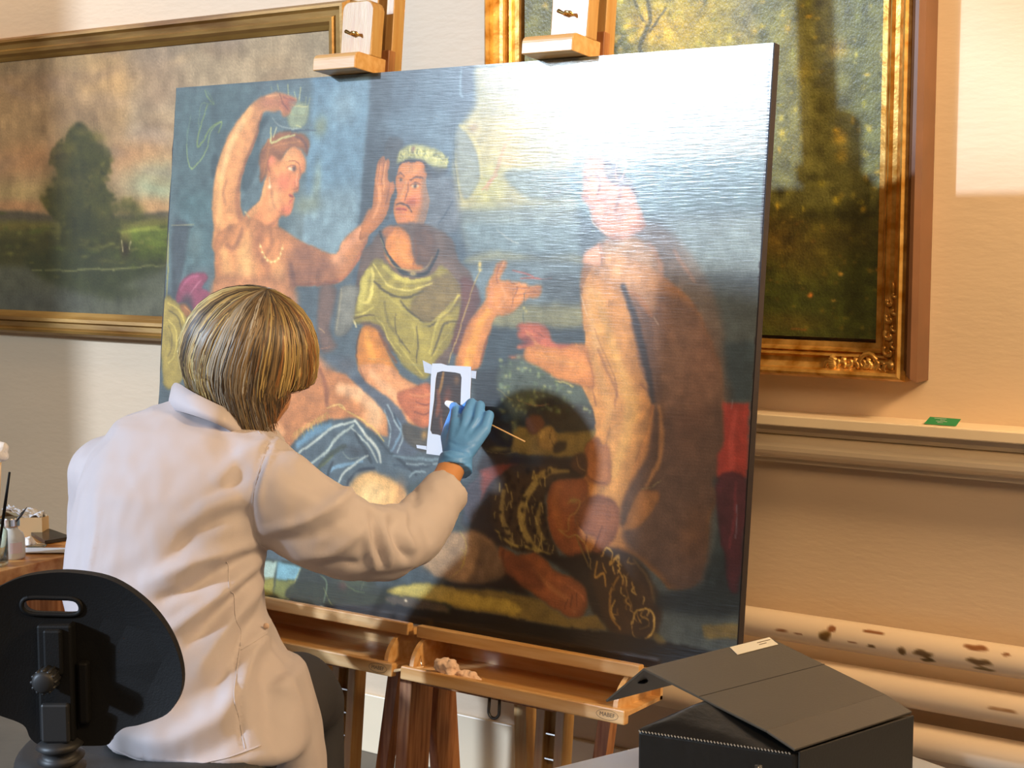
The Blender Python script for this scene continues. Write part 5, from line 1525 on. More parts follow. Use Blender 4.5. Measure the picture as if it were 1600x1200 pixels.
('b',3948062,0.897628154465576,512.6,221,5.1,6,0),
('b',7498808,0.5870908625903744,468.5,217,4.2,4.6,0),
('b',3093016,0.6166419837912485,407.5,166.3,8.4,5.1,0),
('b',7498808,0.5153172617096874,395.6,218.2,6.7,4.1,0),
('b',5985832,0.6426801823097272,364.7,231.6,6.5,5.3,0),
('b',4868642,0.5483869952860634,365.9,324.2,11.5,3.4,0),
('b',3816990,0.37983869815362914,227.8,329.2,17.3,2.7,0),
('b',8158276,0.6176048091819182,704.7,278.4,13.7,1.5,0),
('b',3816990,0.37767127997986283,536.8,305.4,11.9,2.4,0),
('b',5595178,0.3043222196176983,524.7,293.2,14.6,2,0),
('b',4868642,0.4542439938016648,695.6,292.6,13.2,3,0),
('b',7171124,0.35617105605848454,593.4,306.1,6.2,2,0),
('b',7171124,0.48459166685042937,403.2,298.3,5.3,2,0),
('b',5595178,0.5497613788191636,489.7,322.2,11.4,2.5,0),
('b',7171124,0.3721349360559357,223.9,277.9,20.1,2.4,0),
('b',7171124,0.5659970056372252,629.6,272.2,10.9,2.7,0),
('b',3816990,0.6507674574120177,597.4,264.9,13.8,1.6,0),
('b',7171124,0.30223809771314053,308.4,325.7,19.5,4.3,0),
('b',8158276,0.32921027847717216,569.2,291.7,5.5,3.8,0),
('b',4868642,0.574259686123092,688.9,257.7,6.2,3.6,0),
('b',3816990,0.46186062696754665,160.1,300.3,18.3,2.9,0),
('b',7171124,0.3346971782310746,493.6,303.6,8,3.8,0),
('b',7171124,0.42431665274051267,146.8,330,15.4,3.4,0),
('b',7171124,0.41430722373890183,494.4,318.8,11,2.5,0),
('b',3816990,0.4320588858064846,585.3,333.2,4.9,1.9,0),
('b',7171124,0.5244974563598189,162.6,285.5,5.4,2.2,0),
('b',5595178,0.591573256655187,221.9,316.6,18.7,2.9,0),
('b',3816990,0.3878098068161501,163.8,315.8,20.9,4.2,0),
('b',3816990,0.4064092947458526,221,295.6,8.1,1.8,0),
('b',7171124,0.39775746576850823,397.4,363.4,9.5,2.9,0),
('b',7171124,0.3133719734846716,678.4,272.2,8.1,3.7,0),
('b',5595178,0.5276409571771451,278.8,313.2,14,2.7,0),
('b',4868642,0.4197997655189165,384.4,346.7,12.2,2,0),
('b',3816990,0.34290414463507124,657.5,298.8,16.4,2.3,0),
('b',4868642,0.5560324973203622,688.3,345.7,7.4,1.9,0),
('b',4868642,0.6100630944207404,464,277.2,12.4,1.9,0),
('b',7171124,0.5166071667819914,620.1,311.3,11.1,2.9,0),
('b',8158276,0.680652847776813,583.4,317.9,14,2.8,0),
('b',3816990,0.6511811293551351,184.3,300,6.7,2.8,0),
('b',3816990,0.3932945052778543,188.3,255.6,8.4,3.9,0),
('b',5595178,0.3779689470006634,373.9,281.2,19.4,3.5,0),
('b',5595178,0.4159048289750781,210.6,290.9,14,2.3,0),
('b',4868642,0.34859391596147127,159.8,308.9,7.4,3.3,0),
('b',5595178,0.39784434407704505,693.8,302.4,4.5,3.8,0),
('b',8158276,0.4059354835888012,708.4,305.6,9.9,3.1,0),
('b',4868642,0.6948009617739146,317.1,303.6,18.2,4.1,0),
('b',7171124,0.5138405536282074,228.4,314,20,4,0),
('b',7171124,0.5471726760371408,460.5,311,14.1,3,0),
('b',4868642,0.6599036149179968,328.2,319.2,17.9,3.6,0),
('b',3816990,0.529804012522304,626.8,336.2,13.1,3.4,0),
('b',5595178,0.4320954996311581,337.1,288.5,10.8,2.4,0),
('b',3816990,0.5496139720127533,390.4,282.2,8.1,1.7,0),
('b',7171124,0.4810754668648951,193.8,312.7,18,2.8,0),
('b',7171124,0.31683182084927475,516.6,334.5,17.2,2.3,0),
('b',8158276,0.46238326530903967,714.4,320.2,10.2,3.5,0),
('b',4868642,0.42196931304384466,626.3,265.1,13.5,2.5,0),
('b',3816990,0.6324535642460621,506.8,294.2,8.7,2.8,0),
('b',7171124,0.6959096985630222,418.1,261.9,5.1,2.7,0),
('b',5595178,0.6633068547024757,350.1,285.9,17.1,3.9,0),
('b',5595178,0.6599100333640692,665.8,289.1,17,3.1,0),
('b',4868642,0.6674161562075319,323.7,303.9,19,2.7,0),
('b',8158276,0.5816102623170445,280.2,325.8,7.4,4.1,0),
('b',5595178,0.3373721395882027,152.4,286.3,6.5,3.6,0),
('b',4868642,0.5054131233131953,514.6,285.7,13.4,2.6,0),
('b',8158276,0.6569769663829432,532.9,308.3,8.2,3,0),
('b',3816990,0.3180059265137952,327.1,283.3,8.4,4.3,0),
('b',8158276,0.47070025355342116,616.7,299.9,6.7,3,0),
('b',4868642,0.6679537966739277,161.2,307.9,6.1,4.1,0),
('b',5595178,0.5154282796329147,270.1,281.3,5.6,4.2,0),
('b',5595178,0.658776606502885,549.6,284.8,9.1,2.9,0),
('b',7171124,0.6103307741587009,333,340.6,7.5,1.7,0),
('b',3816990,0.4016920248277031,647,313.9,15.6,2.8,0),
('b',7171124,0.4712164272834797,273.6,325.3,17.7,2.7,0),
('b',5595178,0.6337062536016758,209.6,301.2,20,2,0),
('b',5595178,0.4512314112340472,583.3,342.9,8.8,3.9,0),
('b',7171124,0.3776341118532251,300.5,311.8,7.5,4.2,0),
('b',3816990,0.4743727638226814,524,314.8,7.8,2.2,0),
('b',4868642,0.5354595600984733,290.4,292.7,11,2.3,0),
('b',8158276,0.5911586241212408,428.7,287.7,10.7,3.3,0),
('b',4868642,0.4695602017212868,171,326.6,8.1,3.9,0),
('b',7171124,0.34282127957643327,572,318,4.8,3.3,0),
('b',8158276,0.545380081172455,667.6,320.2,11.9,2.7,0),
('b',8158276,0.5724244356838364,512.1,311.4,14.9,3.1,0),
('b',8158276,0.5173309119477782,676.7,277.9,8.8,2.8,0),
('b',8158276,0.48528074587445014,467.6,329.1,9.7,2.7,0),
('b',4868642,0.5445595436059046,367.9,305,16.1,1.9,0),
('b',3816990,0.5200958066123738,386.6,296.2,5.8,3.3,0),
('b',8158276,0.46202648439780475,549.6,314.2,13,2,0),
('b',3816990,0.4356795440766065,449,339.9,18.1,1.6,0),
('b',4868642,0.524275059669157,404.1,340.8,6.1,4,0),
('b',4868642,0.4470077583465193,238.2,326.7,12.3,2.8,0),
('b',5595178,0.3764860631265754,475,298.7,18,2.8,0),
('b',3816990,0.6650939538288541,598,268.4,16.8,3,0),
('b',8158276,0.33314142646109013,231.1,334.4,12.6,4.3,0),
('b',3816990,0.5280067913926917,458.2,312.6,18.5,1.6,0),
('b',8158276,0.6417011526333485,602.2,305.3,5.2,3.3,0),
('b',8158276,0.35903393796667404,439.5,282.5,10.7,2.1,0),
('b',4868642,0.5630640300995848,625.1,339.9,5.9,2.1,0),
('b',5595178,0.5005131793231207,221.1,299.9,18.9,3,0),
('b',7171124,0.33197260310251575,512.6,291.6,9.5,2,0),
('b',5595178,0.30315651999164495,701.3,307.9,11.6,3.6,0),
('b',7171124,0.6595819772069498,502.8,285.4,5.3,1.6,0),
('b',8158276,0.3787872391527464,247.7,291.7,12.1,4.2,0),
('b',8158276,0.5059972626843665,224.1,352.4,6.8,2.1,0),
('b',8158276,0.6319197719017311,551.4,289.2,6.5,3,0),
('b',5595178,0.6139334913942849,493.2,301.8,7.8,2.4,0),
('b',4868642,0.33897734527690876,610.5,295.5,13.3,1.5,0),
('b',4868642,0.3433926400568488,558.3,301.6,5.8,3.7,0),
('b',7171124,0.348033842100386,441.2,301.4,8.6,1.8,0),
('b',4868642,0.4855785951554594,662.3,301.5,9,2.8,0),
('b',3816990,0.671760894348681,651.7,281.8,14.5,3.8,0),
('b',8158276,0.3581699777917442,490.9,316.4,15.2,3.1,0),
('b',3816990,0.5820735519852583,317.8,309.4,8,3.8,0),
('b',5595178,0.6215045594982053,403.2,313.8,18.6,3.6,0),
('b',4868642,0.5420467169090621,495,302.5,5.4,1.6,0),
('b',5595178,0.5879342668342196,240.2,299.4,11.4,2.5,0),
('b',8158276,0.6345639114967785,306.2,289.2,5.4,3.1,0),
('b',7171124,0.4257491732769316,335.8,300.6,13.6,3.5,0),
('b',3816990,0.6462190701180975,442.8,301.5,6,3.6,0),
('b',5595178,0.6334347148265445,259.2,257.9,13.4,2.4,0),
('b',3816990,0.34845399736448274,437.6,338.3,14.3,3.6,0),
('b',7171124,0.47154166441663325,554.7,336.6,8.7,2,0),
('b',5595178,0.3656026200748264,546.4,327.4,7.1,3.9,0),
('b',5595178,0.44838150872408683,702.9,263.6,9.1,1.6,0),
('b',5595178,0.3050981511393687,591.4,308.3,8.6,2.9,0),
('b',11573368,0.3551638353427863,668,115.5,47.5,13.9,7.563929434764095),
('b',11573368,0.17917559863678967,321.9,37.7,34.7,8.1,-13.722743932731682),
('b',11573368,0.20987358405243545,883,42.7,34.4,9.7,-4.850923722967169),
('b',9403496,0.37480747594418196,789.3,148.6,51,7.9,-14.422380544705966),
('b',8284756,0.366742291907401,788.7,89.1,28.1,12.3,-19.87228722497353),
('b',11047022,0.22102939356137352,345.6,189.7,57.4,16.1,-1.5183390976603484),
('b',8284756,0.3443040085682587,677.4,127.4,42.8,6.8,1.346102682450777),
('b',9403496,0.30860432711053964,200.4,209,21.9,7.3,-14.907217412941819),
('b',9403496,0.3416649375642041,392.8,55.3,62.8,13.7,-19.546331404245883),
('b',11573368,0.39625288057928815,382.1,80.7,44.8,12.7,-17.164353977447185),
('b',11573368,0.205134429263906,692.7,146.6,35.5,7.6,2.7809534403232163),
('b',9403496,0.16374102839486887,542.6,91.3,55.3,8.4,-12.409968197531018),
('b',8284756,0.3043060764723629,756.3,18.6,33.1,10.8,15.173838697437105),
('b',9075314,0.2901521386783935,292.7,53.1,61.5,6.6,17.470490030513332),
('b',9403496,0.2979289745978856,841.1,154.3,19,9.4,12.77858000486114),
('b',11047022,0.22541134695964016,349.2,80.2,34.8,12.1,8.147387255591156),
('b',9403496,0.33734262517654034,576.7,3.2,52.2,7.7,-7.226881063015917),
('b',9075314,0.255481472442827,638,197.6,37.4,8.1,10.399238506849457),
('b',11573368,0.35312688703655765,701.4,29.1,33,7.1,-7.8488468135468015),
('b',9075314,0.3955849805480007,161.6,102.4,41.8,11.9,-12.786100314988067),
('b',9403496,0.37586951835560867,644.2,76.4,48.6,11.6,-18.856664684682993),
('b',9403496,0.3011390350044698,639.5,89,39.7,14.8,-12.002361362776902),
('b',11047022,0.3790620288757608,950.1,179.1,35.9,8.4,17.64006137217627),
('b',8284756,0.2765124911848358,613.8,114.6,28.9,10.2,-3.133063741002747),
('b',9403496,0.3708849113359326,258.6,174.9,59.8,12.4,-9.817607326799344),
('b',9075314,0.33235752826176074,706.4,82.2,26.8,11.9,15.04296230644514),
('b',9075314,0.3919150280617521,796.7,11.5,40.4,14.9,-5.768412251412682),
('b',9403496,0.23494907391063294,225.3,142,34.9,9.5,19.99822180964363),
('b',11047022,0.24656262902125792,475.5,128.7,36.2,7.7,-11.680722464332561),
('b',9403496,0.2688379534295987,737,75.1,29.9,6.7,18.82056957925102),
('b',9075314,0.39708999149476565,524.2,159.1,51,10.1,9.953711264824413),
('b',9403496,0.16405575884542803,396.6,144.8,46.6,16.5,17.35720457010244),
('b',8284756,0.39193837825714245,529.8,40,45.8,8.5,-12.998158066612401),
('b',9403496,0.33211305535158464,497.8,-7.4,56.8,13.8,9.888013564394221),
('b',9075314,0.23898878606838286,852.5,206.7,37.1,6.7,-13.707799289897089),
('b',8284756,0.34406532880274676,710.9,159.1,43.5,6.2,15.380731610889896),
('b',9075314,0.27193780236169507,913.2,208.2,47.6,7.5,13.971801072046674),
('b',8284756,0.1892653851319951,792.3,21.7,42.9,11.9,5.402095633855197),
('b',8284756,0.32651598531231674,418.9,183.5,23.1,10.2,-13.86328356386462),
('b',8284756,0.3741336373873482,277.7,33.7,56.2,10.8,-16.18767108774811),
('b',9075314,0.3696533056076945,681.9,195.9,26.8,12.4,-10.05814267140844),
('b',11573368,0.19799418333431107,603.6,159.2,24,10.6,14.114397663581066),
('b',9075314,0.21137365983101455,530.8,80.6,53.7,13.9,3.9428215412130925),
('b',11573368,0.3717750199261697,922.9,112.3,44.9,13.1,5.603646438774547),
('b',9075314,0.16273538224267564,937.4,120.9,44.8,9.2,16.719318211385797),
('b',11573368,0.26793122878297465,413.5,209.5,21.5,13.8,15.75160658752533),
('b',11573368,0.3892486601461216,690,175.5,42.5,6.9,6.127142455606851),
('b',8284756,0.3047206240675297,889.6,129.9,15.6,12.4,-4.951128938573564),
('b',8284756,0.2729552262685201,410.5,166,41.7,15,-1.6077576401682663),
('b',11573368,0.33776610185500716,354.2,18.4,64.1,10.6,-3.0758467397161695),
('b',11047022,0.3583568415554995,647.7,211.6,36.1,10.3,8.862118333183126),
('b',11047022,0.38722851757291094,435,206.6,38.5,12.6,-9.394797623307749),
('b',9075314,0.3177170654321935,804.4,221.7,35,9.2,-0.589680582576463),
('b',9403496,0.3590202949598104,889.2,69.3,46.3,11.7,-17.203889685509843),
('b',11573368,0.33770121181635737,817,147.6,34,10.8,2.357121285534433),
('b',9075314,0.21828377628945017,407.8,51.3,62.8,14.3,19.45152256977253),
('b',11573368,0.24808318413845618,679.8,132.1,34.5,9.2,-6.812218969783842),
('b',8284756,0.17094555057817248,386.4,172.5,41,15.7,-6.270220697616322),
('b',9403496,0.30905536974476655,478.5,41.1,57.5,13.4,2.4791349286314848),
('b',8284756,0.2461886476177801,628.9,123.7,21.6,7.5,-15.621900823713645),
('b',4539935,0.8,463.3,148.5,40.4,26.7,0),
('b',4079647,0.8,446,189.2,53.3,26.9,0),
('b',4145440,0.9,436.2,235.8,56.8,31.2,0),
('b',3487772,0.9,465.6,282.7,53.1,31.1,0),
('b',4539935,0.8,501.3,165,30.6,20.4,0),
('b',4934180,0.7,408,224.9,38.3,25.1,0),
('b',4868900,0.8,521.4,236.8,24.3,20.4,0),
('b',5592364,0.8,566,249.5,29.8,16.2,0),
('b',5921328,0.8,590.9,257.8,20.6,12.1,0),
('b',4868648,0.8,542.7,272.7,36.2,14.3,0),
('b',6972464,0.6,439.7,152.9,18.8,10.3,0),
('b',7235636,0.5,502.3,139.6,18.3,8.1,0),
('b',3813400,0.9,563.6,316.5,12,14.2,0),
('s',13156512,2.5,1.2,0.8,[556.6,303.3,559,320.6]),
('s',12630168,2.5,1.2,0.8,[576,304.3,574.1,316.4]),
('q',5062704,3.5,0.8,[140,429,1047,416,1047,434,139,444])]
OPS_R=[
('q',4870184,12.7,1,[-81,266,1037,375,1062,1325,-82,1388]),
('q',8025136,16.7,1,[-40,303,661,368,665,624,-40,585]),
('p',4869156,17.7,0.9,[-20,354,159,370,273,427,236,520,198,534,-20,520]),
('b',10127916,0.8,455.7,457,106.6,61.9,0),
('b',11046956,0.8,420.3,485.4,89.9,46.7,0),
('b',12622384,0.6,365.8,465.8,54.8,47,0),
('b',3949088,0.8,273.6,506.6,75.1,47.8,0),
('s',3815456,13.5,6.8,0.9,[355.7,371.1,374.7,450.8,347.9,511.6,355.5,543.6]),
('s',3815456,8.5,5.1,0.9,[328.5,400.1,365.8,465.8]),
('s',3815456,8.4,5,0.9,[419.6,423.2,375,482.1]),
('b',5921880,0.9,637.1,456,43.8,75.2,0),
('q',5001784,30.1,0.9,[677,370,1008,400,1022,931,687,928]),
('b',7106624,0.6,745.9,523.8,65.2,89.1,0),
('b',6843460,0.6,966.6,539.3,45.7,86.1,0),
('b',6185540,0.6,766.2,733.4,81.5,104.7,0),
('b',6054984,0.6,956.8,769.7,61.5,116.4,0),
('b',9667644,0.8,874.3,554.6,25.1,20.4,0),
('b',8157236,0.7,787.9,600.6,22.6,26.7,0),
('q',2895896,24.4,1,[670,920,1021,913,1025,1062,673,1066]),
('b',4996124,0.8,730.2,1004.6,66.4,76.3,0),
('q',2897944,30.7,0.9,[672,1036,1024,1033,1030,1238,676,1252]),
('b',4867104,0.7,804.7,1034.5,97.4,60.4,0),
('b',4999714,0.6,867.7,974.2,95.4,29.8,0),
('b',4603934,0.7,758.4,1187.6,99.2,24.5,0),
('b',3948576,0.5654952777157539,262.7,420.1,4.6,3.3,0),
('b',11905084,0.44986767906064296,584.5,544.8,8,5.2,0),
('b',6976560,0.7743317121070925,194.2,416.3,4.1,8.3,0),
('b',13150256,0.489432480784791,289.3,515.8,9.6,9,0),
('b',6976560,0.430005578408353,642.5,751.7,7.4,3.7,0),
('b',3027992,0.353245100445983,947.8,861.2,5.3,8.1,0),
('b',6976560,0.5362757194092794,346.3,793.6,9.2,6.6,0),
('b',11905084,0.38648395702872346,182.4,527.5,8.3,11.3,0),
('b',12104792,0.4152782417742572,557.3,735.9,9.3,3.6,0),
('b',10521652,0.4743371757318574,926.4,742.8,5.9,8.4,0),
('b',12104792,0.39544074742303675,354.6,678.7,4.2,5,0),
('b',6976560,0.40496543086305364,792.3,727.5,10.8,5.1,0),
('b',9408568,0.7531675006003202,30.2,547.7,13.6,9.4,0),
('b',3027992,0.49475425395893335,959.7,433.5,4.2,7.5,0),
('b',10521652,0.48139789969769814,89.9,701.3,6.5,8.2,0),
('b',12104792,0.37015873681495637,180.5,679.4,5.5,9.6,0),
('b',9408568,0.5476970467104532,396.9,533.1,5.5,10.3,0),
('b',13150256,0.6179906763477042,129,386.2,13.4,8.1,0),
('b',12104792,0.7989364371896407,583.7,701.7,4.5,7.1,0),
('b',6976560,0.564992883360369,798.1,620.8,5.2,6,0),
('b',6976560,0.6413460455848663,43.1,585.6,8.3,5.1,0),
('b',3027992,0.4590751058351599,210.4,378.8,5.8,5,0),
('b',3948576,0.7832398478346204,938.4,707.8,8.1,9.2,0),
('b',3948576,0.39180887746474446,742.3,426.1,5,9.4,0),
('b',12104792,0.4832921076238829,917.6,891.1,6.8,9.6,0),
('b',6976560,0.6446294848667738,347.9,601.6,10,5.3,0),
('b',9408568,0.7363742838575671,938.4,907.6,5.3,7.6,0),
('b',13150256,0.6950691233265455,215.4,580.1,6.4,10.1,0),
('b',3948576,0.44834365888763933,509,601.6,3.5,10.2,0),
('b',9408568,0.5281024229857516,16.1,849.9,11.9,6.6,0),
('b',6976560,0.42285566555087867,247.8,391.2,9.5,9.7,0),
('b',10521652,0.3618770564760649,601.2,810.8,3.7,7.7,0),
('b',13150256,0.36861931616929433,529,852.8,4.2,10,0),
('b',12104792,0.7224026641520158,915,570.3,3.8,6.8,0),
('b',3027992,0.524883780294398,418.9,807.9,10.5,9.9,0),
('b',12104792,0.580613591893118,433.9,419.8,7.5,9.7,0),
('b',6976560,0.6366216207745482,797.1,444.3,10.7,6.4,0),
('b',12104792,0.7434292184060014,135.3,669,5.6,4.5,0),
('b',11905084,0.669730268611897,530.5,567.8,3.5,5.5,0),
('b',10521652,0.5868392708454873,581.7,650,7.9,6.2,0),
('b',13150256,0.7936121410785402,324.3,494.6,9.5,8.5,0),
('b',10521652,0.7021039102981512,642.9,561.3,8.2,10.1,0),
('b',10521652,0.5263127670682997,543.6,623.5,5.7,7.7,0),
('b',3948576,0.3871520502308708,986.1,596.5,4.1,8.7,0),
('b',12104792,0.43886920742088636,202.3,867.9,11.5,8.8,0),
('b',12104792,0.49700263312891313,914.7,586.8,5.4,3.1,0),
('b',9408568,0.7104970098403001,24.3,893,12.3,11.4,0),
('b',10521652,0.6474534210431502,180.1,685.7,13.5,3.9,0),
('b',13150256,0.6432002318323314,941.4,923.2,8.3,8.4,0),
('b',3027992,0.7337485955470786,655.5,837.3,9.2,9.8,0),
('b',6976560,0.48935445558598445,265.8,636.2,5.9,5.8,0),
('b',3948576,0.5778281661145166,665.6,926,11.6,5.5,0),
('b',3027992,0.4327515390054977,476.1,700.2,8.4,8.5,0),
('b',3948576,0.6304531694394758,648.4,588.6,4.7,3.5,0),
('b',12104792,0.6217116282009147,983.6,924.3,5.5,3.6,0),
('b',10521652,0.7516537276777097,286.6,488,11,4.4,0),
('b',11905084,0.42349382586075573,266,529.5,11.2,8.6,0),
('b',3027992,0.3583372763243704,587.6,905.2,5.6,8.9,0),
('b',9408568,0.40479706840055274,233,895.4,4.4,11.4,0),
('b',13150256,0.679096881055375,322.8,863.3,9.8,10.9,0),
('b',13150256,0.5761471352380845,726.8,782,4.6,9.4,0),
('b',13150256,0.4235365952823485,518.5,421.7,11.2,7,0),
('b',3948576,0.4977899318681557,572.8,551.3,6.8,6.3,0),
('b',11905084,0.4867989259365386,33.4,850.4,12,4.1,0),
('b',11905084,0.4544081986254018,132.9,698.2,9.4,7.2,0),
('b',10521652,0.7983976340239045,744.8,501.2,9,9.8,0),
('b',13150256,0.7251915897328045,944.2,613.8,7.6,3.7,0),
('b',3027992,0.7687070719233291,657.6,880.5,10.4,6.2,0),
('b',6976560,0.4650510744045574,769.3,834.2,10.3,8,0),
('b',12104792,0.7132933853222218,342.3,866.6,4.5,5.1,0),
('b',11905084,0.6221066254754133,347.4,427.1,8.5,10.9,0),
('b',11905084,0.5741384996742575,385.7,418.1,8.6,7.8,0),
('b',9408568,0.5013762250670366,277.9,475.5,9.4,4.3,0),
('b',11905084,0.38217161804240624,341.6,649.8,5.8,5.4,0),
('b',11905084,0.35472797501934106,965.5,874.4,8.4,4.5,0),
('b',12104792,0.7171626667838764,279.5,776.7,6.6,6.4,0),
('b',3948576,0.5721624775879022,636,413.7,3.9,6.8,0),
('b',3027992,0.7049758363024332,546.7,687.9,9.6,6.5,0),
('b',3948576,0.7693248561567412,196.3,367,6.5,9.2,0),
('b',3948576,0.4945434886040334,444.6,720.5,9.2,5.1,0),
('b',3027992,0.6240058170945649,544.9,403.8,9.3,7.9,0),
('b',13150256,0.6290918178219975,646.2,561.2,9.3,10.1,0),
('b',10521652,0.6939472027220562,282,484.3,9.8,3.2,0),
('b',9408568,0.45987236226785694,603.9,500.7,10.6,3.9,0),
('b',13150256,0.7581580749587635,973,573.9,3.6,9,0),
('b',11905084,0.6901683646813032,203.4,763,11.6,8.8,0),
('b',12104792,0.6811768397116326,293.6,695.8,11,10,0),
('b',6976560,0.3722810229676962,984.3,507.4,3.4,4,0),
('b',3027992,0.6669439756460994,953,893.7,8.2,9.1,0),
('b',13150256,0.526531378294887,118.9,463.3,9.8,7.3,0),
('b',3948576,0.7272911978236895,357.1,607.6,10.6,3.5,0),
('b',6976560,0.5136586998270305,172.9,478.3,12.2,10.8,0),
('b',9408568,0.7749619685190039,708.2,602.3,4.9,5.6,0),
('b',11905084,0.4029999176860718,980.8,532.3,5.3,7.8,0),
('b',11905084,0.7777992765441895,355.5,669.1,11,9.5,0),
('b',10521652,0.5077874743205733,187.2,921.3,3.9,9,0),
('b',3948576,0.4451631099112773,486.4,785.4,6.5,7.8,0),
('b',13150256,0.7881867021615667,62.5,389.9,9.2,4.7,0),
('b',11905084,0.676089744250806,650.8,713.8,3.6,6.4,0),
('b',11905084,0.41028852896640067,819.4,482.7,8,4.6,0),
('b',12104792,0.4265446318572709,768.2,687.7,6.1,8,0),
('b',12104792,0.46610276526638805,584.9,904.9,6.4,7.3,0),
('b',6976560,0.5724407819064727,579.9,585.3,10.6,3.6,0),
('b',13150256,0.4144677337110195,659.3,500.6,9.3,7.5,0),
('b',9408568,0.6691350353789809,60.3,817.8,4.5,10.3,0),
('b',11905084,0.48284029896526026,168.7,453.6,12.4,5.5,0),
('b',11905084,0.7496225730568247,678.6,800,5.8,6.2,0),
('b',12104792,0.3824211484945776,3.8,646.4,8.5,4,0),
('b',3027992,0.4394771947009404,464.2,878.1,9.7,4.7,0),
('b',9408568,0.7993635255242307,195.4,761,4,3.3,0),
('b',3948576,0.37916832261992234,323.6,654.6,8.6,5.9,0),
('b',11905084,0.660404874592877,190,468.7,4.5,6.7,0),
('b',12104792,0.5811469000035208,153.4,411.8,10.3,4.3,0),
('b',9408568,0.620805189608348,621.9,701.9,3.4,3.4,0),
('b',3027992,0.6167876944816271,303.8,724.2,12.8,4.4,0),
('b',10521652,0.4267666022575124,397.6,624.7,8,8.3,0),
('b',6976560,0.4676680868935216,581.7,700.5,8.5,7.5,0),
('b',12104792,0.42287863408636556,635.4,765,4.8,10.4,0),
('b',13150256,0.4918394475709403,650,538.4,10.6,9,0),
('b',13150256,0.5485687080258314,364.3,832.7,12.7,5.7,0),
('b',11905084,0.7443031306923595,554.8,413.4,9.3,4.4,0),
('b',3948576,0.5238954097688856,926.7,609.5,8,9.8,0),
('b',12104792,0.7058202957335045,469.5,656.1,4.4,3.5,0),
('b',3948576,0.6577183260155697,6.4,918.8,4.5,5.3,0),
('b',13150256,0.3502549149534631,409.8,653.6,6.9,9.1,0),
('b',3948576,0.5987434028006586,608.9,653.2,4.2,4.3,0),
('b',11905084,0.391446611126432,486.4,666.2,4.4,4.1,0),
('b',3948576,0.4929736005559649,474,570.2,9.5,10,0),
('b',9408568,0.7091641483036304,434.9,878.2,6.7,6.1,0),
('b',10521652,0.5457889466985986,543.4,428.6,9.7,9.7,0),
('b',3948576,0.4781003583646537,613,723.9,6.3,3.3,0),
('b',10521652,0.4541314839919705,265.2,465.5,8.6,10.5,0),
('b',9408568,0.5725429116899184,477.1,669.4,11.9,9.7,0),
('b',3027992,0.43869666951515907,467.2,574.2,6.5,4.3,0),
('b',10521652,0.6979546023151477,581.8,899.2,10.3,10.6,0),
('b',12104792,0.6298125790711226,941.1,797.7,9.4,9.8,0),
('b',3948576,0.46445262332558945,972.1,441.4,7.7,4.2,0),
('b',11905084,0.5567784363770644,677.5,491.5,9,7.3,0),
('b',6976560,0.6970957648230842,149.7,354,5.4,9.8,0),
('b',10521652,0.3999996842791321,64.9,381.5,11.3,5.2,0),
('b',13150256,0.42832496977091444,510.8,673,3.6,4.6,0),
('b',11905084,0.5755019502130351,816.2,524.2,5.8,4.9,0),
('b',12104792,0.647061691327006,440.2,449.8,9.8,7.9,0),
('b',12104792,0.7555150495451091,292.3,397.3,4.3,9.3,0),
('b',11905084,0.5702634560314581,80,755.5,7.9,3.9,0),
('b',13150256,0.6764660321742875,870.2,742.9,9.7,8.1,0),
('b',9408568,0.42687532950146156,467.2,826.3,3.9,8.1,0),
('b',10521652,0.7348533656341973,573.3,886.7,6.7,7.5,0),
('b',3027992,0.6068386290471398,276.7,721.2,6.3,8.8,0),
('b',9408568,0.420887004070018,367.3,758.3,10.8,10.6,0),
('b',3948576,0.647752825876325,969.7,773.3,4.1,4.2,0),
('b',11905084,0.3862720372337454,773.9,829.4,7,3.7,0),
('b',6976560,0.6959518677911756,565.1,537.9,5.1,9.3,0),
('b',3027992,0.3528463974289422,616.1,536.6,6.8,7.6,0),
('b',12104792,0.7780388360388201,184.4,633.1,11.1,10.1,0),
('b',13150256,0.5002095746228342,526.2,517.1,3.8,4.7,0),
('b',12104792,0.40755260344091776,757.1,647.6,4.7,5.7,0),
('b',10521652,0.5139624289986993,553.4,829.2,12.1,10.8,0),
('b',10521652,0.5680774273173608,781.9,448.8,5.3,3.8,0),
('b',10521652,0.6636279440239345,692.7,794.2,7.2,5.1,0),
('b',3027992,0.6249807488479262,770.2,458.8,4.5,6.7,0),
('b',13150256,0.36484322170833217,198.6,573,6,5.2,0),
('b',10521652,0.48556896689869355,567.3,491.4,5.8,6.4,0),
('b',11905084,0.7003042787346785,722,422.3,7.8,8.5,0),
('b',11905084,0.40703660598762237,791.2,922.1,3.7,8.5,0),
('b',12104792,0.5472113904735121,455.1,581.7,7.1,3.3,0),
('b',3948576,0.7948212017340046,762.4,478.2,9.5,8.3,0),
('b',12104792,0.5153975766657137,936.6,646.4,7.4,8.7,0),
('b',13150256,0.3782848110192895,203.4,528.5,10.3,9.9,0),
('b',3027992,0.6311972434442332,45.6,737.9,6,9.7,0),
('b',13150256,0.7915576593886936,466.8,526.8,11.8,3.3,0),
('b',3027992,0.6000707868729362,155.2,584,12.8,9.9,0),
('b',10521652,0.42696691600791287,764.8,779.3,3.4,5.6,0),
('b',11905084,0.6068761752899489,285.1,579.7,5.4,10,0),
('b',9408568,0.39471513161793237,597.7,518,10.8,5.1,0),
('b',3948576,0.5468441236784846,906.7,482.2,6.7,7.4,0),
('b',10521652,0.5816267969332495,616.4,895.3,5.9,5.8,0),
('b',10521652,0.6589429950947807,310.3,718.2,9.3,9,0),
('b',3948576,0.4675179354062601,558.5,490.8,7.5,7,0),
('b',10521652,0.5181047428141986,71.7,797.1,12.5,6.2,0),
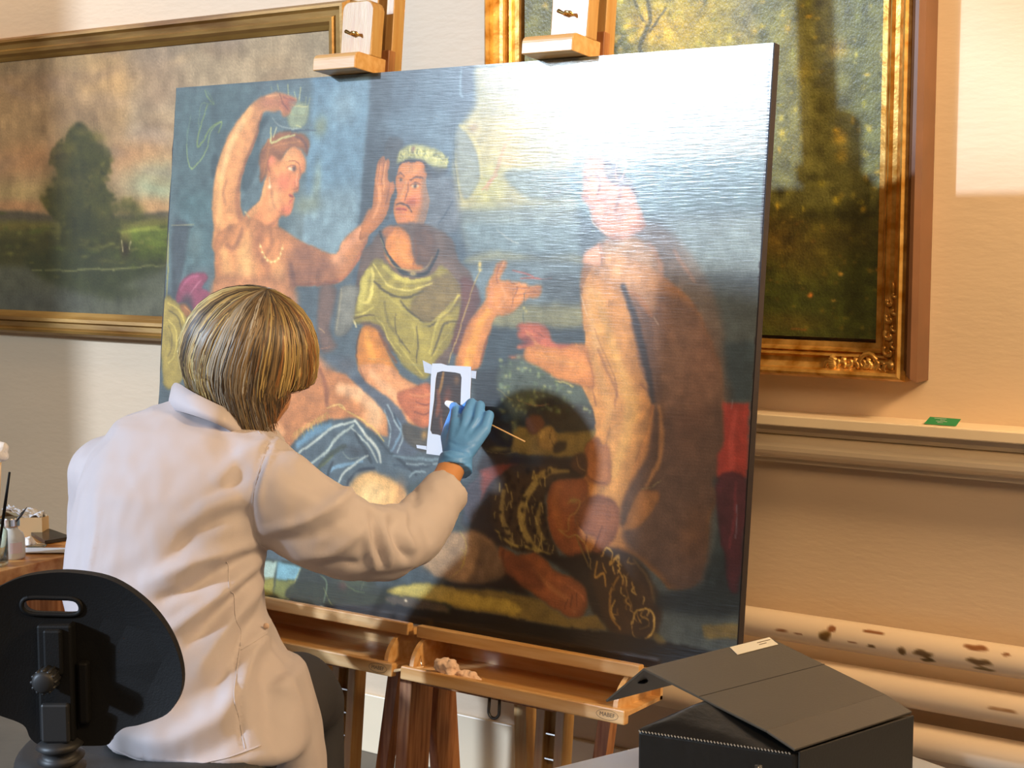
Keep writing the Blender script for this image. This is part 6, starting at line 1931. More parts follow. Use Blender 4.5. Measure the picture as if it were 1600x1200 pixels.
('b',9408568,0.7956642871064266,247.7,703,12.8,6.6,0),
('b',13150256,0.6144259737477784,487,735.4,7.1,9.8,0),
('b',6976560,0.5655338242317983,899.3,548.4,8.1,7.2,0),
('b',11905084,0.41686769309026134,73.1,901.1,8,6.4,0),
('b',11905084,0.5606412613147216,945.9,462.5,4.3,5.4,0),
('b',9408568,0.6004131958952392,397.9,570.3,7.9,6.6,0),
('b',13150256,0.6860536209887096,644.2,652.2,6.1,9.6,0),
('b',3027992,0.5589042334604577,818,843.5,9.6,8.3,0),
('b',6976560,0.6349941338107763,753.3,886.4,4.4,3.2,0),
('b',6976560,0.6197373580752646,180.7,662.4,7.1,7.4,0),
('b',3948576,0.7652576877299764,254.3,537.6,11.6,10.1,0),
('b',3027992,0.42647585568876895,46.5,637.4,5,5.7,0),
('b',12104792,0.39143687720251596,569.7,757.5,4.6,4.2,0),
('b',3027992,0.7443355895444685,986.5,462.3,4.3,7.7,0),
('b',10521652,0.5629276392394718,374.5,725.5,10.5,4.1,0),
('b',3027992,0.7817748278070747,347.4,529.9,9.7,3.6,0),
('b',3027992,0.7061372891106747,6.3,918,12.7,6.4,0),
('b',11905084,0.6804149668104964,736.9,742.1,9.7,9.1,0),
('b',10521652,0.5368922957043087,480.2,745.1,8.1,7.5,0),
('b',13150256,0.5279621527367683,556.9,750.1,6,9.8,0),
('b',3027992,0.41662761415809696,390.7,765.8,7.5,7.4,0),
('b',10521652,0.4029800223636968,458.7,764.1,11.3,8.4,0),
('b',9408568,0.6781260599653776,744.4,756.1,10.6,6,0),
('b',13150256,0.6868885059463258,114.9,901.1,5.6,3.9,0),
('b',6976560,0.4843282430336274,143.7,753.7,11.6,7.9,0),
('b',9408568,0.5411791594831392,836.3,860.8,11.1,9.4,0),
('b',6976560,0.38167460653195684,561.6,879.9,7.3,8,0),
('b',3027992,0.48366519649589557,810.4,659.5,6.1,4.4,0),
('b',6976560,0.7380927769069033,213.6,631.6,6.9,4.4,0),
('b',3027992,0.45551384112770943,402.2,494.3,11.7,3.3,0),
('b',11905084,0.6300921092405432,172.6,714.1,7.3,8.7,0),
('b',3027992,0.4532839591989583,433.7,696.8,11.2,4.3,0),
('b',6976560,0.42380326067394475,972.8,519.2,4.3,6.2,0),
('b',13150256,0.7853678151376708,798.9,474.4,9.3,4.5,0),
('b',3027992,0.7805605989401103,747.7,704.1,3.4,5.8,0),
('b',3027992,0.41078259938704353,246.4,846.5,11.6,4.5,0),
('b',6976560,0.39317401399666807,138.3,852.3,7.8,9.5,0),
('b',9408568,0.7315707032792675,301.7,468.9,9,10.2,0),
('b',11905084,0.7223272042468637,548,779.3,7.5,6.6,0),
('b',3948576,0.6796294062641104,552.4,796.1,9.4,10.4,0),
('b',3948576,0.5293492341853883,469.7,563.3,8.8,9.9,0),
('b',11905084,0.6999361391181664,677.7,903.9,4.4,9.4,0),
('b',13150256,0.6235015829868604,569.2,564.2,7.1,5.3,0),
('b',6976560,0.5231578419676837,520.7,851.6,4.8,4.7,0),
('b',9408568,0.4106498395743888,593.9,778,8.7,8.8,0),
('b',11905084,0.3971415270317205,212.6,821.7,8.7,10.5,0),
('b',13150256,0.4440016454750174,461.4,739.6,6.2,3.9,0),
('b',10521652,0.36272570567712253,831.7,602.8,7.2,5.1,0),
('b',3948576,0.6342236675142569,446.5,645.4,7.8,3.2,0),
('b',3027992,0.687585266099377,251.7,812,13,7.8,0),
('b',12104792,0.457138826710795,130.9,798.8,9,8.1,0),
('b',3948576,0.7827146406469871,783.1,490.9,7.5,4,0),
('b',3948576,0.7445493514528763,482,748.1,8.3,3.9,0),
('b',10521652,0.4098860954021519,148.3,731.1,5.7,4.1,0),
('b',3027992,0.7846019638622012,252,784,6.4,4,0),
('b',11905084,0.3758525513624556,407.1,851.3,6.7,7,0),
('b',3948576,0.7922892363381953,980.3,794.8,8.3,8.6,0),
('b',3027992,0.7765715473374373,542.7,751.8,11.3,8.3,0),
('b',3948576,0.6320477592090871,529.2,610.1,10,6.3,0),
('b',6976560,0.5516142224528042,182.9,452.3,7.2,11,0),
('b',10521652,0.7517089188392423,717.8,593.6,7.6,8.3,0),
('b',6976560,0.6912371341443746,397.1,607.8,9.2,10.4,0),
('b',13150256,0.7972804276452566,413.6,541.5,10.8,9.9,0),
('b',9408568,0.6141514463033676,560,459.5,6.3,3.4,0),
('b',3027992,0.565775190942113,528.5,419.1,6.1,10.7,0),
('b',9408568,0.671376292862867,596.7,905.5,10.5,4.9,0),
('b',10521652,0.5846457292162062,617.7,505.9,10.6,5.3,0),
('b',11905084,0.6347515487068922,321.8,485.1,12.2,10.3,0),
('b',11905084,0.6626416356700424,597.9,508.6,5.5,4.8,0),
('b',3948576,0.49990252521699485,378.6,693.4,6.2,3.6,0),
('b',6976560,0.7185096830682345,299.9,720.8,8.5,10,0),
('b',6976560,0.3611103259049721,380.5,860.8,4.4,9.7,0),
('b',10521652,0.48088579158289735,749.6,483.7,6.1,4.3,0),
('b',13150256,0.5705513184268038,911.3,719.9,6.5,9.8,0),
('b',12104792,0.4646093572965948,947.3,798.1,10.4,3.3,0),
('b',3948576,0.7398024525691685,143.7,821.7,11.9,9.7,0),
('b',6976560,0.43492546662271553,12.5,435.7,6,8,0),
('b',11905084,0.49203063822837845,518.6,795.3,7.1,6.3,0),
('b',11905084,0.7757730419212268,672.2,626.5,4.9,4,0),
('b',10521652,0.3839171784546905,886.9,888.9,6.6,7.4,0),
('b',6976560,0.4411924319236449,716,476.2,3.9,8,0),
('b',12104792,0.7802350295660745,550.7,442.2,6.2,4.4,0),
('b',3027992,0.3591790911277365,932.1,548.6,8.3,7.8,0),
('b',6976560,0.6833437692423991,236.4,489.4,10.1,7.8,0),
('b',13150256,0.7327728152523605,313.6,463.9,12,6.3,0),
('b',9408568,0.6584066696097989,874,895.5,3.3,5.4,0),
('b',9408568,0.7628995339373295,288.3,659.8,6.2,11,0),
('b',12104792,0.3819426436218981,173.8,800.3,11.8,7.2,0),
('b',3027992,0.6670537590389509,736.1,883.3,9.3,6.7,0),
('b',12104792,0.5609887897324852,460,478.3,7,4,0),
('b',3948576,0.36637776331854344,246.7,705.2,7.8,7.1,0),
('b',13150256,0.5918756473663156,524.4,926.7,4.9,6.9,0),
('b',9408568,0.7306170300523396,296.9,837.6,10.5,4.3,0),
('b',3027992,0.41243869616612805,756.4,816.6,7.1,7.3,0),
('b',11905084,0.5479517443261592,944.8,732,4.5,4.5,0),
('b',13150256,0.6052920501993946,357.7,460.6,12.2,5,0),
('b',12104792,0.6871050714902773,350.4,680.8,9.6,5.7,0),
('b',11905084,0.592570166379873,875.8,900.9,9.6,10.3,0),
('b',3948576,0.7686955063440277,368.3,600.4,8.7,9.1,0),
('b',12104792,0.7894261380843718,68,883.8,8.1,11.7,0),
('b',13150256,0.4876651225173183,278.9,561.9,9.7,4,0),
('b',9408568,0.6229301365770645,154.6,813.6,4.1,9.6,0),
('b',6976560,0.7148363325198144,760.1,554.1,3.9,8.5,0),
('b',10521652,0.6953323699678716,61.8,842,10.8,8,0),
('b',12104792,0.3700382477097062,475.1,753.5,8.3,10,0),
('b',9408568,0.7747396644470335,594.8,549.4,7.4,7.5,0),
('b',10521652,0.3559135943483969,60.7,792.4,6.6,11.4,0),
('b',6976560,0.5462300505221717,692.6,756.6,6.2,4.3,0),
('b',3027992,0.6307090130471855,659.9,450.1,7.5,9.9,0),
('b',12104792,0.5704055760468143,733.3,704.2,5.8,9,0),
('b',9408568,0.5265640270307069,481.4,552,5.5,7.5,0),
('b',3027992,0.5858369699497346,763.3,640.5,3.8,9,0),
('b',3027992,0.37752965377921693,945.1,564.5,9.6,3.7,0),
('b',6976560,0.44898484071783595,306,584.7,9.1,9.3,0),
('b',6976560,0.4320334167508052,216.3,815,4.3,4.5,0),
('b',12104792,0.46718653525932,730.4,911.4,11.3,7.8,0),
('b',12104792,0.5484245275132498,910.7,535.8,5.2,5.7,0),
('b',13150256,0.6959628505963267,441.1,784.2,11.5,3.9,0),
('b',11905084,0.4249322125411864,430.9,876.6,8.1,6.5,0),
('b',9408568,0.36691065665620487,539.1,651.8,8.1,8.4,0),
('b',13150256,0.6006921579095605,339.3,768.9,11,8.8,0),
('b',3027992,0.7716256026962509,935,915.6,7.6,3,0),
('b',3027992,0.5082218051424964,747.8,433.2,10,3.9,0),
('b',11905084,0.39602463820844913,101.9,537.4,10.9,6.8,0),
('b',10521652,0.5291898160899116,682.5,435.3,9.5,3.2,0),
('b',9408568,0.3800287603424235,969.6,823,4.6,7.3,0),
('b',9408568,0.42233234632870364,348.5,398.2,9.6,7,0),
('b',9408568,0.7902558019215671,44.2,867.3,4.2,8.7,0),
('b',9408568,0.6283022446781663,938.5,681.4,5.6,9.6,0),
('b',10521652,0.7177294893091795,324.6,454.6,8,7.4,0),
('b',13150256,0.67566703958545,675.2,598.9,3.5,7.8,0),
('b',11905084,0.7228515489900036,31.8,633.8,7.1,11.1,0),
('b',3948576,0.36771339748828286,196.9,753.8,6.4,7.6,0),
('b',10521652,0.7358608149215904,992.8,509.7,9.4,7.1,0),
('b',12104792,0.48510392287250004,782.6,756,3.9,8.9,0),
('b',9408568,0.5045925089201839,730.7,457.8,4,7.6,0),
('b',3948576,0.6397990942801108,813.8,869.5,3.8,9.2,0),
('b',9408568,0.3625222407096708,728.6,603.8,5.5,8.8,0),
('b',3948576,0.5519357411131285,427.8,439.6,6.1,7,0),
('b',13150256,0.5412187192744861,727.4,914.5,5.2,10.6,0),
('b',6976560,0.6676617451912013,548.8,461.9,8.4,3.6,0),
('b',6976560,0.5477345708103601,120.9,524.4,6.8,5.3,0),
('b',12104792,0.6682119414716063,628.6,812.7,6.6,6.8,0),
('b',11905084,0.46868123694102287,730,467.8,8,3.8,0),
('b',10521652,0.7319148042194404,47.7,699.6,7.3,10.8,0),
('b',3027992,0.4186362536908114,881.5,905,5.2,6.5,0),
('b',11905084,0.6518708216753606,465.4,445.6,4.5,8.6,0),
('b',12104792,0.7678271924034166,273.3,641,11.7,7.4,0),
('b',13150256,0.7817489299582088,201.7,777.1,5,5.1,0),
('b',3948576,0.44568752536888734,48.6,593.2,7.7,6.9,0),
('b',3027992,0.353662419048449,122.4,595.5,7.3,10.9,0),
('b',6976560,0.40009455316063397,913.4,483.5,3.8,7.6,0),
('b',13150256,0.41352033144998224,433.8,500,9.7,5.8,0),
('b',3027992,0.5743730934095899,761.7,789.2,4,3.7,0),
('b',11905084,0.7754527007963463,952.7,738.2,7.4,8.2,0),
('b',12104792,0.3623661551514169,961.6,896.8,4.3,4.8,0),
('b',11905084,0.3624877101786195,400.3,918.6,12,4.3,0),
('b',3027992,0.7628220504561176,1.3,897.7,10.5,7.2,0),
('b',12104792,0.6374709037844617,409.5,614.9,4.9,9.4,0),
('b',13150256,0.5580611368506596,1002.1,872.9,5.8,7.4,0),
('b',9408568,0.6299054756435807,728.1,674.8,7.6,4,0),
('b',6976560,0.48869501452838193,539.3,561.2,12,3.5,0),
('b',11905084,0.6929535656555992,164,775.3,13.5,11.4,0),
('b',9408568,0.5652792605748592,383.5,725.3,5.7,8.2,0),
('b',6976560,0.5009014801109324,252.4,880.4,6.3,5.1,0),
('b',6976560,0.5938993938057081,899.2,697.6,9.2,3.7,0),
('b',9408568,0.4474564834016583,248.6,742.8,10.3,10.3,0),
('b',6976560,0.5536257791446869,696.6,625.6,11.6,6.1,0),
('b',12104792,0.5652147284066091,922.5,432.8,3.9,9.3,0),
('b',12104792,0.5469741398625784,471.9,452.9,3.6,5.4,0),
('b',12104792,0.7943272182770145,146.8,577.7,6.3,7,0),
('b',11905084,0.5086016207649574,69.8,397.4,7.2,4.8,0),
('b',3948576,0.5870599675137389,348.6,832.5,9,5.2,0),
('b',9408568,0.5870156851152376,952.5,434.9,6.9,9.5,0),
('b',9408568,0.4346046225507173,627,456.2,10.1,9.6,0),
('b',3948576,0.5606837303520452,170,801.2,7.2,4,0),
('b',10521652,0.6128341160430633,487.1,609,11.2,6.8,0),
('b',12104792,0.7733425219273458,455.3,436.9,7.7,5.5,0),
('b',13150256,0.41756186091368674,923.6,429.9,10.1,10,0),
('b',12104792,0.6191671531972813,987.7,667.5,10.2,8.9,0),
('b',11905084,0.5201668648730201,693,404.5,3.9,8.4,0),
('b',10521652,0.7401705104847363,373,679.6,10.4,9,0),
('b',13150256,0.4265915676255554,946.3,849.5,5.5,10.1,0),
('b',12104792,0.7486610697087723,388.6,703.3,4.2,9.3,0),
('b',13150256,0.6907211502794925,277.3,496.2,6.2,9.1,0),
('b',9408568,0.52161641775861,836.6,547.9,9,7.2,0),
('b',10521652,0.40492855128623806,280.9,821.2,10.7,5.3,0),
('b',6976560,0.38003648546900604,658.2,738.5,10,5,0),
('b',10521652,0.7307755087986526,348.4,565.7,9.8,8.6,0),
('b',3948576,0.742145937864106,257.3,754.4,12.2,9.9,0),
('b',3027992,0.6412874482540447,944,652.1,4.8,4.4,0),
('b',3027992,0.7008315830118732,763.9,454,4.9,3.1,0),
('b',13150256,0.6856451288330927,974.9,838.7,9.2,6.4,0),
('b',9408568,0.6796856946986153,929.3,908.1,3.5,4.3,0),
('b',11905084,0.7091624751818635,590.3,810.1,11.1,9.6,0),
('b',12104792,0.4839881563066849,317.5,448.3,8.9,4.6,0),
('b',3948576,0.4701377728695944,466.8,872.1,11.3,8.4,0),
('b',11905084,0.5889718118303973,375.1,836.1,9.4,10.6,0),
('b',6976560,0.6685399179428619,332.8,472.5,10.5,4.8,0),
('b',11905084,0.5579010629952084,219.3,558.4,5.4,8.1,0),
('b',9408568,0.7832752240518004,457.6,667.3,8.1,4.7,0),
('b',3948576,0.7689687563075251,757.5,479.5,4.7,8.5,0),
('b',9408568,0.6593639558482998,516.4,520.1,12.1,7.2,0),
('b',9408568,0.3505542828422533,452.8,612.7,6.9,8.7,0),
('b',11905084,0.6273646577632905,567.3,516.6,5.8,6,0),
('b',3027992,0.6605257376545242,85.9,774.8,10.6,7.2,0),
('b',3027992,0.7533395412147794,536,583.8,5.5,8.1,0),
('b',10521652,0.7947277602415735,659.9,601.8,4,6.7,0),
('b',10521652,0.6029749689218387,535.4,702.8,9.3,9.7,0),
('b',3686428,0.41789677056948943,1000.1,964.6,6.3,5.1,0),
('b',5915680,0.41623368149172263,703.8,943.9,5.1,5.9,0),
('b',6970408,0.4939250733132182,910.8,990.8,4.4,4.5,0),
('b',5915680,0.35223490239362376,728.7,1134.1,5.7,5,0),
('b',3686428,0.4496359826812443,682.2,948.9,7.4,5.9,0),
('b',8022576,0.34054336248576705,761.8,941,6.3,5.4,0),
('b',3686428,0.5072327081780443,824.7,1038.9,5.3,4.5,0),
('b',6970408,0.46092764713653606,901.9,1175.9,3.2,4.8,0),
('b',8022576,0.4992544655450478,846.7,1158.2,6.9,5.4,0),
('b',5000226,0.3334444369200287,723,1108.7,7.2,3.3,0),
('b',5000226,0.3829239567366708,861.8,988.7,6.4,3,0),
('b',3686428,0.4772961223310642,997.7,1015.3,6.5,4.9,0),
('b',5000226,0.551509859159683,964.8,1210.2,7.3,4.7,0),
('b',5915680,0.322503900352236,771.4,1015.4,6.6,4,0),
('b',6970408,0.5058355942479497,793.5,1106.7,5.9,3.9,0),
('b',8022576,0.5657428182476265,924.2,1045.5,6.5,2.5,0),
('b',6970408,0.31900105955877867,881.8,1173.1,5.9,3.2,0),
('b',6970408,0.3254033450313725,850,1047.2,5.4,2.3,0),
('b',5915680,0.4908420479466279,1007.1,1026,6.4,2.3,0),
('b',6970408,0.39821888021161833,920.8,1089.3,4.6,2.3,0),
('b',3686428,0.3770127134109994,714.6,1099.9,5.5,4.1,0),
('b',5915680,0.5314125362978717,676.6,943.5,6.3,5.5,0),
('b',3686428,0.4940364363444848,737.7,1187.3,7.1,6,0),
('b',8022576,0.4499297004232618,973,1106.5,5.4,3.5,0),
('b',5915680,0.47957429262624096,784.6,950.6,8.1,3.1,0),
('b',8022576,0.3200631629477939,758.2,1011.4,7.6,3.2,0),
('b',5915680,0.5709563792976295,729.8,1092.9,5.8,3,0),
('b',8022576,0.31653304953134875,961.1,1198.1,3.3,5.1,0),
('b',5000226,0.5983515886600217,939.8,979.2,6.8,4.3,0),
('b',8022576,0.4025426690784534,705,1111.6,4.2,2.8,0),
('b',5000226,0.3501884017571757,922.7,1218,5.4,2.3,0),
('b',5000226,0.3797873105749968,740.1,1170.8,4.8,2.7,0),
('b',5000226,0.3914401432203114,890.6,1049,5.5,5.2,0),
('b',5000226,0.5817175713251925,702.8,1001.4,7.8,3,0),
('b',6970408,0.4917492327970865,763.1,1020.2,4.3,6.1,0),
('b',5915680,0.4120364833476079,979.3,952.3,5.1,4.6,0),
('b',3686428,0.43979816177543796,970.3,1201.4,5.8,4.2,0),
('b',5000226,0.4190262822246398,706.5,1078.8,8.3,3.4,0),
('b',6970408,0.5749936781614946,1004.5,1166,5.4,5.4,0),
('b',6970408,0.5890129344382118,875.3,1152.1,4.8,2.4,0),
('b',8022576,0.5758805240967413,963.6,1066,7,5.7,0),
('b',8022576,0.3079963854329589,995.1,1074.4,4.4,2.9,0),
('b',3686428,0.5780372937235274,731.2,944,5.9,2.7,0),
('b',5915680,0.3064617269890847,780.1,980.7,5.9,3.3,0),
('b',6970408,0.46309494071010604,896.7,1196.3,6.9,5.5,0),
('b',3686428,0.45559695120745847,688.8,1137.6,7.3,5.2,0),
('b',8022576,0.4460203892845456,945.1,1197.3,4.2,5.3,0),
('b',6970408,0.30217559578850783,878.7,1064.3,7.5,4.2,0),
('b',6970408,0.3642790191839361,713.4,1221,4.1,3.2,0),
('b',6970408,0.32598644813435057,976.2,968.1,5.2,2.5,0),
('b',5915680,0.4149212429643224,872.4,1165.4,3.3,2.7,0),
('b',5915680,0.5899594423535081,712.4,1088.3,7.6,3,0),
('b',3686428,0.5329292723530079,752.7,1211.4,8.1,5.2,0),
('b',3686428,0.5829803032985924,728.4,1210.3,8.3,4,0),
('b',5915680,0.5933363216107849,774.3,954.9,6.4,5.2,0),
('b',8022576,0.3442068627025761,750.1,1179.1,7.8,3,0),
('b',6970408,0.5439457624346449,783,1092.1,6,3.2,0),
('b',5000226,0.5755498238424441,855.5,975.4,5.4,2.8,0),
('b',5000226,0.5890441128141106,710.7,971.5,3.7,3.5,0),
('b',5000226,0.4945595787334863,930.1,1031.1,4.9,3.5,0),
('b',6970408,0.585376109301466,899.6,1043.5,5.3,5.7,0),
('b',8022576,0.49622904761856756,982.9,1081.5,4.6,4.3,0),
('b',5000226,0.3890701395556115,817.6,971.1,4.8,4.4,0),
('b',6970408,0.32153958770080243,920.5,1161.5,5.3,5.7,0),
('b',3686428,0.44436845463604746,979.4,1105.2,6.4,4.4,0),
('b',5915680,0.5308168671225055,842.3,974.2,7.2,2.5,0),
('b',5915680,0.35754504233401346,880.4,946.1,3.2,2.8,0),
('b',6970408,0.5897994519771268,743.7,1054.3,7.5,5,0),
('b',3686428,0.5605478392976452,690.1,969.2,3.5,4.2,0),
('b',6970408,0.5873599920574313,847.3,1073.9,7.5,5.1,0),
('b',8022576,0.547330359659964,987.2,934.5,5.5,2.9,0),
('b',6970408,0.4837289286563391,809.5,1198.4,5.9,2.8,0),
('b',6970408,0.45481252471326583,941.8,998.9,6.9,3.6,0),
('b',5915680,0.4819744472946962,817.7,998.3,8,5.7,0),
('b',8022576,0.4212438741823251,741.6,950.7,7.6,4.1,0),
('b',3686428,0.4781043852873922,718.3,1135.1,5.6,5.6,0),
('b',3686428,0.5754602241394706,965.2,987.3,7,4.9,0),
('b',5915680,0.5119774653452531,885.8,1031.9,4.3,4.3,0),
('b',6970408,0.5973594910392181,953.3,1126.5,4.6,4.7,0),
('b',5915680,0.31981252868110743,801.8,963.1,3.7,5.2,0),
('b',3686428,0.3630007666680908,800.4,1043.2,7.4,5.1,0),
('b',8022576,0.5538387515441732,731.9,1000.9,7.6,4.6,0),
('b',5000226,0.3837117298471159,728.9,1204.9,7.3,3.3,0),
('b',8022576,0.5442235495030201,958.6,1062.3,5.6,3.8,0),
('b',5915680,0.3953395613991316,958.6,940.6,5.8,2.2,0),
('b',6970408,0.32248989043836923,681.4,983.1,4.6,3.9,0),
('b',5000226,0.3567568191816088,933.3,1028.8,5.9,4.8,0),
('b',5000226,0.502997447741035,921.9,950.7,3.5,5.6,0),
('b',6970408,0.5522681767510648,839.7,962.6,5.2,5.6,0),
('b',3686428,0.36446086725522187,693.5,1155.1,8.3,4.1,0),
('b',3686428,0.35697411551287817,953.3,1020.1,6.9,3.9,0),
('b',5915680,0.31832106079581074,978.4,1064.3,7.3,2.5,0),
('b',5915680,0.4321190288628861,708.6,1059.8,8.1,3.2,0),
('b',5000226,0.30808881382677544,822.7,972.6,3.2,3.7,0),
('b',8022576,0.5682327972793187,752.2,1089.7,3.5,3.2,0),
('b',3686428,0.582676449782207,696.2,1111.7,7.9,5.7,0),
('b',3686428,0.4310700884694897,797.2,1085.8,4.2,2.8,0),
('b',3686428,0.5015271987803511,825.7,1072.8,3.7,5,0),
('b',8022576,0.555819306859307,774.1,1149.2,6,2.4,0),
('b',5915680,0.336630012052357,896.5,1210.9,7.9,2.8,0),
('b',3686428,0.521950659917179,915.5,1126.4,4,5.4,0),
('b',8022576,0.37351957775135947,909.6,1176,6.7,2.3,0),
('b',5000226,0.42582934952304563,804,944.9,7.3,6,0),
('b',3686428,0.553558363598924,939.9,1097.6,5.5,3.4,0),
('b',3686428,0.534584830937457,940.2,956.7,5.8,3.2,0),
('b',8022576,0.42721801378675806,689.5,1180.6,7.2,4.7,0),
('b',8022576,0.385863979232395,879.3,1094.2,6.4,4.6,0),
('b',8022576,0.5701419738049541,695.8,966.4,5.3,4.1,0),
('b',5000226,0.5331131789789301,727.8,963.2,7.6,5.1,0),
('b',3686428,0.43380373071322764,770.5,979.3,6.5,3.1,0),
('b',13138496,1,814.5,1122.1,6.5,6.1,0),
('b',13148256,0.9,890.4,1071.1,6.3,4.5,0),
('b',12097624,0.8,874.4,1135.8,6.4,3,0),
('b',12618320,0.8,979.2,1062.5,4.6,4.4,0),
('s',6964264,6.3,3.2,0.8,[767.1,1205.7,808.1,1204.3]),
('b',12099648,0.8,878.8,759.7,18.9,14.7,0),
('b',10522680,0.7,887.5,796.8,15.7,17.7,0)]
# ---------------------------------------------------------------- materials
M = {}
M['wall'] = mat('wall_plaster', (.70, .54, .37), .55, bump=.25, bscale=22, stretch=(1, 1, 3), var=.05, vscale=2.5)
M['white_paint'] = mat('gloss_paint', (.84, .69, .48), .35, bump=.1, bscale=30, var=.06, vscale=5)
M['floor'] = mat('floor_vinyl', (.16, .145, .12), .6, bump=.1, var=.2)
M['wood'] = mat('beech_wood', (.56, .37, .15), .4, stretch=(14, 14, 1), col2='b8884c', vscale=9, bump=.06, bscale=40, coat=.3)
M['wood_x'] = mat('beech_wood_across', (.74, .47, .21), .4, stretch=(1, 14, 14), col2='cc9654', vscale=5, bump=.06, bscale=40, coat=.3)
M['wood_d'] = mat('brown_wood', (.46, .21, .085), .42, stretch=(14, 14, 1), col2='7a4420', vscale=8, bump=.06, bscale=40, coat=.2)
M['gilt'] = mat('gilded_frame', (.86, .52, .15), .30, metal=.6, col2='b0741e', vscale=30, bump=.15, bscale=80)
M['gilt_dull'] = mat('dull_gilt', (.46, .27, .07), .42, metal=.35, col2='6a4412', vscale=12, bump=.2, bscale=60, stretch=(.2, 1, 1))
M['frame_side'] = mat('brown_frame_edge', (.15, .065, .028), .4, var=.3)
M['edge'] = mat('dark_panel_edge', (.014, .008, .010), .6, var=.3)
M['black'] = mat('black_plastic', (.006, .006, .006), .6, spec=.25, bump=.12, bscale=400)
M['black_seat'] = mat('black_foam', (.03, .032, .032), .55, bump=.1, bscale=300)
M['rubber'] = mat('rubber', (.02, .02, .02), .5)
M['steel'] = mat('dark_steel', (.12, .12, .12), .35, metal=.9)
M['chrome'] = mat('chrome', (.75, .72, .68), .2, metal=1)
M['brass'] = mat('brass', (.75, .5, .18), .25, metal=1)
M['coat'] = mat('white_lab_cotton', (.58, .52, .52), .65, bump=.05, bscale=500, sheen=.15)
M['skin'] = mat('skin', (.62, .30, .13), .5, sss=.15, bump=.05, bscale=150)
M['glove'] = mat('blue_nitrile', (.13, .40, .95), .45, bump=.12, bscale=120)
M['trousers'] = mat('charcoal_cloth', (.035, .035, .042), .8, bump=.1, bscale=300)
M['shoe'] = mat('black_leather', (.02, .02, .02), .4)
M['hair'] = mat('hair_strands', (.3, .2, .1), .42, attr='paint', spec=.6)
M['cotton'] = mat('cotton_wool', (.86, .82, .76), .95, bump=.6, bscale=120, sheen=.4)
M['cotton_t'] = mat('pinkish_cotton', (.78, .56, .42), .95, bump=.6, bscale=120, sheen=.4)
M['paper'] = mat('white_paper', (.62, .64, .67), .7, bump=.15, bscale=25)
M['card'] = mat('tan_cardboard', (.52, .36, .18), .75)
M['tape'] = mat('masking_tape', (.50, .52, .56), .5, bump=.2, bscale=80)
M['stick'] = mat('bamboo_stick', (.80, .55, .28), .5)
M['frost'] = mat('frosted_plastic', (.80, .80, .74), .4, trans=.25)
M['glass'] = mat('clear_glass', (.90, .96, .86), .06, trans=.95)
M['label'] = mat('pink_label', (.72, .58, .58), .6)
M['ink'] = mat('print_ink', (.16, .11, .06), .7)
M['green'] = mat('green_card', (.03, .24, .08), .5)
M['white'] = mat('white_ink', (.85, .85, .8), .6)
M['lid'] = mat('grey_lid_plastic', (.105, .090, .068), .48, bump=.08, bscale=300, var=.15, vscale=4)
M['lidside'] = mat('dark_grey_shell', (.03, .028, .025), .5, bump=.08, bscale=300)
M['leather'] = mat('black_leatherette', (.010, .010, .010), .33, bump=.25, bscale=60)
M['stitch'] = mat('grey_stitch', (.38, .38, .36), .6)
M['table_white'] = mat('white_laminate', (.42, .44, .47), .4)
M['oak'] = mat('orange_wood_top', (.70, .36, .11), .4, stretch=(1, 8, 8), col2='a8631e', vscale=5, coat=.2)
M['sticker'] = mat('cream_sticker', (.80, .74, .58), .5)
M['phone'] = mat('phone_black', (.02, .02, .022), .15)

# ---------------------------------------------------------------- setting
FL = -.055; WY = 3.30
o = MB().box((-6.5, WY, FL), (1.6, WY+.1, 3.4)).build('wall_back', M['wall']); tag(o, kind='structure')
o = MB().box((-6.5, -7.5, FL-.05), (3.2, WY, FL)).build('floor', M['floor']); tag(o, kind='structure')
# left wall: two piers, parapet and head around the big studio window the daylight falls through
lw = MB().box((-6.6, -.92, FL), (-6.5, WY, 6.4)).box((-6.6, -7.5, FL), (-6.5, -.92, 1.2)).box((-6.6, -9.5, FL), (-6.5, -7.5, 6.4)).box((-6.6, -7.5, 6.0), (-6.5, -.92, 6.4))
tag(lw.build('wall_left', M['wall']), kind='structure')
# dado shelf on the back wall with its half-round moulding
sh = MB().box((-2.5, 3.195, .985), (1.6, WY, 1.010), .003).build('trim_1', M['white_paint']); tag(sh, kind='structure')
pr = [(WY, .985), (3.225, .985), (3.225, .972), (3.235, .962)]+[(3.252-.032*math.sin(a), .934+.028*math.cos(a)) for a in np.linspace(0.2, math.pi-.2, 9)]+[(3.262, .902), (3.262, .892), (WY, .886)]
tag(MB().prism(pr, 'x', -2.5, 1.6).build('trim_2', M['white_paint'], smooth=False), kind='structure')
tag(MB().box((-6.5, WY-.014, FL), (1.6, WY, .115), .003).build('baseboard_back', M['white_paint']), kind='structure')
# added out of view: board on posts, outlined to shade the painting and coat
sb_ = empty('shade_board', (-2.7, 0.0, FL), 'added unseen board on two posts, blocking daylight from the painting and coat', 'board')
MB((-2.7, 0, FL)).prism([(-3.05, 1.69), (-2.26, 1.69), (-2.26, 2.37), (-3.05, 2.52)], 'y', -.012, .012).build('board', M['card'], sb_)
for x in (-2.95, -2.36): MB((-2.7, 0, FL)).box((x-.015, .012, FL), (x+.015, .04, 1.9)).box((x-.02, -.25, FL), (x+.02, .3, FL+.03)).build('post', M['wood_d'], sb_)
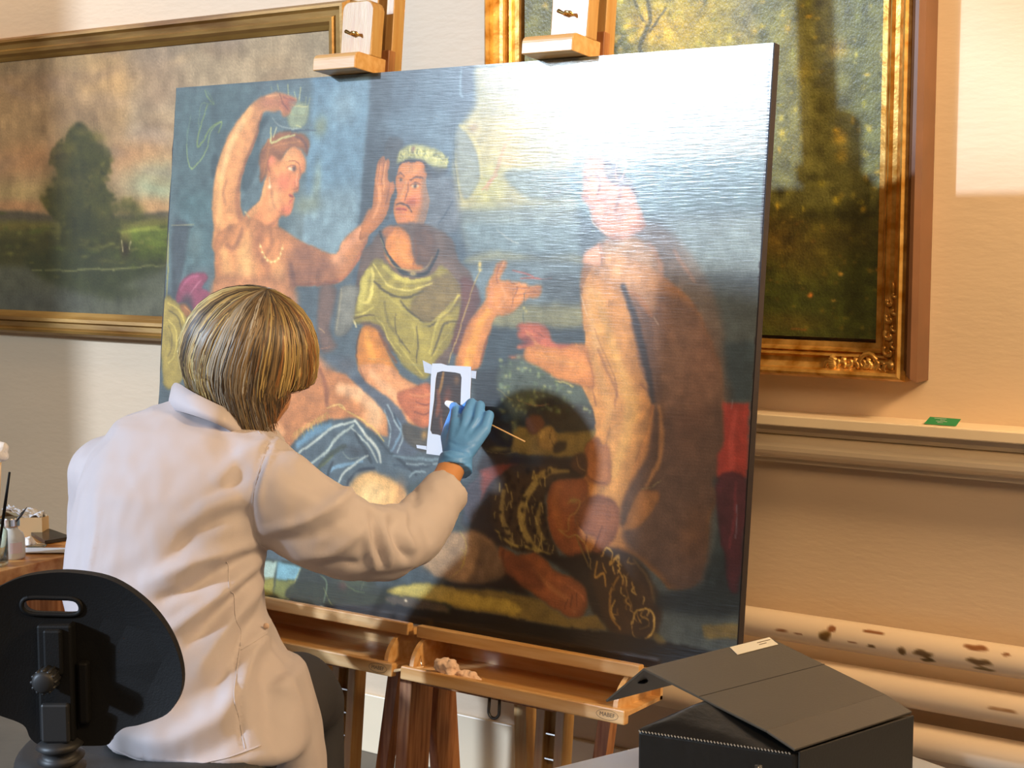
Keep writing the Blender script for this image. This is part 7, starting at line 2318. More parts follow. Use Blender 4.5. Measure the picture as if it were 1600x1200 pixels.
# ---------------------------------------------------------------- heating pipes
def pipe(name, z, r, label, peel, seed):
    n, m = 760, 61
    xs = np.linspace(-2.3, 1.0, n); q = np.linspace(0, 2*math.pi, m)
    P = np.zeros((n, m, 3)); P[..., 0] = xs[:, None]; P[..., 1] = 0-r*np.sin(q)[None]; P[..., 2] = r*np.cos(q)[None]
    me = grid_mesh(name, P)
    X, Zz, Yy = P[..., 0].ravel(), P[..., 2].ravel(), P[..., 1].ravel()
    base = np.tile(np.array([232, 210, 182])/255., (n*m, 1))
    rng = random.Random(seed)
    for (cx, cz, rx, rz, c) in peel:
        d = ((X-cx)/rx)**2+((Zz-cz)/rz)**2+.28*np.sin(X*170+cz*90)*np.sin(Zz*260+cx*50)
        k = np.clip(1.5-d*1.4, 0, 1)[:, None]*(Yy < .2*r)[:, None]
        base = base*(1-k)+np.array([int(c[i:i+2], 16)/255 for i in (0, 2, 4)])*k
    colour_attr(me, base)
    o = finish(name, me, M['pipe'], None, True); o.location = (0, 3.232, z)
    tag(o, label, 'pipe', 'heating pipes along the wall foot')
M['pipe'] = mat('peeling_pipe_paint', (.7, .6, .45), .4, attr='paint', bump=.12, bscale=40)
pk = '6b4e1e'; ps = '8c5a34'
pipe('heating_pipe', .515, .034, 'cream painted heating pipe with brown peeled patches, uppermost at wall foot', [
 (-1.335, .001, .017, .014, pk), (-1.322, .018, .012, .008, ps), (-1.44, -.002, .02, .003, ps), (-1.40, -.004, .012, .003, ps), (-1.225, .024, .026, .004, ps), (-1.268, -.003, .012, .003, ps), (-1.225, -.006, .011, .004, pk),
 (-1.155, -.005, .011, .010, pk), (-1.108, -.004, .025, .009, pk), (-1.098, -.018, .018, .006, '54401c'), (-.985, -.003, .032, .008, pk), (-.975, -.018, .026, .005, '7a6440'), (-.995, .024, .030, .006, ps), (-.93, .020, .01, .004, ps)], 1)
pipe('heating_pipe', .412, .036, 'plain cream heating pipe, the middle one of the wall pipes', [(-.93, .005, .04, .004, 'a07850')], 2)
pipe('heating_pipe', .306, .037, 'plain cream heating pipe, lowest one near the grey lidded case', [], 3)

# ---------------------------------------------------------------- painted canvases
def canvas(name, ops, x0, x1, z0, z1, y, cols, parent, m, gain=(1, 1, 1), grain=.02, origin=(0, 0, 0), lean=None, contrast=1.15, sat=1.):
    w = x1-x0; h = z1-z0; rows = int(cols*h/w)
    cv = paint(ops, cols, rows, cols/1000.)
    rng = np.random.RandomState(3)
    n1 = rng.randn(rows, cols); n2 = rng.randn(rows//6+2, cols//6+2)
    n2 = np.kron(n2, np.ones((6, 6)))[:rows, :cols]
    for _ in range(2): n2 = (n2+np.roll(n2, 3, 0)+np.roll(n2, 3, 1)+np.roll(n2, -3, 0)+np.roll(n2, -3, 1))/5
    cv = cv*(1+grain*n1[..., None]+grain*2.2*n2[..., None])
    g_ = cv.mean(2, keepdims=True); cv = g_+(cv-g_)*sat
    lin = np.clip(cv, 0, 1); lin = (np.where(lin <= .04045, lin/12.92, ((lin+.055)/1.055)**2.4)/.2)**contrast*.2*np.array(gain)
    lin = np.clip(lin, 0, .95); cv = np.where(lin <= .0031308, lin*12.92, 1.055*lin**(1/2.4)-.055)
    X = np.linspace(x0, x1, cols)[None].repeat(rows, 0)-origin[0]; V = np.linspace(h, 0, rows)[:, None].repeat(cols, 1)
    P = np.zeros((rows, cols, 3)); P[..., 0] = X; P[..., 1] = y-origin[1]; P[..., 2] = z0+V-origin[2]
    if lean: P[..., 1] += np.sin(lean)*V; P[..., 2] = z0+np.cos(lean)*V-origin[2]
    me = grid_mesh(name, P); colour_attr(me, cv.reshape(-1, 3))
    return finish(name, me, m, parent, True)
def varnish(name, rough, coat_r, bump, scale, stretch, coat=1.):
    m = mat(name, (.3, .3, .3), rough, attr='paint', coat=coat, coat_r=coat_r, bump=bump, bscale=scale, stretch=stretch, detail=3)
    return m
M['varnish'] = varnish('varnished_oil_paint', .6, .17, .07, 150, (.16, 1, 1.6), 1.)
M['varnish_l'] = varnish('old_oil_paint', .75, .4, .1, 120, (1, 1, 1), .05)
M['varnish_r'] = varnish('impasto_oil_paint', .6, .32, .28, 190, (1, 1, .7), .3)

def frame_sides(parent, x0, x1, z0, z1, prof, m, name, sides='LRTB', o=(0, 0, 0)):
    """mitred frame; prof: list of (inset from outer edge, y)"""
    pr = prof
    for sd in sides:
        v = []
        for ins, y in pr:
            a = {'L': ((x0+ins, z0+ins), (x0+ins, z1-ins)), 'R': ((x1-ins, z0+ins), (x1-ins, z1-ins)), 'T': ((x0+ins, z1-ins), (x1-ins, z1-ins)), 'B': ((x0+ins, z0+ins), (x1-ins, z0+ins))}[sd]
            v += [(a[0][0], y, a[0][1]), (a[1][0], y, a[1][1])]
        n = len(pr); f = [(2*i, 2*i+1, 2*((i+1) % n)+1, 2*((i+1) % n)) for i in range(n)]+[tuple(2*i for i in range(n)), tuple(2*i+1 for i in range(n))[::-1]]
        MB(o).add(v, f).build(name, m, parent)
# left landscape
org = (-3.81, 3.28, 1.57)
fl = empty('framed_landscape', org, 'wide framed landscape painting with a tall dark tree by a lake, behind the easel', 'painting')
canvas('canvas', OPS_L, -4.78, -2.84, 1.158, 1.988, 3.262, 520, fl, M['varnish_l'], GAIN_L, .03, org)
frame_sides(fl, -4.86, -2.765, 1.092, 2.052, [(0, 3.298), (0, 3.26), (.010, 3.238), (.018, 3.236), (.026, 3.244), (.040, 3.246), (.046, 3.236), (.056, 3.238), (.064, 3.250), (.076, 3.258), (.076, 3.298)], M['gilt_dull'], 'frame_side', o=org)
# right landscape
org = (-1.715, 3.28, 1.77)
fr = empty('framed_woodland', org, 'gilt framed woodland painting with a dark tree trunk, right of the easel', 'painting')
canvas('canvas', OPS_R, -2.195, -1.237, 1.186, 2.36, 3.262, 420, fr, M['varnish_r'], GAIN_R, .09, org, contrast=.86)
X0, X1, Z0, Z1 = -2.288, -1.147, 1.098, 2.45
frame_sides(fr, X0, X1, Z0, Z1, [(.0, 3.299), (.0, 3.225), (.008, 3.205), (.016, 3.205), (.022, 3.215), (.03, 3.222), (.03, 3.299)], M['frame_side'], 'outer_rail', 'R', o=org)
frame_sides(fr, X0, X1-.026, Z0, Z1, [(.0, 3.299), (.0, 3.225), (.006, 3.21), (.012, 3.206), (.018, 3.212), (.022, 3.226), (.034, 3.236), (.044, 3.236), (.050, 3.228), (.054, 3.232), (.056, 3.246), (.060, 3.240), (.064, 3.246), (.068, 3.254), (.080, 3.256), (.080, 3.299)], M['gilt'], 'frame_side', o=org)
# carved corner ornament: scrolls, shells and leaves
cm = MB(org); cx, cz, yy = X1-.026-.034, Z0+.034, 3.232
def curl(c, r, a0, turns, w, y=yy, d=1):
    pts = []; n = int(14*turns)
    for i in range(n+1):
        t = i/n; a = a0+d*turns*2*math.pi*t; rr = r*(1-.8*t)
        pts.append((c[0]+rr*math.cos(a), y-.006*t, c[1]+rr*math.sin(a)))
    cm.tube(pts, [w*(1-.5*i/n) for i in range(n+1)], 6)
for k in range(9):    # shell leaves fanned along the bottom rail
    t = k/8; px = cx-.02-.12*t
    curl((px, cz+(.005 if k % 2 else -.006)), .020-.006*t, 2.6 if k % 2 else -2.4, .75, .0072, d=1 if k % 2 else -1)
for k in range(6):
    a = math.pi-.6+.24*k
    cm.tube([(cx-.118, yy, cz), (cx-.118+.022*math.cos(a), yy-.006, cz+.022*math.sin(a)), (cx-.118+.030*math.cos(a), yy, cz+.028*math.sin(a))], [.004, .0075, .002], 6)
for k in range(8):
    t = k/7
    curl((cx+(.005 if k % 2 else -.005), cz+.03+.125*t), .015-.007*t, .5 if k % 2 else 2.2, .8, .0055, d=-1 if k % 2 else 1)
curl((cx-.055, cz+.004), .023, 0, 1.2, .007); curl((cx-.002, cz-.004), .025, 1, 1.1, .008, d=-1); curl((cx-.03, cz-.012), .012, 3, 1, .005)
cm.ball((cx, yy-.002, cz), (.012, .008, .012)); cm.ball((cx-.055, yy-.002, cz), (.008, .006, .008)); cm.ball((cx, yy, cz+.17), (.004, .004, .014))
cm.build('corner_ornament', M['gilt'], fr, True)

# ---------------------------------------------------------------- the painting on the easels
LEAN = math.radians(6)
PX0, PX1, PB, PH = -2.825, -1.240, .585, 1.195
org = (-2.03, 2.56, .585)
ep = empty('easel_painting', org, 'large unframed old painting of mythological figures leaning across two wooden easels', 'painting')
canvas('painted_surface', OPS_P, PX0+.001, PX1-.001, PB, PB+PH, 2.5495, 800, ep, M['varnish'], GAIN_P, .035, org, lean=LEAN, contrast=1.08, sat=.86)
sl, cl = math.sin(LEAN), math.cos(LEAN)
def pp(x, v, t=0.): return (x, 2.55+v*sl+t*cl, PB+v*cl-t*sl)      # point on the leaning plane, t behind it
T = .022
rr = random.Random(2)
# panel with slightly ragged left rim
vv = []
for i in range(41):
    v = PH*i/40
    j = rr.uniform(-.002, .002)
    vv += [pp(PX0-.002+j, v), pp(PX1+.001, v), pp(PX1+.001, v, T), pp(PX0-.002+j, v, T)]
ff = []
for i in range(40):
    a = 4*i; b = a+4
    ff += [(a+1, b+1, b+2, a+2), (a+2, b+2, b+3, a+3), (a+3, b+3, b, a), (a, b, b+1, a+1)]
ff += [(0, 1, 2, 3), (163, 162, 161, 160)]
MB(org).add([(p[0], p[1]+.0005, p[2]) for p in vv], ff).build('panel', M['edge'], ep)
# taped paper mask around the cleaning test
def on_panel(pts, t=-.0015): return [pp(x, v, t) for x, v in pts]
def sheet(name, outer, holes, m, label, cat, t0=-.0008, th=.0006, group=None, parent=None, o=None):
    """thin cut sheet lying on the leaning panel: outer/hole outlines are (x, v)"""
    bm = bmesh.new(); loops = []
    for L in [outer]+holes:
        vs = [bm.verts.new(pp(x, v, t0-th)) for x, v in L]
        loops += [bm.edges.new((vs[i], vs[(i+1) % len(vs)])) for i in range(len(vs))]
    r = bmesh.ops.triangle_fill(bm, use_beauty=True, edges=loops)
    ext = bmesh.ops.extrude_face_region(bm, geom=bm.faces[:])
    nv = [g for g in ext['geom'] if isinstance(g, bmesh.types.BMVert)]
    d = Vector(pp(0, 0, t0))-Vector(pp(0, 0, t0-th)); bmesh.ops.translate(bm, vec=d, verts=nv)
    bmesh.ops.recalc_face_normals(bm, faces=bm.faces)
    c = o or pp(*outer[0], 0)
    bmesh.ops.translate(bm, vec=-Vector(c), verts=bm.verts)
    me = bpy.data.meshes.new(name); bm.to_mesh(me); bm.free()
    ob = finish(name, me, m, parent)
    if parent is None: ob.location = c; tag(ob, label, cat, group)
    return ob
mo = [(-1.9921, 0.5607), (-1.9682, 0.5619), (-1.9509, 0.5586), (-1.9172, 0.5589), (-1.8888, 0.5589), (-1.8872, 0.5361), (-1.8871, 0.5118), (-1.8856, 0.4687), (-1.8845, 0.4311), (-1.8831, 0.388), (-1.9068, 0.3699), (-1.9352, 0.3662), (-1.9675, 0.3663), (-1.9934, 0.3669), (-1.9936, 0.393), (-1.9915, 0.4344), (-1.992, 0.4893), (-1.9933, 0.5305)]
mi = [(x, v) for x, v in [(-1.977, 0.5423), (-1.9636, 0.5457), (-1.9466, 0.5452), (-1.9296, 0.5447), (-1.916, 0.5427), (-1.9121, 0.5348), (-1.9118, 0.5077), (-1.9105, 0.4671), (-1.9094, 0.4293), (-1.9129, 0.4073), (-1.9398, 0.4067), (-1.9569, 0.4081), (-1.9673, 0.4101), (-1.9811, 0.4105), (-1.9868, 0.4183), (-1.9851, 0.4417), (-1.9813, 0.4831), (-1.9804, 0.5175), (-1.9796, 0.5312)]]
pm = empty('paper_mask', pp(*mo[0], 0), 'white paper strip with a cut window taped to the painting beside the gloved hand', 'paper')
sheet('paper_sheet', mo, [mi], M['paper'], None, None, t0=-.0012, o=pp(*mo[0], 0), parent=pm)
for q in ([(-2.0185, 0.5664), (-1.9936, 0.5579), (-1.987, 0.5377), (-2.0114, 0.5405)], [(-1.8916, 0.5507), (-1.8749, 0.5502), (-1.8754, 0.534), (-1.8905, 0.5359)], [(-2.0224, 0.3839), (-1.9946, 0.3833), (-1.994, 0.3751), (-2.0202, 0.3772)]):
    sheet('tape', q, [], M['tape'] if q[0][1] > .4 else M['paper'], None, None, t0=-.0008, o=pp(*mo[0], 0), parent=pm)

# ---------------------------------------------------------------- easels (local frame: x across, y behind the panel, z up the mast)
def make_easel(cx, label):
    e = empty('studio_easel', (cx, 2.55, .585), label, 'easel', 'wooden easels holding the large painting', rot=(-LEAN, 0, 0))
    B = lambda: MB()
    # mast with ratchet rack
    m = B().box((-.035, .075, -.60), (-.013, .115, 1.62), .002).box((.013, .075, -.60), (.035, .115, 1.62), .002).box((-.013, .098, -.60), (.013, .112, 1.62))
    m.build('mast', M['wood'], e)
    for k in range(15):
        B().box((-.013, .080, -.56+.052*k), (.013, .099, -.557+.052*k)).build('rack_tooth', M['chrome'], e)
    # lower rail that carries the panel
    B().box((-.27, -.045, -.018), (.27, -.026, .008), .003).build('ledge_lip', M['wood_x'], e)
    B().box((-.27, -.026, -.018), (.27, .07, -.003)).build('ledge', M['wood_x'], e)
    # pastel tray under it: sloping board, back, curved cheeks and front strip
    pr = [(-.075, -.088), (.07, -.075), (.07, -.067), (-.075, -.080)]
    B().prism(pr, 'x', -.262, .262).build('tray_board', M['wood_x'], e)
    B().box((-.262, .060, -.075), (.262, .070, -.018)).build('tray_back', M['wood_x'], e)
    for x in (-.262, .232):
        c = [(.06, -.018), (-.028, -.018)]+[(-.028-.044*math.sin(a)**1.6, -.018-.056*(1-math.cos(a))) for a in np.linspace(.1, math.pi/2, 8)]+[(-.072, -.082), (.06, -.072)]
        B().prism(c, 'x', x, x+.010).build('tray_cheek', M['wood_x'], e)
    st = B().box((-.27, -.092, -.100), (.27, -.075, -.072), .003).build('tray_front', M['wood_x'], e)
    t = bpy.data.curves.new('stamp_text', 'FONT'); t.body = 'MABEF'; t.size = .0115; t.align_x = 'CENTER'; t.align_y = 'CENTER'; t.extrude = .0002
    tq = bpy.data.objects.new('stamp_text', t); COL.objects.link(tq); bpy.context.view_layer.update()
    tm = bpy.data.meshes.new_from_object(tq.evaluated_get(bpy.context.evaluated_depsgraph_get())); bpy.data.objects.remove(tq)
    to = finish('stamp', tm, M['ink'], st)
    to.location = (.232, -.0923, -.086); to.rotation_euler = (math.pi/2, 0, 0)
    ring = [(.232+.024*math.cos(a), -.0922, -.086+.0095*math.sin(a)) for a in np.linspace(0, 2*math.pi, 25)]
    B().tube(ring, .0004, 4, False).build('stamp_ring', M['ink'], st)
    # hook below the tray
    for x in (-.05,):
        B().tube([(x-.012, -.06, -.10), (x-.013, -.06, -.135)]+[(x-.013*math.cos(a), -.06, -.135-.013*math.sin(a)) for a in np.linspace(.3, math.pi-.3, 6)]+[(x+.013, -.06, -.135), (x+.012, -.06, -.10)], .0032, 8).build('hook', M['steel'], e, True)
    # upper clamp: block with rounded top, foot and brass screw
    zc = PH+.002
    c = [(-.035-.012, 0), (.042, 0), (.042, .105)]+[(.042-.02*(1-math.cos(a)), .105+.02*math.sin(a)) for a in np.linspace(0, math.pi/2, 5)]+[(-.047+.02*(1-math.sin(a)), .105+.02*math.cos(a)) for a in np.linspace(0, math.pi/2, 5)]
    c = [(x, zc+.036+z) for x, z in c]
    B().prism(c, 'y', -.006, .034).build('clamp_block', M['wood'], e, bevel=.003)
    f = [(-.045, 0), (.075, 0), (.075, .036), (-.032, .036)]
    pf = [(-.055, zc)]+[(-.055+.016*(1-math.cos(a)), zc+.022+.016*math.sin(a)) for a in np.linspace(0, math.pi/2, 6)]+[(.06, zc+.038), (.06, zc)]
    B().prism(pf, 'x', -.082, .040).build('clamp_foot', M['wood_x'], e, bevel=.002)
    B().box((-.042, .050, zc-.01), (.048, .075, zc+.06), .002).build('clamp_slide', M['wood_d'], e)
    s = B().tube([(-.026, -.012, zc+.093), (-.021, -.020, zc+.091), (-.009, -.016, zc+.085), (-.004, -.020, zc+.088), (.007, -.018, zc+.086), (.012, -.014, zc+.080)], [.003, .0045, .0035, .003, .004, .002], 8)
    s.tube([(-.007, .0, zc+.087), (-.007, -.016, zc+.087)], .003, 8)
    s.build('wing_screw', M['brass'], e, True)
    # uprights and legs of the base frame
    for x in (-.335,):
        B().box((x-.022, .02, -.60), (x+.012, .10, -.078), .003).build('upright', M['wood_d'], e)
        B().prism([(.12, -.075), (.185, -.075), (.185, -.17), (.27, -.62), (.19, -.62), (.12, -.25)], 'x', x-.012, x+.012).build('brace', M['wood_d'], e)
    B().prism([(-.115, -.075), (-.085, -.075), (-.035, -.62), (-.065, -.62)], 'y', .10, .14).build('leg', M['wood'], e)
    B().prism([(.085, -.075), (.115, -.075), (.065, -.62), (.035, -.62)], 'y', .14, .17).build('leg', M['wood_d'], e)
    B().box((-.36, .03, -.135), (.04, .06, -.095), .003).build('cross_rail', M['wood_d'], e)
    for x in (-.345, .0):
        B().box((x-.022, -.25, -.668), (x+.022, .55, -.60), .004).build('foot', M['wood_d'], e)
    return e
ea = make_easel(-2.252, 'wooden studio easel under the left half of the painting, behind the seated person')
eb = make_easel(-1.690, 'wooden studio easel under the right half of the painting, cotton lying in its tray')
# cotton pads in the right tray, loose stick across the gap
def fluff(name, c, r, m, label, cat, seed, group=None):
    R = random.Random(seed); mb = MB(c)
    for k in range(16):
        d = Vector((R.uniform(-1, 1), R.uniform(-1, 1), R.uniform(-1, 1)))*.6
        mb.ball((c[0]+d.x*r[0], c[1]+d.y*r[1], c[2]+d.z*r[2]), [q*R.uniform(.35, .6) for q in r], 10)
    me = remesh_union(mb, name, min(r)*.13, 3)
    v = verts_of(me); n = normals_of(me)
    from mathutils import noise
    dd = np.array([noise.noise(Vector(p)*120+Vector((seed, 0, 0))) for p in v])
    set_verts(me, v+n*dd[:, None]*min(r)*.22)
    o = finish(name, me, m, None, True); o.location = c
    return tag(o, label, cat, group)
fluff('cotton_wad', (-1.8576, 2.475, 0.5274), (.032, .022, .024), M['cotton_t'], 'larger tuft of cotton wool in the easel tray, the left one', 'cotton', 3)
fluff('cotton_wad', (-1.8045, 2.478, 0.5153), (.024, .018, .016), M['cotton_t'], 'smaller tuft of cotton wool in the easel tray, the right one', 'cotton', 5)
a, b = (-1.9938, 2.455, 0.5044), (-1.9137, 2.47, 0.5235)
tag(MB(a).tube([a, b], [.0042, .0012], 8).build('wooden_stick', M['stick'], None, True), 'pale wooden stick bridging the gap between the two easel trays', 'stick')
a, b = (-1.9452, 2.5, 0.5388), (-1.9265, 2.48, 0.5204)
tag(MB(a).tube([a, b], .0011, 6).build('wire_pin', M['chrome'], None, True), 'thin upright metal pin in the left end of the right tray', 'pin')

# ---------------------------------------------------------------- the seated person
AX = Vector((.8251, .5650, 0)); FW = Vector((-.5650, .8251, 0)); UZ = Vector((0, 0, 1))
org = (-2.0059, 1.9044, 0.5147)
pe = empty('person', org, 'person in white lab coat and blue glove seated at the painting, holding a swab', 'person')
def loft(mb, rings, n=40, e=2.4):
    v = []
    for (cx, cy, cz, a, b, tilt) in rings:
        for k in range(n):
            q = 2*math.pi*k/n; c, s = math.cos(q), math.sin(q)
            x = a*math.copysign(abs(c)**(2/e), c); y = b*math.copysign(abs(s)**(2/e), s)
            p = Vector((cx, cy, cz))+AX*x+FW*y+UZ*(tilt*x)
            v.append(p)
    m = len(rings); f = [(i*n+k, i*n+(k+1) % n, (i+1)*n+(k+1) % n, (i+1)*n+k) for i in range(m-1) for k in range(n)]
    f += [tuple(range(n))[::-1], tuple((m-1)*n+k for k in range(n))]
    mb.add(v, f)
cb = MB(org)
# rings: outline of the back, shoulder to hem (centre, half width, half depth, tilt)
loft(cb, [
 (-2.0809, 2.045, 1.1055, 0.048, 0.06, -0.15),
 (-2.0744, 2.0225, 1.084, 0.1043, 0.085, -0.15),
 (-2.0677, 1.9997, 1.0581, 0.1503, 0.115, -0.12),
 (-2.0621, 1.9739, 1.0138, 0.1774, 0.135, -0.06),
 (-2.0598, 1.9448, 0.961, 0.1855, 0.145, -0.03),
 (-2.0622, 1.9243, 0.9048, 0.1843, 0.15, 0),
 (-2.0612, 1.9062, 0.849, 0.179, 0.15, 0),
 (-2.0544, 1.8921, 0.7936, 0.176, 0.15, 0),
 (-2.0386, 1.8842, 0.7386, 0.1736, 0.152, 0),
 (-2.0082, 1.8864, 0.6841, 0.1742, 0.16, 0),
 (-1.977, 1.8891, 0.63, 0.1781, 0.17, 0),
 (-1.9529, 1.8877, 0.5819, 0.1831, 0.18, 0),
 (-1.9334, 1.8848, 0.5478, 0.1813, 0.185, -0.03),
 (-1.9143, 1.8961, 0.532, 0.1547, 0.165, -0.06)])
# right sleeve
capsule_chain([(-1.9652, 2.0131, 0.99), (-1.8919, 2.0098, 0.9504), (-1.839, 2.0525, 0.9027), (-1.8058, 2.1192, 0.8626), (-1.7906, 2.2003, 0.8424)], [.085, .088, .082, .076, .070], cb)
capsule_chain([(-1.7908, 2.2005, 0.8448), (-1.788, 2.2763, 0.8522), (-1.7979, 2.3457, 0.8778), (-1.8069, 2.3909, 0.9007)], [.070, .063, .053, .046], cb)
cb.tube([(-1.7952, 2.3484, 0.8852), (-1.8053, 2.4119, 0.9145)], [.050, .0475], 28)
# left sleeve reaching forward to the lap, on the far side
capsule_chain([(-2.2184, 1.911, 0.9749), (-2.2922, 1.9553, 0.8508), (-2.2995, 2.022, 0.7371), (-2.275, 2.1072, 0.698)], [.075, .068, .060, .052], cb)
# skirt of the coat falling over the right side of the seat
loft(cb, [(-1.9016, 1.9671, 0.6471, 0.0828, 0.13, 0), (-1.8861, 1.9709, 0.5899, 0.0862, 0.13, 0), (-1.8625, 1.9803, 0.5326, 0.0765, 0.12, 0), (-1.8494, 1.9942, 0.472, 0.0646, 0.09, 0), (-1.8483, 1.9992, 0.4052, 0.062, 0.08, 0)])
cm_ = remesh_union(cb, 'lab_coat', .0065, 8)
# folds: polylines in the plane facing the viewer's side (s along AX, z), width, height, only on that side
def press_folds(me, origin, folds, side=-.15):
    v = verts_of(me); n = normals_of(me); wv = v+np.array(origin)
    s = wv@np.array(AX); z = wv[:, 2]; fac = -(n@np.array(FW)); ok = np.clip((fac-side)/.25, 0, 1)
    disp = np.zeros(len(v))
    for pts, w, h in folds:
        P = smooth_path(pts, False, 6); L = len(P)-1
        best = np.full(len(v), 1e9); bt = np.zeros(len(v))
        for i in range(L):
            a, c = P[i], P[i+1]; d = c-a; l = (d*d).sum()+1e-12
            t = np.clip(((s-a[0])*d[0]+(z-a[1])*d[1])/l, 0, 1)
            ds = np.hypot(s-a[0]-t*d[0], z-a[1]-t*d[1]); q = ds < best
            best[q] = ds[q]; bt[q] = (i+t[q])/L
        disp += h*np.exp(-(best/w)**2)*np.sin(np.pi*np.clip(bt*.9+.05, 0, 1))**.7
    set_verts(me, v+n*(disp*ok)[:, None])
folds = [
 # seam of the sleeve head
 ([(-0.4277, 1.0612), (-0.4455, 1.006), (-0.4543, 0.9398), (-0.4455, 0.8736)], .006, -.006), ([(-0.4166, 1.0589), (-0.4344, 1.0038), (-0.4432, 0.9398)], .007, .004),
 # shoulder to collar
 ([(-0.5541, 1.1053), (-0.5097, 1.081), (-0.4432, 1.0612)], .012, -.006), ([(-0.6206, 1.0612), (-0.5541, 1.0612), (-0.4876, 1.0501)], .02, .006),
 ([(-0.4211, 1.0501), (-0.4765, 1.0281), (-0.5208, 0.9839)], .014, .008), ([(-0.4432, 1.0005), (-0.5097, 0.9729), (-0.5652, 0.9398)], .016, -.007),
 # star of folds from the armpit over the back
 ([(-0.441, 0.8648), (-0.4987, 0.8405), (-0.5541, 0.813), (-0.6095, 0.7964)], .012, -.014), ([(-0.4432, 0.8736), (-0.5097, 0.8648), (-0.5652, 0.8516), (-0.6206, 0.8273)], .014, .012),
 ([(-0.4388, 0.8461), (-0.4987, 0.8019), (-0.5541, 0.7633), (-0.5962, 0.7358)], .012, .013), ([(-0.4432, 0.8295), (-0.4987, 0.7744), (-0.5541, 0.7192)], .012, -.012),
 ([(-0.4344, 0.824), (-0.4765, 0.7633), (-0.5319, 0.6861)], .012, .010), ([(-0.4299, 0.7964), (-0.4599, 0.7302), (-0.4987, 0.653)], .012, -.009),
 ([(-0.4543, 0.9398), (-0.5097, 0.9233), (-0.5652, 0.8847), (-0.604, 0.8461)], .015, -.010), ([(-0.4654, 0.9619), (-0.5208, 0.9509), (-0.5762, 0.9178)], .015, .008),
 ([(-0.4266, 0.7633), (-0.4432, 0.6972), (-0.4765, 0.631)], .013, .008),
 ([(-0.4654, 0.7413), (-0.4687, 0.6751), (-0.4521, 0.5868), (-0.4432, 0.5648)], .004, -.005),
 ([(-0.471, 0.7082), (-0.4211, 0.7302), (-0.4299, 0.7578)], .005, .004), ([(-0.4654, 0.706), (-0.4266, 0.7192)], .004, -.005),
 ([(-0.5762, 0.631), (-0.5208, 0.653), (-0.4765, 0.6751)], .018, -.010), ([(-0.6649, 0.5868), (-0.5762, 0.5813), (-0.4987, 0.6089), (-0.4599, 0.6475)], .018, .012),
 ([(-0.6206, 0.5593), (-0.5319, 0.5538), (-0.4543, 0.5868)], .014, -.007),
 ([(-0.41, 0.7082), (-0.3878, 0.631), (-0.3546, 0.5538)], .014, .008), ([(-0.4322, 0.6972), (-0.4155, 0.6199), (-0.3878, 0.5538)], .014, -.008),
 ([(-0.3989, 0.7302), (-0.3657, 0.653), (-0.3324, 0.5758)], .010, -.006),
 ([(-0.7203, 0.9398), (-0.7259, 0.8736), (-0.7314, 0.8295)], .006, .003), ([(-0.7425, 0.9839), (-0.7469, 0.8736), (-0.7491, 0.7854)], .008, -.003),
 ([(-0.6649, 0.9839), (-0.5984, 1.0281), (-0.5208, 1.0501)], .03, .004), ([(-0.6871, 0.8295), (-0.6317, 0.8516), (-0.5873, 0.8847)], .02, -.004),
 # sleeve
 ([(-0.4377, 0.9012), (-0.3657, 0.9178), (-0.3102, 0.9453), (-0.2792, 0.9729)], .010, .010), ([(-0.4322, 0.8792), (-0.3546, 0.8902), (-0.2881, 0.9233)], .012, -.008),
 ([(-0.41, 0.8516), (-0.3324, 0.8538), (-0.2825, 0.8847), (-0.277, 0.8982)], .012, .010), ([(-0.3657, 0.8405), (-0.2992, 0.835), (-0.2686, 0.8324), (-0.2527, 0.8755)], .010, -.007),
 ([(-0.2538, 0.9166), (-0.2387, 0.8607), (-0.2301, 0.821)], .007, -.013), ([(-0.2366, 0.9073), (-0.2235, 0.8455), (-0.2257, 0.8153)], .006, .008), ([(-0.2202, 0.9017), (-0.2058, 0.8536), (-0.1924, 0.8244)], .007, -.012), ([(-0.2014, 0.9004), (-0.1879, 0.8558), (-0.1812, 0.8364)], .007, .010),
 ([(-0.2633, 0.9127), (-0.2527, 0.8521), (-0.2474, 0.8157)], .008, .009), ([(-0.1755, 0.9075), (-0.1583, 0.8679), (-0.1467, 0.8413)], .009, -.006), ([(-0.2791, 0.9391), (-0.2366, 0.9132), (-0.1924, 0.8987)], .008, .007),
 ([(-0.1583, 0.9407), (-0.1291, 0.899), (-0.1137, 0.8593)], .010, .005), ([(-0.3989, 1.0391), (-0.3324, 1.0005), (-0.2791, 0.9391)], .014, .006), ([(-0.41, 1.017), (-0.3546, 0.9784), (-0.2992, 0.9619)], .012, -.007),
 ([(-0.2791, 0.8002), (-0.2257, 0.7928), (-0.1812, 0.8003)], .012, -.005), ([(-0.1924, 0.9346), (-0.1812, 0.8965), (-0.1868, 0.8736)], .008, -.007),
]
press_folds(cm_, org, folds)
lc = finish('lab_coat', cm_, M['coat'], pe, True)
# fine broad crumple
from mathutils import noise
v = verts_of(cm_); n_ = normals_of(cm_)
dd = np.array([noise.noise(Vector((p[0]*14, p[1]*14, p[2]*9)))*.006+noise.noise(Vector((p[0]*40, p[1]*40, p[2]*22)))*.0018 for p in v])
set_verts(cm_, v+n_*dd[:, None])
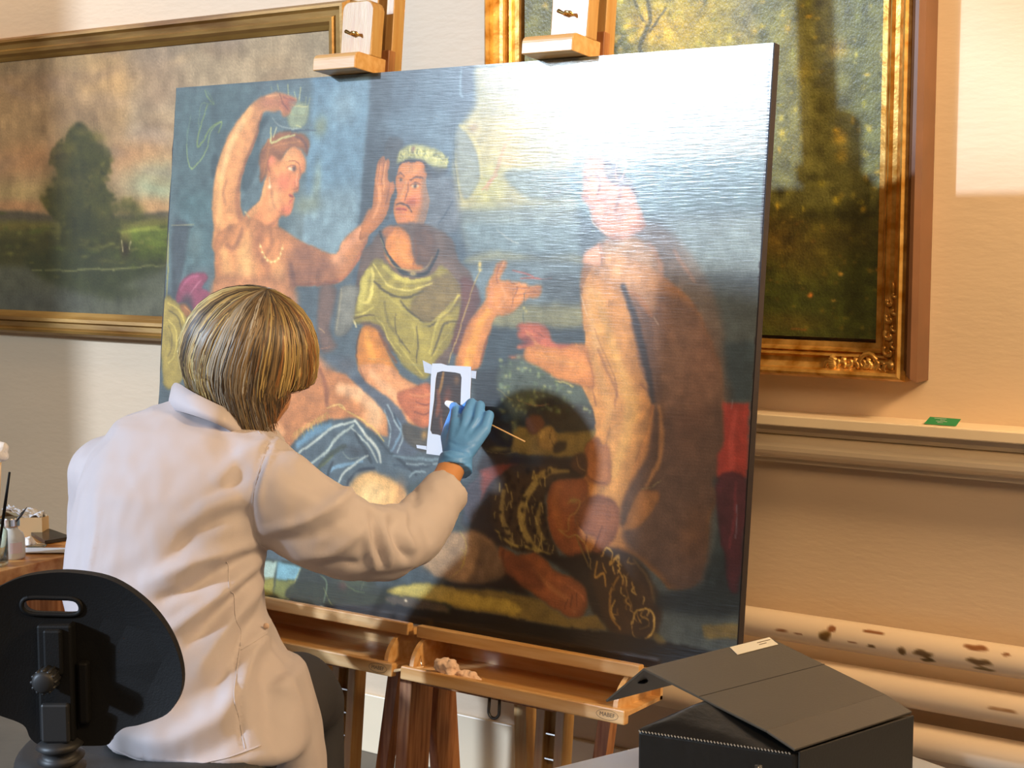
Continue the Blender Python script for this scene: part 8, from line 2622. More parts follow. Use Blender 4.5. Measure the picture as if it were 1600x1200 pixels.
# collar: folded stand around the neck
cp = [(-2.1607, 2.0178, 1.1322), (-2.1086, 1.982, 1.1452), (-2.0402, 1.9545, 1.1349), (-1.9942, 1.9598, 1.1186), (-1.9719, 1.9851, 1.1015), (-1.963, 2.0244, 1.0725), (-1.9868, 2.0791, 1.0555)]
cq = [(-2.1643, 2.0102, 1.0889), (-2.0988, 1.9588, 1.098), (-2.0273, 1.9286, 1.0986), (-1.9837, 1.933, 1.0896), (-1.9638, 1.9571, 1.0747), (-1.963, 1.9976, 1.0519), (-1.9796, 2.0575, 1.0369)]
cp = [Vector(p) for p in smooth_path(cp, False, 6)]; cq = [Vector(p) for p in smooth_path(cq, False, 6)]
kb = MB(org); n = len(cp); vv = []
for p, q in zip(cp, cq):
    m_ = (p+q)/2-FW*.006; vv += [q, m_, p, p+FW*.012-UZ*.002, (p+q)/2+FW*.006, q+FW*.004]
kb.add(vv, [(6*i+k, 6*i+(k+1) % 6, 6*i+6+(k+1) % 6, 6*i+6+k) for i in range(n-1) for k in range(6)]+[tuple(range(6)), tuple(6*(n-1)+k for k in range(6))[::-1]])
co = kb.build('collar', M['coat'], lc, True)
# cuff edge and popper
MB(org).lathe((0, 0, 0), [(.001, -.002), (.006, -.002), (.007, 0), (.005, .0015), (.001, .0015)], 12, 'y')
bt = MB((0, 0, 0)).lathe((0, 0, 0), [(.001, -.002), (.005, -.002), (.0055, 0), (.001, .001)], 12, 'y').build('button', M['cotton_t'], lc, True)
bt.location = tuple(Vector((-1.8511, 1.9389, 0.7333))-Vector(org)); bt.rotation_euler = (0, 0, .6)
# stitched seams lying on the cloth
from mathutils.bvhtree import BVHTree
cm_.calc_loop_triangles()
bvh = BVHTree.FromPolygons([v.co for v in cm_.vertices], [p.vertices for p in cm_.polygons])
def seam(pts, r=.0009):
    out = []
    for s, z in smooth_path(pts, False, 8):
        o_ = AX*s-FW*1.0+UZ*z; o_ += FW*(-(Vector(org).dot(FW))*0)
        start = AX*s+FW*(Vector(org).dot(FW)-.8)+UZ*z-Vector(org)
        hit_ = bvh.ray_cast(start, FW)
        if hit_[0] is not None: out.append(hit_[0]-FW*.0002)
    if len(out) > 2: MB((0, 0, 0)).tube(out, r, 6).build('seam', M['coat'], lc, True)
seam([(-0.4288, 1.0634), (-0.4432, 1.0115), (-0.4532, 0.9509), (-0.4499, 0.8847), (-0.441, 0.8648)])
seam([(-0.471, 0.706), (-0.4676, 0.653), (-0.4565, 0.5979), (-0.4455, 0.5637)]); seam([(-0.4687, 0.7038), (-0.4432, 0.7148), (-0.4144, 0.7302), (-0.4299, 0.7589)])
seam([(-0.4964, 0.8516), (-0.4854, 0.7964), (-0.4743, 0.7468), (-0.4698, 0.7082)])
seam([(-0.5807, 1.1163), (-0.5208, 1.0942), (-0.4521, 1.0612)])
seam([(-0.6849, 0.5637), (-0.6206, 0.5471), (-0.5541, 0.5427), (-0.4876, 0.5515), (-0.4211, 0.5648)], .0016)
# patch pocket on the hip
pk_ = [(-1.8338, 1.8574, 0.7165), (-1.8117, 1.9227, 0.7289), (-1.7766, 1.9316, 0.653), (-1.7519, 1.9386, 0.5692), (-1.7699, 1.8252, 0.59), (-1.8093, 1.837, 0.6595)]

# body: head, neck, chest, right arm to the wrist
bb = MB(org)
Hc = Vector((-2.0094, 2.0804, 1.1967)); fd = Vector((.22, .93, -.30)).normalized(); hu = (UZ-fd*fd.dot(UZ)).normalized(); hr = fd.cross(hu)
def HP(r, f, u): return Hc+hr*r+fd*f+hu*u
for i in range(3): bb.ball(HP(0, -.015+.02*i, .02), (.073, .078, .088), 20)
capsule_chain([HP(0, .03, -.02), HP(0, .058, -.07), HP(0, .070, -.098)], [.062, .042, .022], bb)
capsule_chain([HP(-.035, .02, -.05), HP(0, .070, -.095)], [.035, .020], bb); capsule_chain([HP(.035, .02, -.05), HP(0, .070, -.095)], [.035, .020], bb)
capsule_chain([HP(0, .085, .02), HP(0, .108, -.020), HP(0, .098, -.028)], [.008, .012, .010], bb)      # nose
capsule_chain([HP(-.016, .088, -.050), HP(0, .095, -.048), HP(.016, .088, -.050)], [.005, .007, .005], bb)
capsule_chain([HP(-.015, .087, -.060), HP(0, .093, -.062), HP(.015, .087, -.060)], [.005, .007, .005], bb)
capsule_chain([HP(-.045, .070, .022), HP(-.02, .086, .026), HP(.02, .086, .026), HP(.045, .070, .022)], [.009, .01, .01, .009], bb)
for s_ in (-1, 1): capsule_chain([HP(.078*s_, .0, .012), HP(.086*s_, -.008, .02), HP(.086*s_, -.010, -.008), HP(.078*s_, .0, -.028)], [.008, .009, .008, .006], bb)
capsule_chain([HP(0, -.02, -.04), (-2.0606, 2.0463, 1.1019), (-2.0814, 2.0238, 1.0328)], [.058, .056, .075], bb)
capsule_chain([(-2.0807, 2.0229, 1.0209), (-2.0964, 1.986, 0.9037), (-2.0739, 1.9607, 0.766), (-2.0309, 1.9469, 0.6069)], [.10, .12, .115, .125], bb)
capsule_chain([(-2.0794, 2.0209, 0.9971), (-1.9558, 2.0274, 0.9535), (-1.8455, 2.0597, 0.8974), (-1.7969, 2.208, 0.8404), (-1.7975, 2.3086, 0.8709), (-1.8185, 2.4234, 0.9336), (-1.8262, 2.4575, 0.957)], [.06, .055, .045, .038, .036, .029, .028], bb)
capsule_chain([(-2.1211, 2.0284, 0.9927), (-2.2226, 1.9292, 0.9479), (-2.2871, 1.9587, 0.8508), (-2.2943, 2.0255, 0.7371), (-2.277, 2.1177, 0.6956), (-2.2773, 2.1524, 0.6821)], [.06, .05, .042, .036, .026, .025], bb)
bm_ = remesh_union(bb, 'body', .006, 5)
body = finish('body', bm_, M['skin'], pe, True)
for s_ in (-1, 1):
    e_ = MB(org).ball(HP(.030*s_, .080, .004), .011, 12).build('eye', M['paper'], body, True)
# trousers: hips, thighs, shins
tb = MB(org)
capsule_chain([(-2.0511, 1.9483, 0.5305), (-1.9535, 2.0152, 0.5305), (-1.9886, 2.1614, 0.5286), (-2.0575, 2.2779, 0.4712)], [.12, .11, .085, .072], tb)
capsule_chain([(-2.0575, 2.2779, 0.4712), (-2.0236, 2.2558, 0.2948), (-1.9827, 2.2096, 0.0809)], [.070, .058, .048], tb)
capsule_chain([(-2.0902, 1.9216, 0.5305), (-2.2559, 2.0575, 0.4773), (-2.3824, 2.1733, 0.4382), (-2.3503, 2.1464, 0.2319), (-2.2966, 2.1043, 0.0807)], [.11, .09, .07, .055, .046], tb)
finish('trousers', remesh_union(tb, 'trousers', .009, 6), M['trousers'], pe, True)
for (x, y, d) in ((498, 1462, 3.02), (264, 1440, 3.11)):
    pass
for c in ((-1.9647, 2.1923, 0.0367), (-2.269, 2.0805, 0.0288)):
    c = Vector(c); c.z = FL+.035; sb = MB(org)
    capsule_chain([c-fd*.05+UZ*.0, c+Vector((.04, .08, 0)), c+Vector((.07, .16, -.008))], [.036, .036, .027], sb)
    finish('shoe', remesh_union(sb, 'shoe', .008, 3), M['shoe'], pe, True)

# gloves with five fingers
def hand(mb, W_, knuck, joints, thumb, wr=.030):
    c = sum((Vector(k) for k in knuck), Vector())/4
    for k in knuck: capsule_chain([W_, Vector(W_).lerp(Vector(k), .5), k], [.022, .019, .0135], mb, 14)
    for i in range(3): capsule_chain([Vector(W_).lerp(Vector(knuck[i]), .45), Vector(W_).lerp(Vector(knuck[i+1]), .45)], [.020, .020], mb, 14)
    for k, j in zip(knuck, joints): capsule_chain([k]+j, [.0128, .0112, .0098, .0085][:len(j)+1], mb, 14)
    capsule_chain(thumb, [.019, .0145, .012, .010][:len(thumb)], mb, 14)
gb = MB(org)
kn = [(-1.8531, 2.5029, 1.0335), (-1.8356, 2.5166, 1.0478), (-1.8121, 2.5197, 1.0412), (-1.7896, 2.515, 1.025)]
jn = [[(-1.8773, 2.5379, 1.0575), (-1.9027, 2.5634, 1.0602), (-1.9167, 2.58, 1.055)], [(-1.846, 2.5489, 1.0718), (-1.8727, 2.5721, 1.0626), (-1.8902, 2.5735, 1.052)], [(-1.8257, 2.5501, 1.0676), (-1.8499, 2.577, 1.0542), (-1.8654, 2.5711, 1.0431)], [(-1.7951, 2.5386, 1.051), (-1.8242, 2.5682, 1.0368), (-1.8403, 2.5634, 1.0282)]]
hand(gb, (-1.8222, 2.4608, 0.9621), kn, jn, [(-1.8416, 2.474, 0.9798), (-1.8746, 2.5031, 1.0055), (-1.8944, 2.5408, 1.0267), (-1.9049, 2.5662, 1.0449)])
gl_c = [(-1.8248, 2.4665, 0.9742), (-1.8218, 2.458, 0.9573), (-1.8175, 2.4499, 0.9457)]
gb.tube(gl_c, [.033, .035, .0365], 24)
gm = remesh_union(gb, 'glove', .0032, 3)
gl = finish('glove', gm, M['glove'], pe, True)
press_folds(gm, org, [([(-0.1389, 0.9698), (-0.1132, 0.9621), (-0.0836, 0.9621)], .003, -.003), ([(-0.1364, 0.9801), (-0.1106, 0.9737), (-0.0797, 0.975)], .003, .003), ([(-0.1286, 1.0031), (-0.1029, 0.9955), (-0.0746, 1.0006)], .003, -.002), ([(-0.108, 1.0672), (-0.1055, 1.048), (-0.108, 1.0288)], .003, -.002), ([(-0.0797, 1.0672), (-0.0823, 1.048), (-0.0926, 1.0313)], .003, -.003), ([(-0.0591, 1.0608), (-0.0656, 1.0416), (-0.0797, 1.0262)], .003, -.003), ([(-0.1415, 0.9493), (-0.1132, 0.9429), (-0.0823, 0.9493)], .002, .002)])
gb = MB(org); W2 = Vector((-2.2788, 2.1572, 0.6796))
kn = [W2+AX*(.03+.018*i)+FW*.055-UZ*(.005*i) for i in range(4)]
jn = [[k+FW*.035-UZ*.01+AX*.01, k+FW*.05-UZ*.03+AX*.01, k+FW*.048-UZ*.05+AX*.01] for k in kn]
hand(gb, W2, kn, jn, [W2+FW*.01, W2-AX*.02+FW*.045, W2-AX*.01+FW*.075-UZ*.01, W2+AX*.005+FW*.095-UZ*.02])
finish('glove', remesh_union(gb, 'glove', .004, 3), M['glove'], pe, True)

# hair: cap plus strands of a bob
K = Vector((-1.9757, 2.0798, 1.3046))
def ang(a): return AX*math.cos(a)+FW*math.sin(a)
def zend(a):      # how far below the head centre the strand ends
    d = math.degrees(a) % 360
    xs = [0, 60, 120, 180, 215, 245, 262, 278, 296, 314, 335, 360]; ys = [.066, .02, .05, .078, .095, .120, .146, .158, .118, .074, .060, .066]
    return float(np.interp(d, xs, ys))
RX, RY, RZ = .126, .118, .128
HC = Hc+AX*(-.006)+UZ*.002
def strand(a, lift, length=1., wob=0., swoop=0.):
    """returns points from the crown down"""
    pts = []; ze = zend(a)*length
    # ellipsoid about HC, crown direction tilted towards K
    kd = (K-HC); kd = Vector((kd.dot(AX)/RX, kd.dot(FW)/RY, kd.z/RZ)).normalized()
    ax = Vector((math.cos(a), math.sin(a), -.12)); ax = (ax-kd*ax.dot(kd)).normalized()
    for i in range(9):
        t = i/8*math.radians(98)
        b_ = a+swoop*math.sin(t); ax = Vector((math.cos(b_), math.sin(b_), -.12)); ax = (ax-kd*ax.dot(kd)).normalized()
        u = kd*math.cos(t)+ax*math.sin(t)
        r = 1+lift*math.sin(min(t*1.3, math.pi/2))
        pts.append(HC+AX*u.x*RX*r+FW*u.y*RY*r+UZ*u.z*RZ*r)
    last = pts[-1]; z0 = last.z-HC.z; out = Vector((last.x-HC.x, last.y-HC.y, 0))
    d = math.degrees(a) % 360
    tuck = .38 if 225 < d < 325 else .20
    nape = max(0, 1-abs(d-274)/40)
    for i in range(1, 8):
        t = i/7; z = z0+(-ze-z0)*t
        s_ = 1-tuck*t*t*(1-.3*nape)
        p = HC+out*s_+UZ*z
        p += AX*(.026*nape*t*t)
        p += ang(a+1.57)*wob*math.sin(t*3)
        pts.append(p)
    for _ in range(3): pts = [pts[0]]+[(pts[i-1]+pts[i]*2+pts[i+1])/4 for i in range(1, len(pts)-1)]+[pts[-1]]
    return pts
shell = MB(org); N = 72; rows = []
for i in range(N):
    rows.append(strand(2*math.pi*i/N, -.035, .93))
m_ = len(rows[0]); vv = [p for r in rows for p in r]
shell.add(vv, [(i*m_+j, ((i+1) % N)*m_+j, ((i+1) % N)*m_+j+1, i*m_+j+1) for i in range(N) for j in range(m_-1) if not (40 < i*5 < 120 and j > 7)])
sm_ = shell.mesh('scalp_hair'); colour_attr(sm_, np.tile(np.array([.33, .27, .20]), (len(sm_.vertices), 1)))
hair = finish('hair', sm_, M['hair'], pe, True)
sd = bpy.data.meshes.new('strands'); V_, F_, C_ = [], [], []
PAL = {'blond': (.84, .76, .52), 'gold': (.70, .60, .38), 'brown': (.50, .41, .28), 'dark': (.33, .27, .20), 'ash': (.64, .60, .52), 'rust': (.54, .38, .22)}
def pick(d, R):
    # lighter bleached locks at the left crown, dark and ashy behind, warmer towards the face
    if d < 205 and d > 90: w = (3, 4, 3, 2, 1, 0)
    elif d < 232: w = (5, 4, 3, 2, 1, 0)
    elif d < 262: w = (2, 1, 2, 5, 4, 0)
    elif d < 292: w = (0, 2, 4, 5, 2, 1)
    else: w = (0, 2, 5, 2, 0, 4)
    return R.choices(list(PAL.values()), w)[0]
R = random.Random(11)
locks = []
for k in range(420):
    a = R.uniform(0, 2*math.pi); 
    if R.random() < .72: a = math.radians(R.uniform(170, 375))
    locks.append((a, pick(math.degrees(a) % 360, R), R.uniform(-.02, .05), R.uniform(.90, 1.08), R.uniform(-.006, .006), R.gauss(0, .16)))
for (a, c, lf, ln, wb, sw_) in locks:
    for j in range(11):
        aa = a+R.gauss(0, .05); sc_ = R.uniform(.75, 1.2)
        P = strand(aa, lf+R.uniform(-.012, .012), ln*R.uniform(.94, 1.05), wb+R.gauss(0, .0022), sw_+R.gauss(0, .03))
        P = [p+Vector((R.gauss(0, .0006), R.gauss(0, .0006), 0)) for p in P]
        w = R.uniform(.0009, .0018); b0 = len(V_); n = len(P)
        for i, p in enumerate(P):
            t = i/(n-1); ww = w*(1-.75*t**3); o_ = Vector((p.x-HC.x, p.y-HC.y, .3*(p.z-HC.z))).normalized()
            tg = (P[min(i+1, n-1)]-P[max(i-1, 0)]).normalized(); sdv = tg.cross(o_).normalized()
            for q in (sdv*ww, o_*ww*.8, -sdv*ww): V_.append(p+q-Vector(org))
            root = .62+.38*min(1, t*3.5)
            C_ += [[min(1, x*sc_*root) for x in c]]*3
        for i in range(n-1):
            for q in range(2): F_.append((b0+3*i+q, b0+3*i+3+q, b0+3*i+4+q, b0+3*i+1+q))
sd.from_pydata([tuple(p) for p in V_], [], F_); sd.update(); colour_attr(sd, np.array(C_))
so = finish('hair_strands', sd, M['hair'], hair, True); so['kind'] = 'stuff'

# swab held in the glove
a, b, c = (-1.9308, 2.5787, 1.0637), (-1.9065, 2.5752, 1.0575), (-1.7153, 2.5509, 1.0018)
sw = empty('cotton_swab', a, 'cotton swab on a thin wooden stick held in the blue glove', 'swab')
MB(a).tube([b, c], .0017, 8).build('stick', M['stick'], sw, True)
sb = MB(a); A_, B_ = Vector(a), Vector(b); capsule_chain([A_, A_.lerp(B_, .5), B_], [.0062, .0085, .006], sb, 12)
finish('cotton_tip', remesh_union(sb, 'tip', .0016, 2), M['cotton'], sw, True)

# ---------------------------------------------------------------- chair
org = (-1.9177, 1.7257, 0.5531)
org = (org[0], org[1], FL)
ch = empty('swivel_chair', org, 'black plastic swivel chair with a rounded backrest and hand slot, under the person', 'chair')
def disk_cushion(c, rx, ry, z0, z1, n=48):
    mb = MB(org); v = []; prof = [(0.0, z0), (.88, z0), (.97, z0+.008), (1.0, z0+.024), (.985, z1-.016), (.93, z1-.004), (.80, z1), (0.0, z1-.006)]
    for r, z in prof:
        for k in range(n):
            q = 2*math.pi*k/n; cc, ss = math.cos(q), math.sin(q); e = 2/2.6
            v.append(Vector((c[0], c[1], z))+AX*(rx*r*math.copysign(abs(cc)**e, cc))+FW*(ry*r*math.copysign(abs(ss)**e, ss)))
    m = len(prof); mb.add(v, [(i*n+k, i*n+(k+1) % n, (i+1)*n+(k+1) % n, (i+1)*n+k) for i in range(m-1) for k in range(n)])
    return mb
sc = (-1.9772, 1.7812, 0.545)
seatc = (sc[0]+FW.x*.02, sc[1]+FW.y*.02)
disk_cushion(seatc, .228, .20, .498, .548).build('seat', M['black_seat'], ch, True)
disk_cushion(seatc, .19, .165, .478, .50).build('seat_pan', M['black'], ch, True)
# backrest shell: outline with hand slot, slightly dished, tapering to the bracket
ol = smooth_path([(0.0058, 0.1295), (0.0612, 0.1179), (0.1126, 0.0841), (0.1476, 0.0406), (0.165, -0.0077), (0.1631, -0.0483), (0.1417, -0.0812), (0.1, -0.1005), (0.0718, -0.1082), (0.0544, -0.1237), (0.0447, -0.1343), (-0.0019, -0.1362), (-0.0485, -0.1353), (-0.068, -0.1237), (-0.0796, -0.1024), (-0.1184, -0.0831), (-0.1456, -0.0609), (-0.1631, -0.0271), (-0.167, 0.0116), (-0.1534, 0.0551), (-0.1262, 0.0966), (-0.0845, 0.1208), (-0.0408, 0.1295)], True, 5)
hl = smooth_path([(-0.066, 0.0918), (-0.0291, 0.0908), (0.0, 0.0889), (0.0097, 0.0792), (0.0078, 0.0676), (-0.0058, 0.0638), (-0.035, 0.0647), (-0.0621, 0.0667), (-0.0738, 0.0734), (-0.0757, 0.0841)], True, 3)
def dish(s, z): return -.030*((s-.0)/.16)**2-.012*((z)/.14)**2
BO = Vector((-1.8306, 1.5085, 0.7849))
def plate(o_, h_, t0, t1, grow=0.):
    bm = bmesh.new(); es = []
    for L in (o_, h_):
        vs = [bm.verts.new((p[0], 0, p[1])) for p in L]; es += [bm.edges.new((vs[i], vs[(i+1) % len(vs)])) for i in range(len(vs))]
    bmesh.ops.triangle_fill(bm, use_beauty=True, edges=es)
    bmesh.ops.subdivide_edges(bm, edges=[e for e in bm.edges if not e.is_boundary and e.calc_length() > .03], cuts=3)
    bmesh.ops.triangulate(bm, faces=bm.faces)
    ext = bmesh.ops.extrude_face_region(bm, geom=bm.faces[:]); nv = [g for g in ext['geom'] if isinstance(g, bmesh.types.BMVert)]
    sset = set(nv)
    for v in bm.verts:
        s, z = v.co.x, v.co.z; y = (t1 if v in sset else t0)-dish(s, z)*-1
        v.co = BO+AX*s+FW*y+UZ*z-Vector(org)
    bmesh.ops.recalc_face_normals(bm, faces=bm.faces); bmesh.ops.smooth_vert
    me = bpy.data.meshes.new('plate'); bm.to_mesh(me); bm.free(); return me
br = finish('backrest', plate(ol, hl, -.010, .012), M['black'], ch)
b_ = br.modifiers.new('b', 'BEVEL'); b_.width = .006; b_.segments = 3; b_.limit_method = 'ANGLE'; b_.angle_limit = .8
rim = [BO+AX*p[0]*1.0+FW*(dish(*p)-.010)+UZ*p[1] for p in hl]
MB(org).tube(rim+[rim[0]], .004, 8, False).build('slot_rim', M['black'], ch, True)
def LB(a, b, bev=.004):
    mb = MB(); mb.box(a, b, bev); mb.v = [tuple(BO+AX*p[0]+FW*p[1]+UZ*p[2]-Vector(org)) for p in mb.v]; return mb
c0 = -.028
LB((c0-.022, -.040, -.124), (c0+.030, -.012, .055)).build('bracket', M['black'], ch)
LB((c0-.010, -.050, -.02), (c0+.018, -.038, .05)).build('bracket_rib', M['black'], ch)
LB((c0+.034, -.030, -.10), (c0+.050, -.012, -.005)).build('bracket_rib', M['black'], ch)
LB((c0-.016, -.052, -.122), (c0+.026, -.040, -.062)).build('bracket_cover', M['rubber'], ch)
kc = (-1.8204, 1.4399, 0.7636); kb = MB(org)
for i in range(2): pass
kp = [Vector(kc)+FW*t for t in (-.020, -.016, -.002, .012, .03)]
kb.tube(kp, [.011, .0165, .018, .017, .012], 24)
for i in range(12):
    q = 2*math.pi*i/12; d = AX*math.cos(q)+UZ*math.sin(q); kb.tube([kp[1]+d*.0165, kp[3]+d*.0165], .0028, 6)
kb.build('knob', M['rubber'], ch, True)
# bellows over the spine
pr = []; bz = -.122
spine = [BO+AX*(c0+.004)+FW*(-.028)+UZ*bz]
mbb = MB(org); P = []; Rr = []
for i in range(27):
    t = i/26; P.append(BO+AX*(c0+.004+.004*t)+FW*(-.028+.05*t*t)+UZ*(bz-.125*t)); Rr.append(.024 if i % 4 in (0,) else (.036 if i % 4 == 2 else .029))
mbb.tube(P, Rr, 20).build('bellows', M['rubber'], ch, True)
bot = P[-1]
MB(org).tube([bot, bot+UZ*-.03+FW*.03, Vector((seatc[0], seatc[1], .47))], .018, 10).build('spine_arm', M['steel'], ch, True)
MB(org).lathe((seatc[0], seatc[1], 0), [(.030, .478), (.030, .44), (.024, .44), (.024, .25), (.03, .25), (.03, .05)], 20).build('gas_column', M['steel'], ch, True)
for k in range(5):
    q = 2*math.pi*k/5+.4; dx, dy = math.cos(q), math.sin(q)
    MB(org).tube([(seatc[0]+dx*.02, seatc[1]+dy*.02, .085), (seatc[0]+dx*.28, seatc[1]+dy*.28, .03)], [.022, .014], 10).build('base_arm', M['black'], ch, True)
    x, y = seatc[0]+dx*.285, seatc[1]+dy*.285
    MB(org).lathe((x-.02, y, FL+.028), [(.027, 0), (.028, .002), (.028, .038), (.027, .04)], 16, 'x').build('castor', M['rubber'], ch, True)

# ---------------------------------------------------------------- side table on the left and what stands on it
TZ = .760
A = Vector((-2.5022, 1.8769, 0.76)); Bp = Vector((-2.5141, 2.0509, 0.76)); ed = (Bp-A).normalized(); pn = Vector((-ed.y, ed.x, 0))
if pn.x > 0: pn = -pn
Aq, Bq = A-ed*.55, Bp+ed*.12
tt = empty('work_table', (Aq.x, Aq.y, FL), 'orange wooden work table at the left edge, holding jars and a box', 'table')
org = (Aq.x, Aq.y, FL)
mb = MB(org); v = [Aq, Bq, Bq+pn*.62, Aq+pn*.62]
mb.add([(p.x, p.y, TZ) for p in v]+[(p.x, p.y, TZ-.028) for p in v], [(0, 1, 2, 3), (7, 6, 5, 4), (0, 4, 5, 1), (1, 5, 6, 2), (2, 6, 7, 3), (3, 7, 4, 0)])
mb.build('table_top', M['oak'], tt, bevel=.002)
v = [p+pn*.03*0 for p in v]; mb = MB(org); w = [Aq+ed*.04+pn*.04, Bq-ed*.04+pn*.04, Bq-ed*.04+pn*.06, Aq+ed*.04+pn*.06]
mb.add([(p.x, p.y, TZ-.028) for p in w]+[(p.x, p.y, TZ-.13) for p in w], [(0, 1, 2, 3), (7, 6, 5, 4), (0, 4, 5, 1), (1, 5, 6, 2), (2, 6, 7, 3), (3, 7, 4, 0)])
mb.build('apron', M['wood_d'], tt)
for p in (Aq+ed*.07+pn*.07, Bq-ed*.07+pn*.07, Bq-ed*.07+pn*.55, Aq+ed*.07+pn*.55):
    MB(org).box((p.x-.02, p.y-.02, FL), (p.x+.02, p.y+.02, TZ-.028)).build('leg', M['wood_d'], tt)
# frosted bottle with metal cap
c = (-2.5868, 1.9708, 0.76)
bo = empty('solvent_bottle', c, 'frosted plastic bottle with a metal cap and pinkish label', 'bottle')
MB(c).lathe(c, [(.001, 0), (.024, 0), (.0265, .004), (.0265, .040), (.023, .052), (.014, .060), (.0125, .064), (.0125, .07)], 28).build('bottle_body', M['frost'], bo, True)
MB(c).lathe(c, [(.0165, .066), (.0175, .068), (.0175, .082), (.0165, .084), (.001, .084)], 28).build('cap', M['chrome'], bo)
lb = MB(c); n = 8
for i in range(n+1):
    q = -1.05+.95*i/n; d = AX*math.sin(q+1.25)-FW*math.cos(q+1.25)
    lb.v += [tuple(d*.0272+UZ*.014), tuple(d*.0272+UZ*.036)]
lb.f = [(2*i, 2*i+2, 2*i+3, 2*i+1) for i in range(n)]; lb.build('label', M['label'], bo, True)
# glass jar with brush
c = (-2.5504, 1.9075, 0.76)
ja = empty('glass_jar', c, 'clear glass jar cut by the left edge of the picture', 'jar')
MB(c).lathe(c, [(.001, .002), (.020, .002), (.0215, .006), (.0215, .070), (.016, .080), (.016, .092), (.0145, .092), (.0145, .08), (.0195, .07), (.0195, .008), (.001, .008)], 28).build('jar_body', M['glass'], ja, True)
cb_ = Vector(c); b0 = cb_+UZ*.01; b1 = Vector((-2.4787, 1.8889, 0.9571))
tag(MB(b0).tube([b0, b0.lerp(b1, .6), b1], [.002, .0032, .0022], 8).build('paint_brush', M['black'], None, True), 'thin dark brush handle leaning out of the glass jar', 'brush')
# cardboard box with torn paper, spatula
c = (-2.7578, 2.1281, 0.76); bx = empty('tissue_box', c, 'small tan cardboard box with torn white paper sticking out', 'box')
mb = MB(c); q = [Vector(c)+AX*x+FW*y for x, y in ((-.05, 0), (.045, 0), (.045, .05), (-.05, .05))]; hh = [.040, .042, .036, .046]
qi = [Vector(c)+AX*x+FW*y for x, y in ((-.048, .002), (.043, .002), (.043, .048), (-.048, .048))]
mb.add([tuple(p) for p in q]+[tuple(p+UZ*h) for p, h in zip(q, hh)]+[tuple(p+UZ*(h-.001)) for p, h in zip(qi, hh)]+[tuple(p+UZ*.003) for p in qi],
 [(3, 2, 1, 0), (0, 1, 5, 4), (1, 2, 6, 5), (2, 3, 7, 6), (3, 0, 4, 7), (4, 5, 9, 8), (5, 6, 10, 9), (6, 7, 11, 10), (7, 4, 8, 11), (8, 9, 13, 12), (9, 10, 14, 13), (10, 11, 15, 14), (11, 8, 12, 15), (12, 13, 14, 15)])
mb.build('carton', M['card'], bx)
def crumple(name, c, sx, sy, hfun, m, parent, n=18, seed=1):
    P = np.zeros((n, n, 3))
    for i in range(n):
        for j in range(n):
            x, y = (j/(n-1)-.5)*sx, (i/(n-1)-.5)*sy
            p = AX*x+FW*y+UZ*hfun(x/sx, y/sy, seed); P[i, j] = p
    me = grid_mesh(name, P); o = finish(name, me, m, parent); return o
pp_ = crumple('torn_paper', c, .085, .045, lambda x, y, s: .050+.012*noise.noise(Vector((x*3, y*3, s)))+.010*noise.noise(Vector((x*9, y*9, s)))-.018*x, M['paper'], bx, 18, 4)
pp_.location = tuple(FW*.024)
pp_.modifiers.new('s', 'SOLIDIFY').thickness = .0008
a, b = (-2.4548, 1.8819, 0.8635), (-2.4553, 1.9088, 0.8872)
tag(MB(a).tube([a, Vector(a).lerp(Vector(b), .5), b], [.0035, .0065, .0015], 10, sy=.35).build('spatula', M['steel'], None, True), 'small grey metal spatula leaning on the torn white paper', 'spatula')
# phone, lens, papers
def flat_box(name, corners, z0, z1, m, label, cat, bev=.001, parent=None):
    c = corners[0]; mb = MB((c[0], c[1], z0)); mb.add([(p[0], p[1], z0) for p in corners]+[(p[0], p[1], z1) for p in corners], [(3, 2, 1, 0), (4, 5, 6, 7), (0, 1, 5, 4), (1, 2, 6, 5), (2, 3, 7, 6), (3, 0, 4, 7)])
    o = mb.build(name, m, parent, bevel=bev); 
    if label: tag(o, label, cat)
    return o
flat_box('mobile_phone', [(-2.6416, 2.0968, 0.763), (-2.633, 2.1612, 0.763), (-2.7416, 2.191, 0.763), (-2.7634, 2.1496, 0.763)], .7605, .769, M['phone'], 'black mobile phone lying on the table beside the person', 'phone')
c = (-2.6368, 2.0712, 0.761)
tag(MB(c).lathe(c, [(.001, 0), (.020, 0), (.021, .002), (.020, .004), (.0185, .003), (.001, .002)], 28).build('glass_dish', M['glass'], None, True), 'shallow round glass dish behind the frosted bottle', 'dish')
o = crumple('paper_sheet', c, .13, .05, lambda x, y, s: .0015+.002*noise.noise(Vector((x*4, y*4, s)))**2, M['paper'], None, 14, 2)
c = (-2.5676, 2.057, 0.762); o.location = (c[0], c[1], .762); o.modifiers.new('s', 'SOLIDIFY').thickness = .0006
tag(o, 'white sheet of paper lying at the table front', 'paper')
c = (-2.6424, 2.0547, 0.77)
o = fluff('cotton_wad', (c[0], c[1], .775), (.020, .014, .013), M['cotton'], 'white cotton wad behind the frosted bottle', 'cotton', 9)
# swab jar flag: cotton on a wooden stick standing in the jar
a = cb_+UZ*.012; b = Vector((-2.4775, 1.8681, 0.9799))
sw2 = empty('cotton_swab', a, 'large white cotton swab standing at the left edge above the jar', 'swab')
MB(a).tube([a, b], .0016, 8).build('stick', M['stick'], sw2, True)
cc = Vector((-2.4815, 1.8674, 0.9972)); q = MB(a)
for (dx, dz, r) in ((0, 0, .016), (.008, .010, .012), (.010, -.006, .010), (-.005, -.008, .014), (.006, .014, .008), (-.002, .015, .010)): q.ball(cc+AX*dx+UZ*dz, r, 12)
finish('cotton_tip', remesh_union(q, 'tip', .003, 3), M['cotton'], sw2, True)

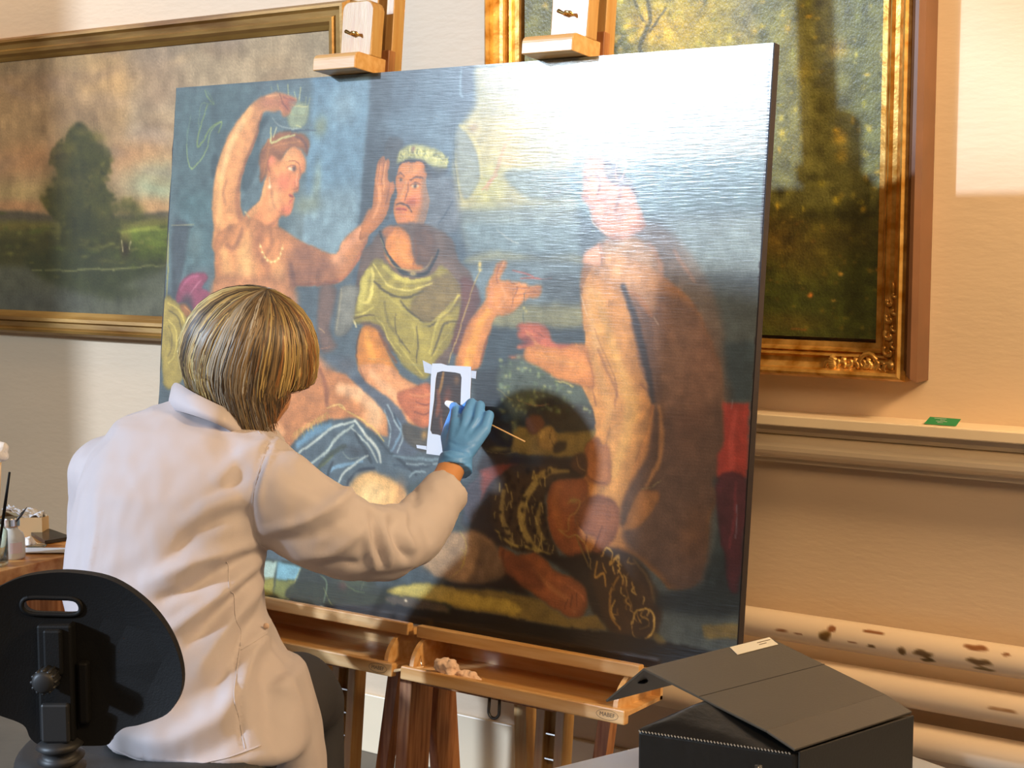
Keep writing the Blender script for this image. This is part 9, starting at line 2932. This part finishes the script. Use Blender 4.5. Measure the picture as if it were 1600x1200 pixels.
# ---------------------------------------------------------------- white table and lidded case in the right foreground
WZ = .740
a = Vector((-1.0362, 1.6003, 0.74)); b = Vector((-0.9878, 1.7287, 0.74)); ed = (b-a).normalized(); pn = Vector((ed.y, -ed.x, 0))
a0, b0 = a-ed*.75, b+ed*.28
wt = empty('white_table', (a0.x, a0.y, FL), 'pale grey laminate table in the right foreground under the dark case', 'table'); org = (a0.x, a0.y, FL)
mb = MB(org); v = [a0, b0, b0+pn*1.1, a0+pn*1.1]
mb.add([(p.x, p.y, WZ) for p in v]+[(p.x, p.y, WZ-.025) for p in v], [(0, 1, 2, 3), (7, 6, 5, 4), (0, 4, 5, 1), (1, 5, 6, 2), (2, 6, 7, 3), (3, 7, 4, 0)])
mb.build('table_top', M['table_white'], wt, bevel=.003)
for p in (a0+ed*.06+pn*.06, b0-ed*.06+pn*.06, b0-ed*.06+pn*1.04, a0+ed*.06+pn*1.04):
    MB(org).tube([(p.x, p.y, FL), (p.x, p.y, WZ-.025)], .018, 12).build('leg', M['steel'], wt, True)
# case body: corners at the top edge
ZT = .872
c0 = Vector((-0.8268, 1.4552, 0.872)); c1 = Vector((-0.6496, 1.4835, 0.872)); c2 = Vector((-0.5918, 1.6773, 0.872)); c3 = c0+(c2-c1)
org = (c1.x, c1.y, WZ)
kc_ = empty('lidded_case', org, 'black leatherette case with a raised bent grey lid on the white table', 'case')
def prism_z(pts, z0, z1, bev=.003):
    mb = MB(org); n = len(pts); mb.add([(p.x, p.y, z0) for p in pts]+[(p.x, p.y, z1) for p in pts], [tuple(range(n))[::-1], tuple(range(n, 2*n))]+[(i, (i+1) % n, n+(i+1) % n, n+i) for i in range(n)]); return mb
prism_z([c0, c1, c2, c3], WZ+.001, ZT-.004).build('case_body', M['leather'], kc_, bevel=.004)
e1 = (c2-c1).normalized(); e0 = (c1-c0).normalized(); up_ = UZ
nr = Vector((e1.y, -e1.x, 0))
# right side shell
prism_z([c1+nr*.0+e1*.004, c1+nr*.003+e1*.004, c2+nr*.003, c2], WZ+.001, ZT-.002).build('side_panel', M['lidside'], kc_, bevel=.001)
# padded black cover bulging between body and lid
P = np.zeros((22, 30, 3))
for i in range(22):
    for j in range(30):
        u, w = j/29, i/21
        hgt = .026*(1-u)*min(1, 7*u+.1)**.6*(math.sin(math.pi*w)**.5)+.0015*(1-u)*noise.noise(Vector((u*7, w*5, 1)))
        p = c0+(c1-c0)*u+(c3-c0)*w; P[i, j] = (p.x-org[0], p.y-org[1], ZT-.004+hgt-org[2])
finish('padded_cover', grid_mesh('pad', P), M['leather'], kc_, True)
# stitched seam: one row of stitches
fn = Vector((e0.y, -e0.x, 0)); n = 46
for i in range(n):
    p = c0+(c1-c0)*((i+.6)/n*.97)+fn*.0035*0+UZ*(ZT-.0045)
    p = Vector((p.x, p.y, ZT-.0035))
    MB(org).tube([p-e0*.0004+fn*.0005, p+e0*.0014+fn*.0008-UZ*.0018], .0008, 5).build('stitch', M['stitch'], kc_)
s0 = Vector((-0.6659, 1.4269, 0.8684))
MB(org).tube([s0, s0-UZ*.02], [.004, .005], 10).build('clasp', M['steel'], kc_, True)
# lid: main sheet rising to the left fold, flap falling beyond it
l1 = c1+UZ*(ZT+.001); l1 = Vector((c1.x, c1.y, ZT+.002))+fn*.003; l2 = Vector((c2.x, c2.y, ZT+.002))
F1 = Vector((-0.8861, 1.5723, 0.9017)); F2 = F1+(l2-l1)*1.10
G1 = Vector((-0.9514, 1.594, 0.8454)); G2 = G1+(l2-l1)*1.10
def sheet3(name, quad, th, m, bevel=.0008, nu=1):
    a, b, c, d = quad; nn = (b-a).cross(d-a).normalized()
    if nn.z < 0: nn = -nn
    mb = MB(org); mb.add([a, b, c, d, a-nn*th, b-nn*th, c-nn*th, d-nn*th], [(0, 1, 2, 3), (7, 6, 5, 4), (0, 4, 5, 1), (1, 5, 6, 2), (2, 6, 7, 3), (3, 7, 4, 0)])
    return mb.build(name, m, kc_, bevel=bevel)
r1 = l1.lerp(F1, .17); r2 = l2.lerp(F2, .17); r1 += UZ*.004; r2 += UZ*.004
sheet3('lid', (r1, r2, F2, F1), .003, M['lid']); sheet3('lid_hinge_strip', (l1, l2, r2, r1), .003, M['lid'])
sheet3('lid_flap', (F1, F2, G2, G1), .003, M['lid'])
nn = (r2-r1).cross(F1-r1).normalized(); nn = nn if nn.z > 0 else -nn
def onlid(u, w, h=0): return r1.lerp(F1, u).lerp(r2.lerp(F2, u), w)+nn*h
MB(org).tube([onlid(.52, .0, .0), onlid(.50, 1, .0)], .0006, 4).build('lid_crease', M['lidside'], kc_)
sq = [onlid(.985, .66, .0006), onlid(.985, .99, .0006), onlid(.87, .96, .0006), onlid(.87, .62, .0006)]
st = MB(org).add([p for p in sq]+[p+nn*.0005 for p in sq], [(3, 2, 1, 0), (4, 5, 6, 7), (0, 1, 5, 4), (1, 2, 6, 5), (2, 3, 7, 6), (3, 0, 4, 7)]).build('sticker', M['sticker'], kc_)
for (t0, t1, w_) in ((.62, .95, .3), (.62, .80, .55)):
    a = sq[0].lerp(sq[1], t0).lerp(sq[3].lerp(sq[2], t0), w_)+nn*.0007; b = sq[0].lerp(sq[1], t1).lerp(sq[3].lerp(sq[2], t1), w_)+nn*.0007
    MB(org).tube([a, b], .0005, 4).build('sticker_line', M['ink'], st)
st = r1.lerp(r2, .0)
# snap holes in flap
g = F1.lerp(G1, .45).lerp(F2.lerp(G2, .45), .12)
MB(org).ball(g-nn*.003, (.008, .008, .003), 12).build('snap', M['black'], kc_, True)

# green card on the dado shelf
q = [(-1.1232, 3.205, 1.0003), (-1.0535, 3.205, 1.0012), (-1.0551, 3.225, 1.0169), (-1.1166, 3.225, 1.0181)]
z_ = 1.0115
cx = (q[0][0]+q[1][0])/2
gc = empty('green_card', (cx, 3.215, z_), 'small green card with white lines of print on the dado shelf', 'card')
cw = (q[1][0]-q[0][0])/2
MB().add([(-cw, -.004, 0), (cw, -.004, 0), (cw+.004, .016, .013), (-cw+.006, .016, .0135), (-cw, -.0045, .0006), (cw, -.0045, .0006), (cw+.004, .0155, .0138), (-cw+.006, .0155, .0142)], [(3, 2, 1, 0), (4, 5, 6, 7), (0, 1, 5, 4), (1, 2, 6, 5), (2, 3, 7, 6), (3, 0, 4, 7)]).build('card', M['green'], gc)
for k, (a_, b_) in enumerate(((-.020, .006), (-.006, .004), (-.014, .010), (-.010, .002))):
    t = .80-.18*k
    MB().tube([(a_+.003, -.0045+.0195*t-.0004, .0009+.0134*t+.0006), (b_+.003, -.0045+.0195*t-.0004, .0009+.0134*t+.0006)], .0005, 4).build('print_line', M['white'], gc)
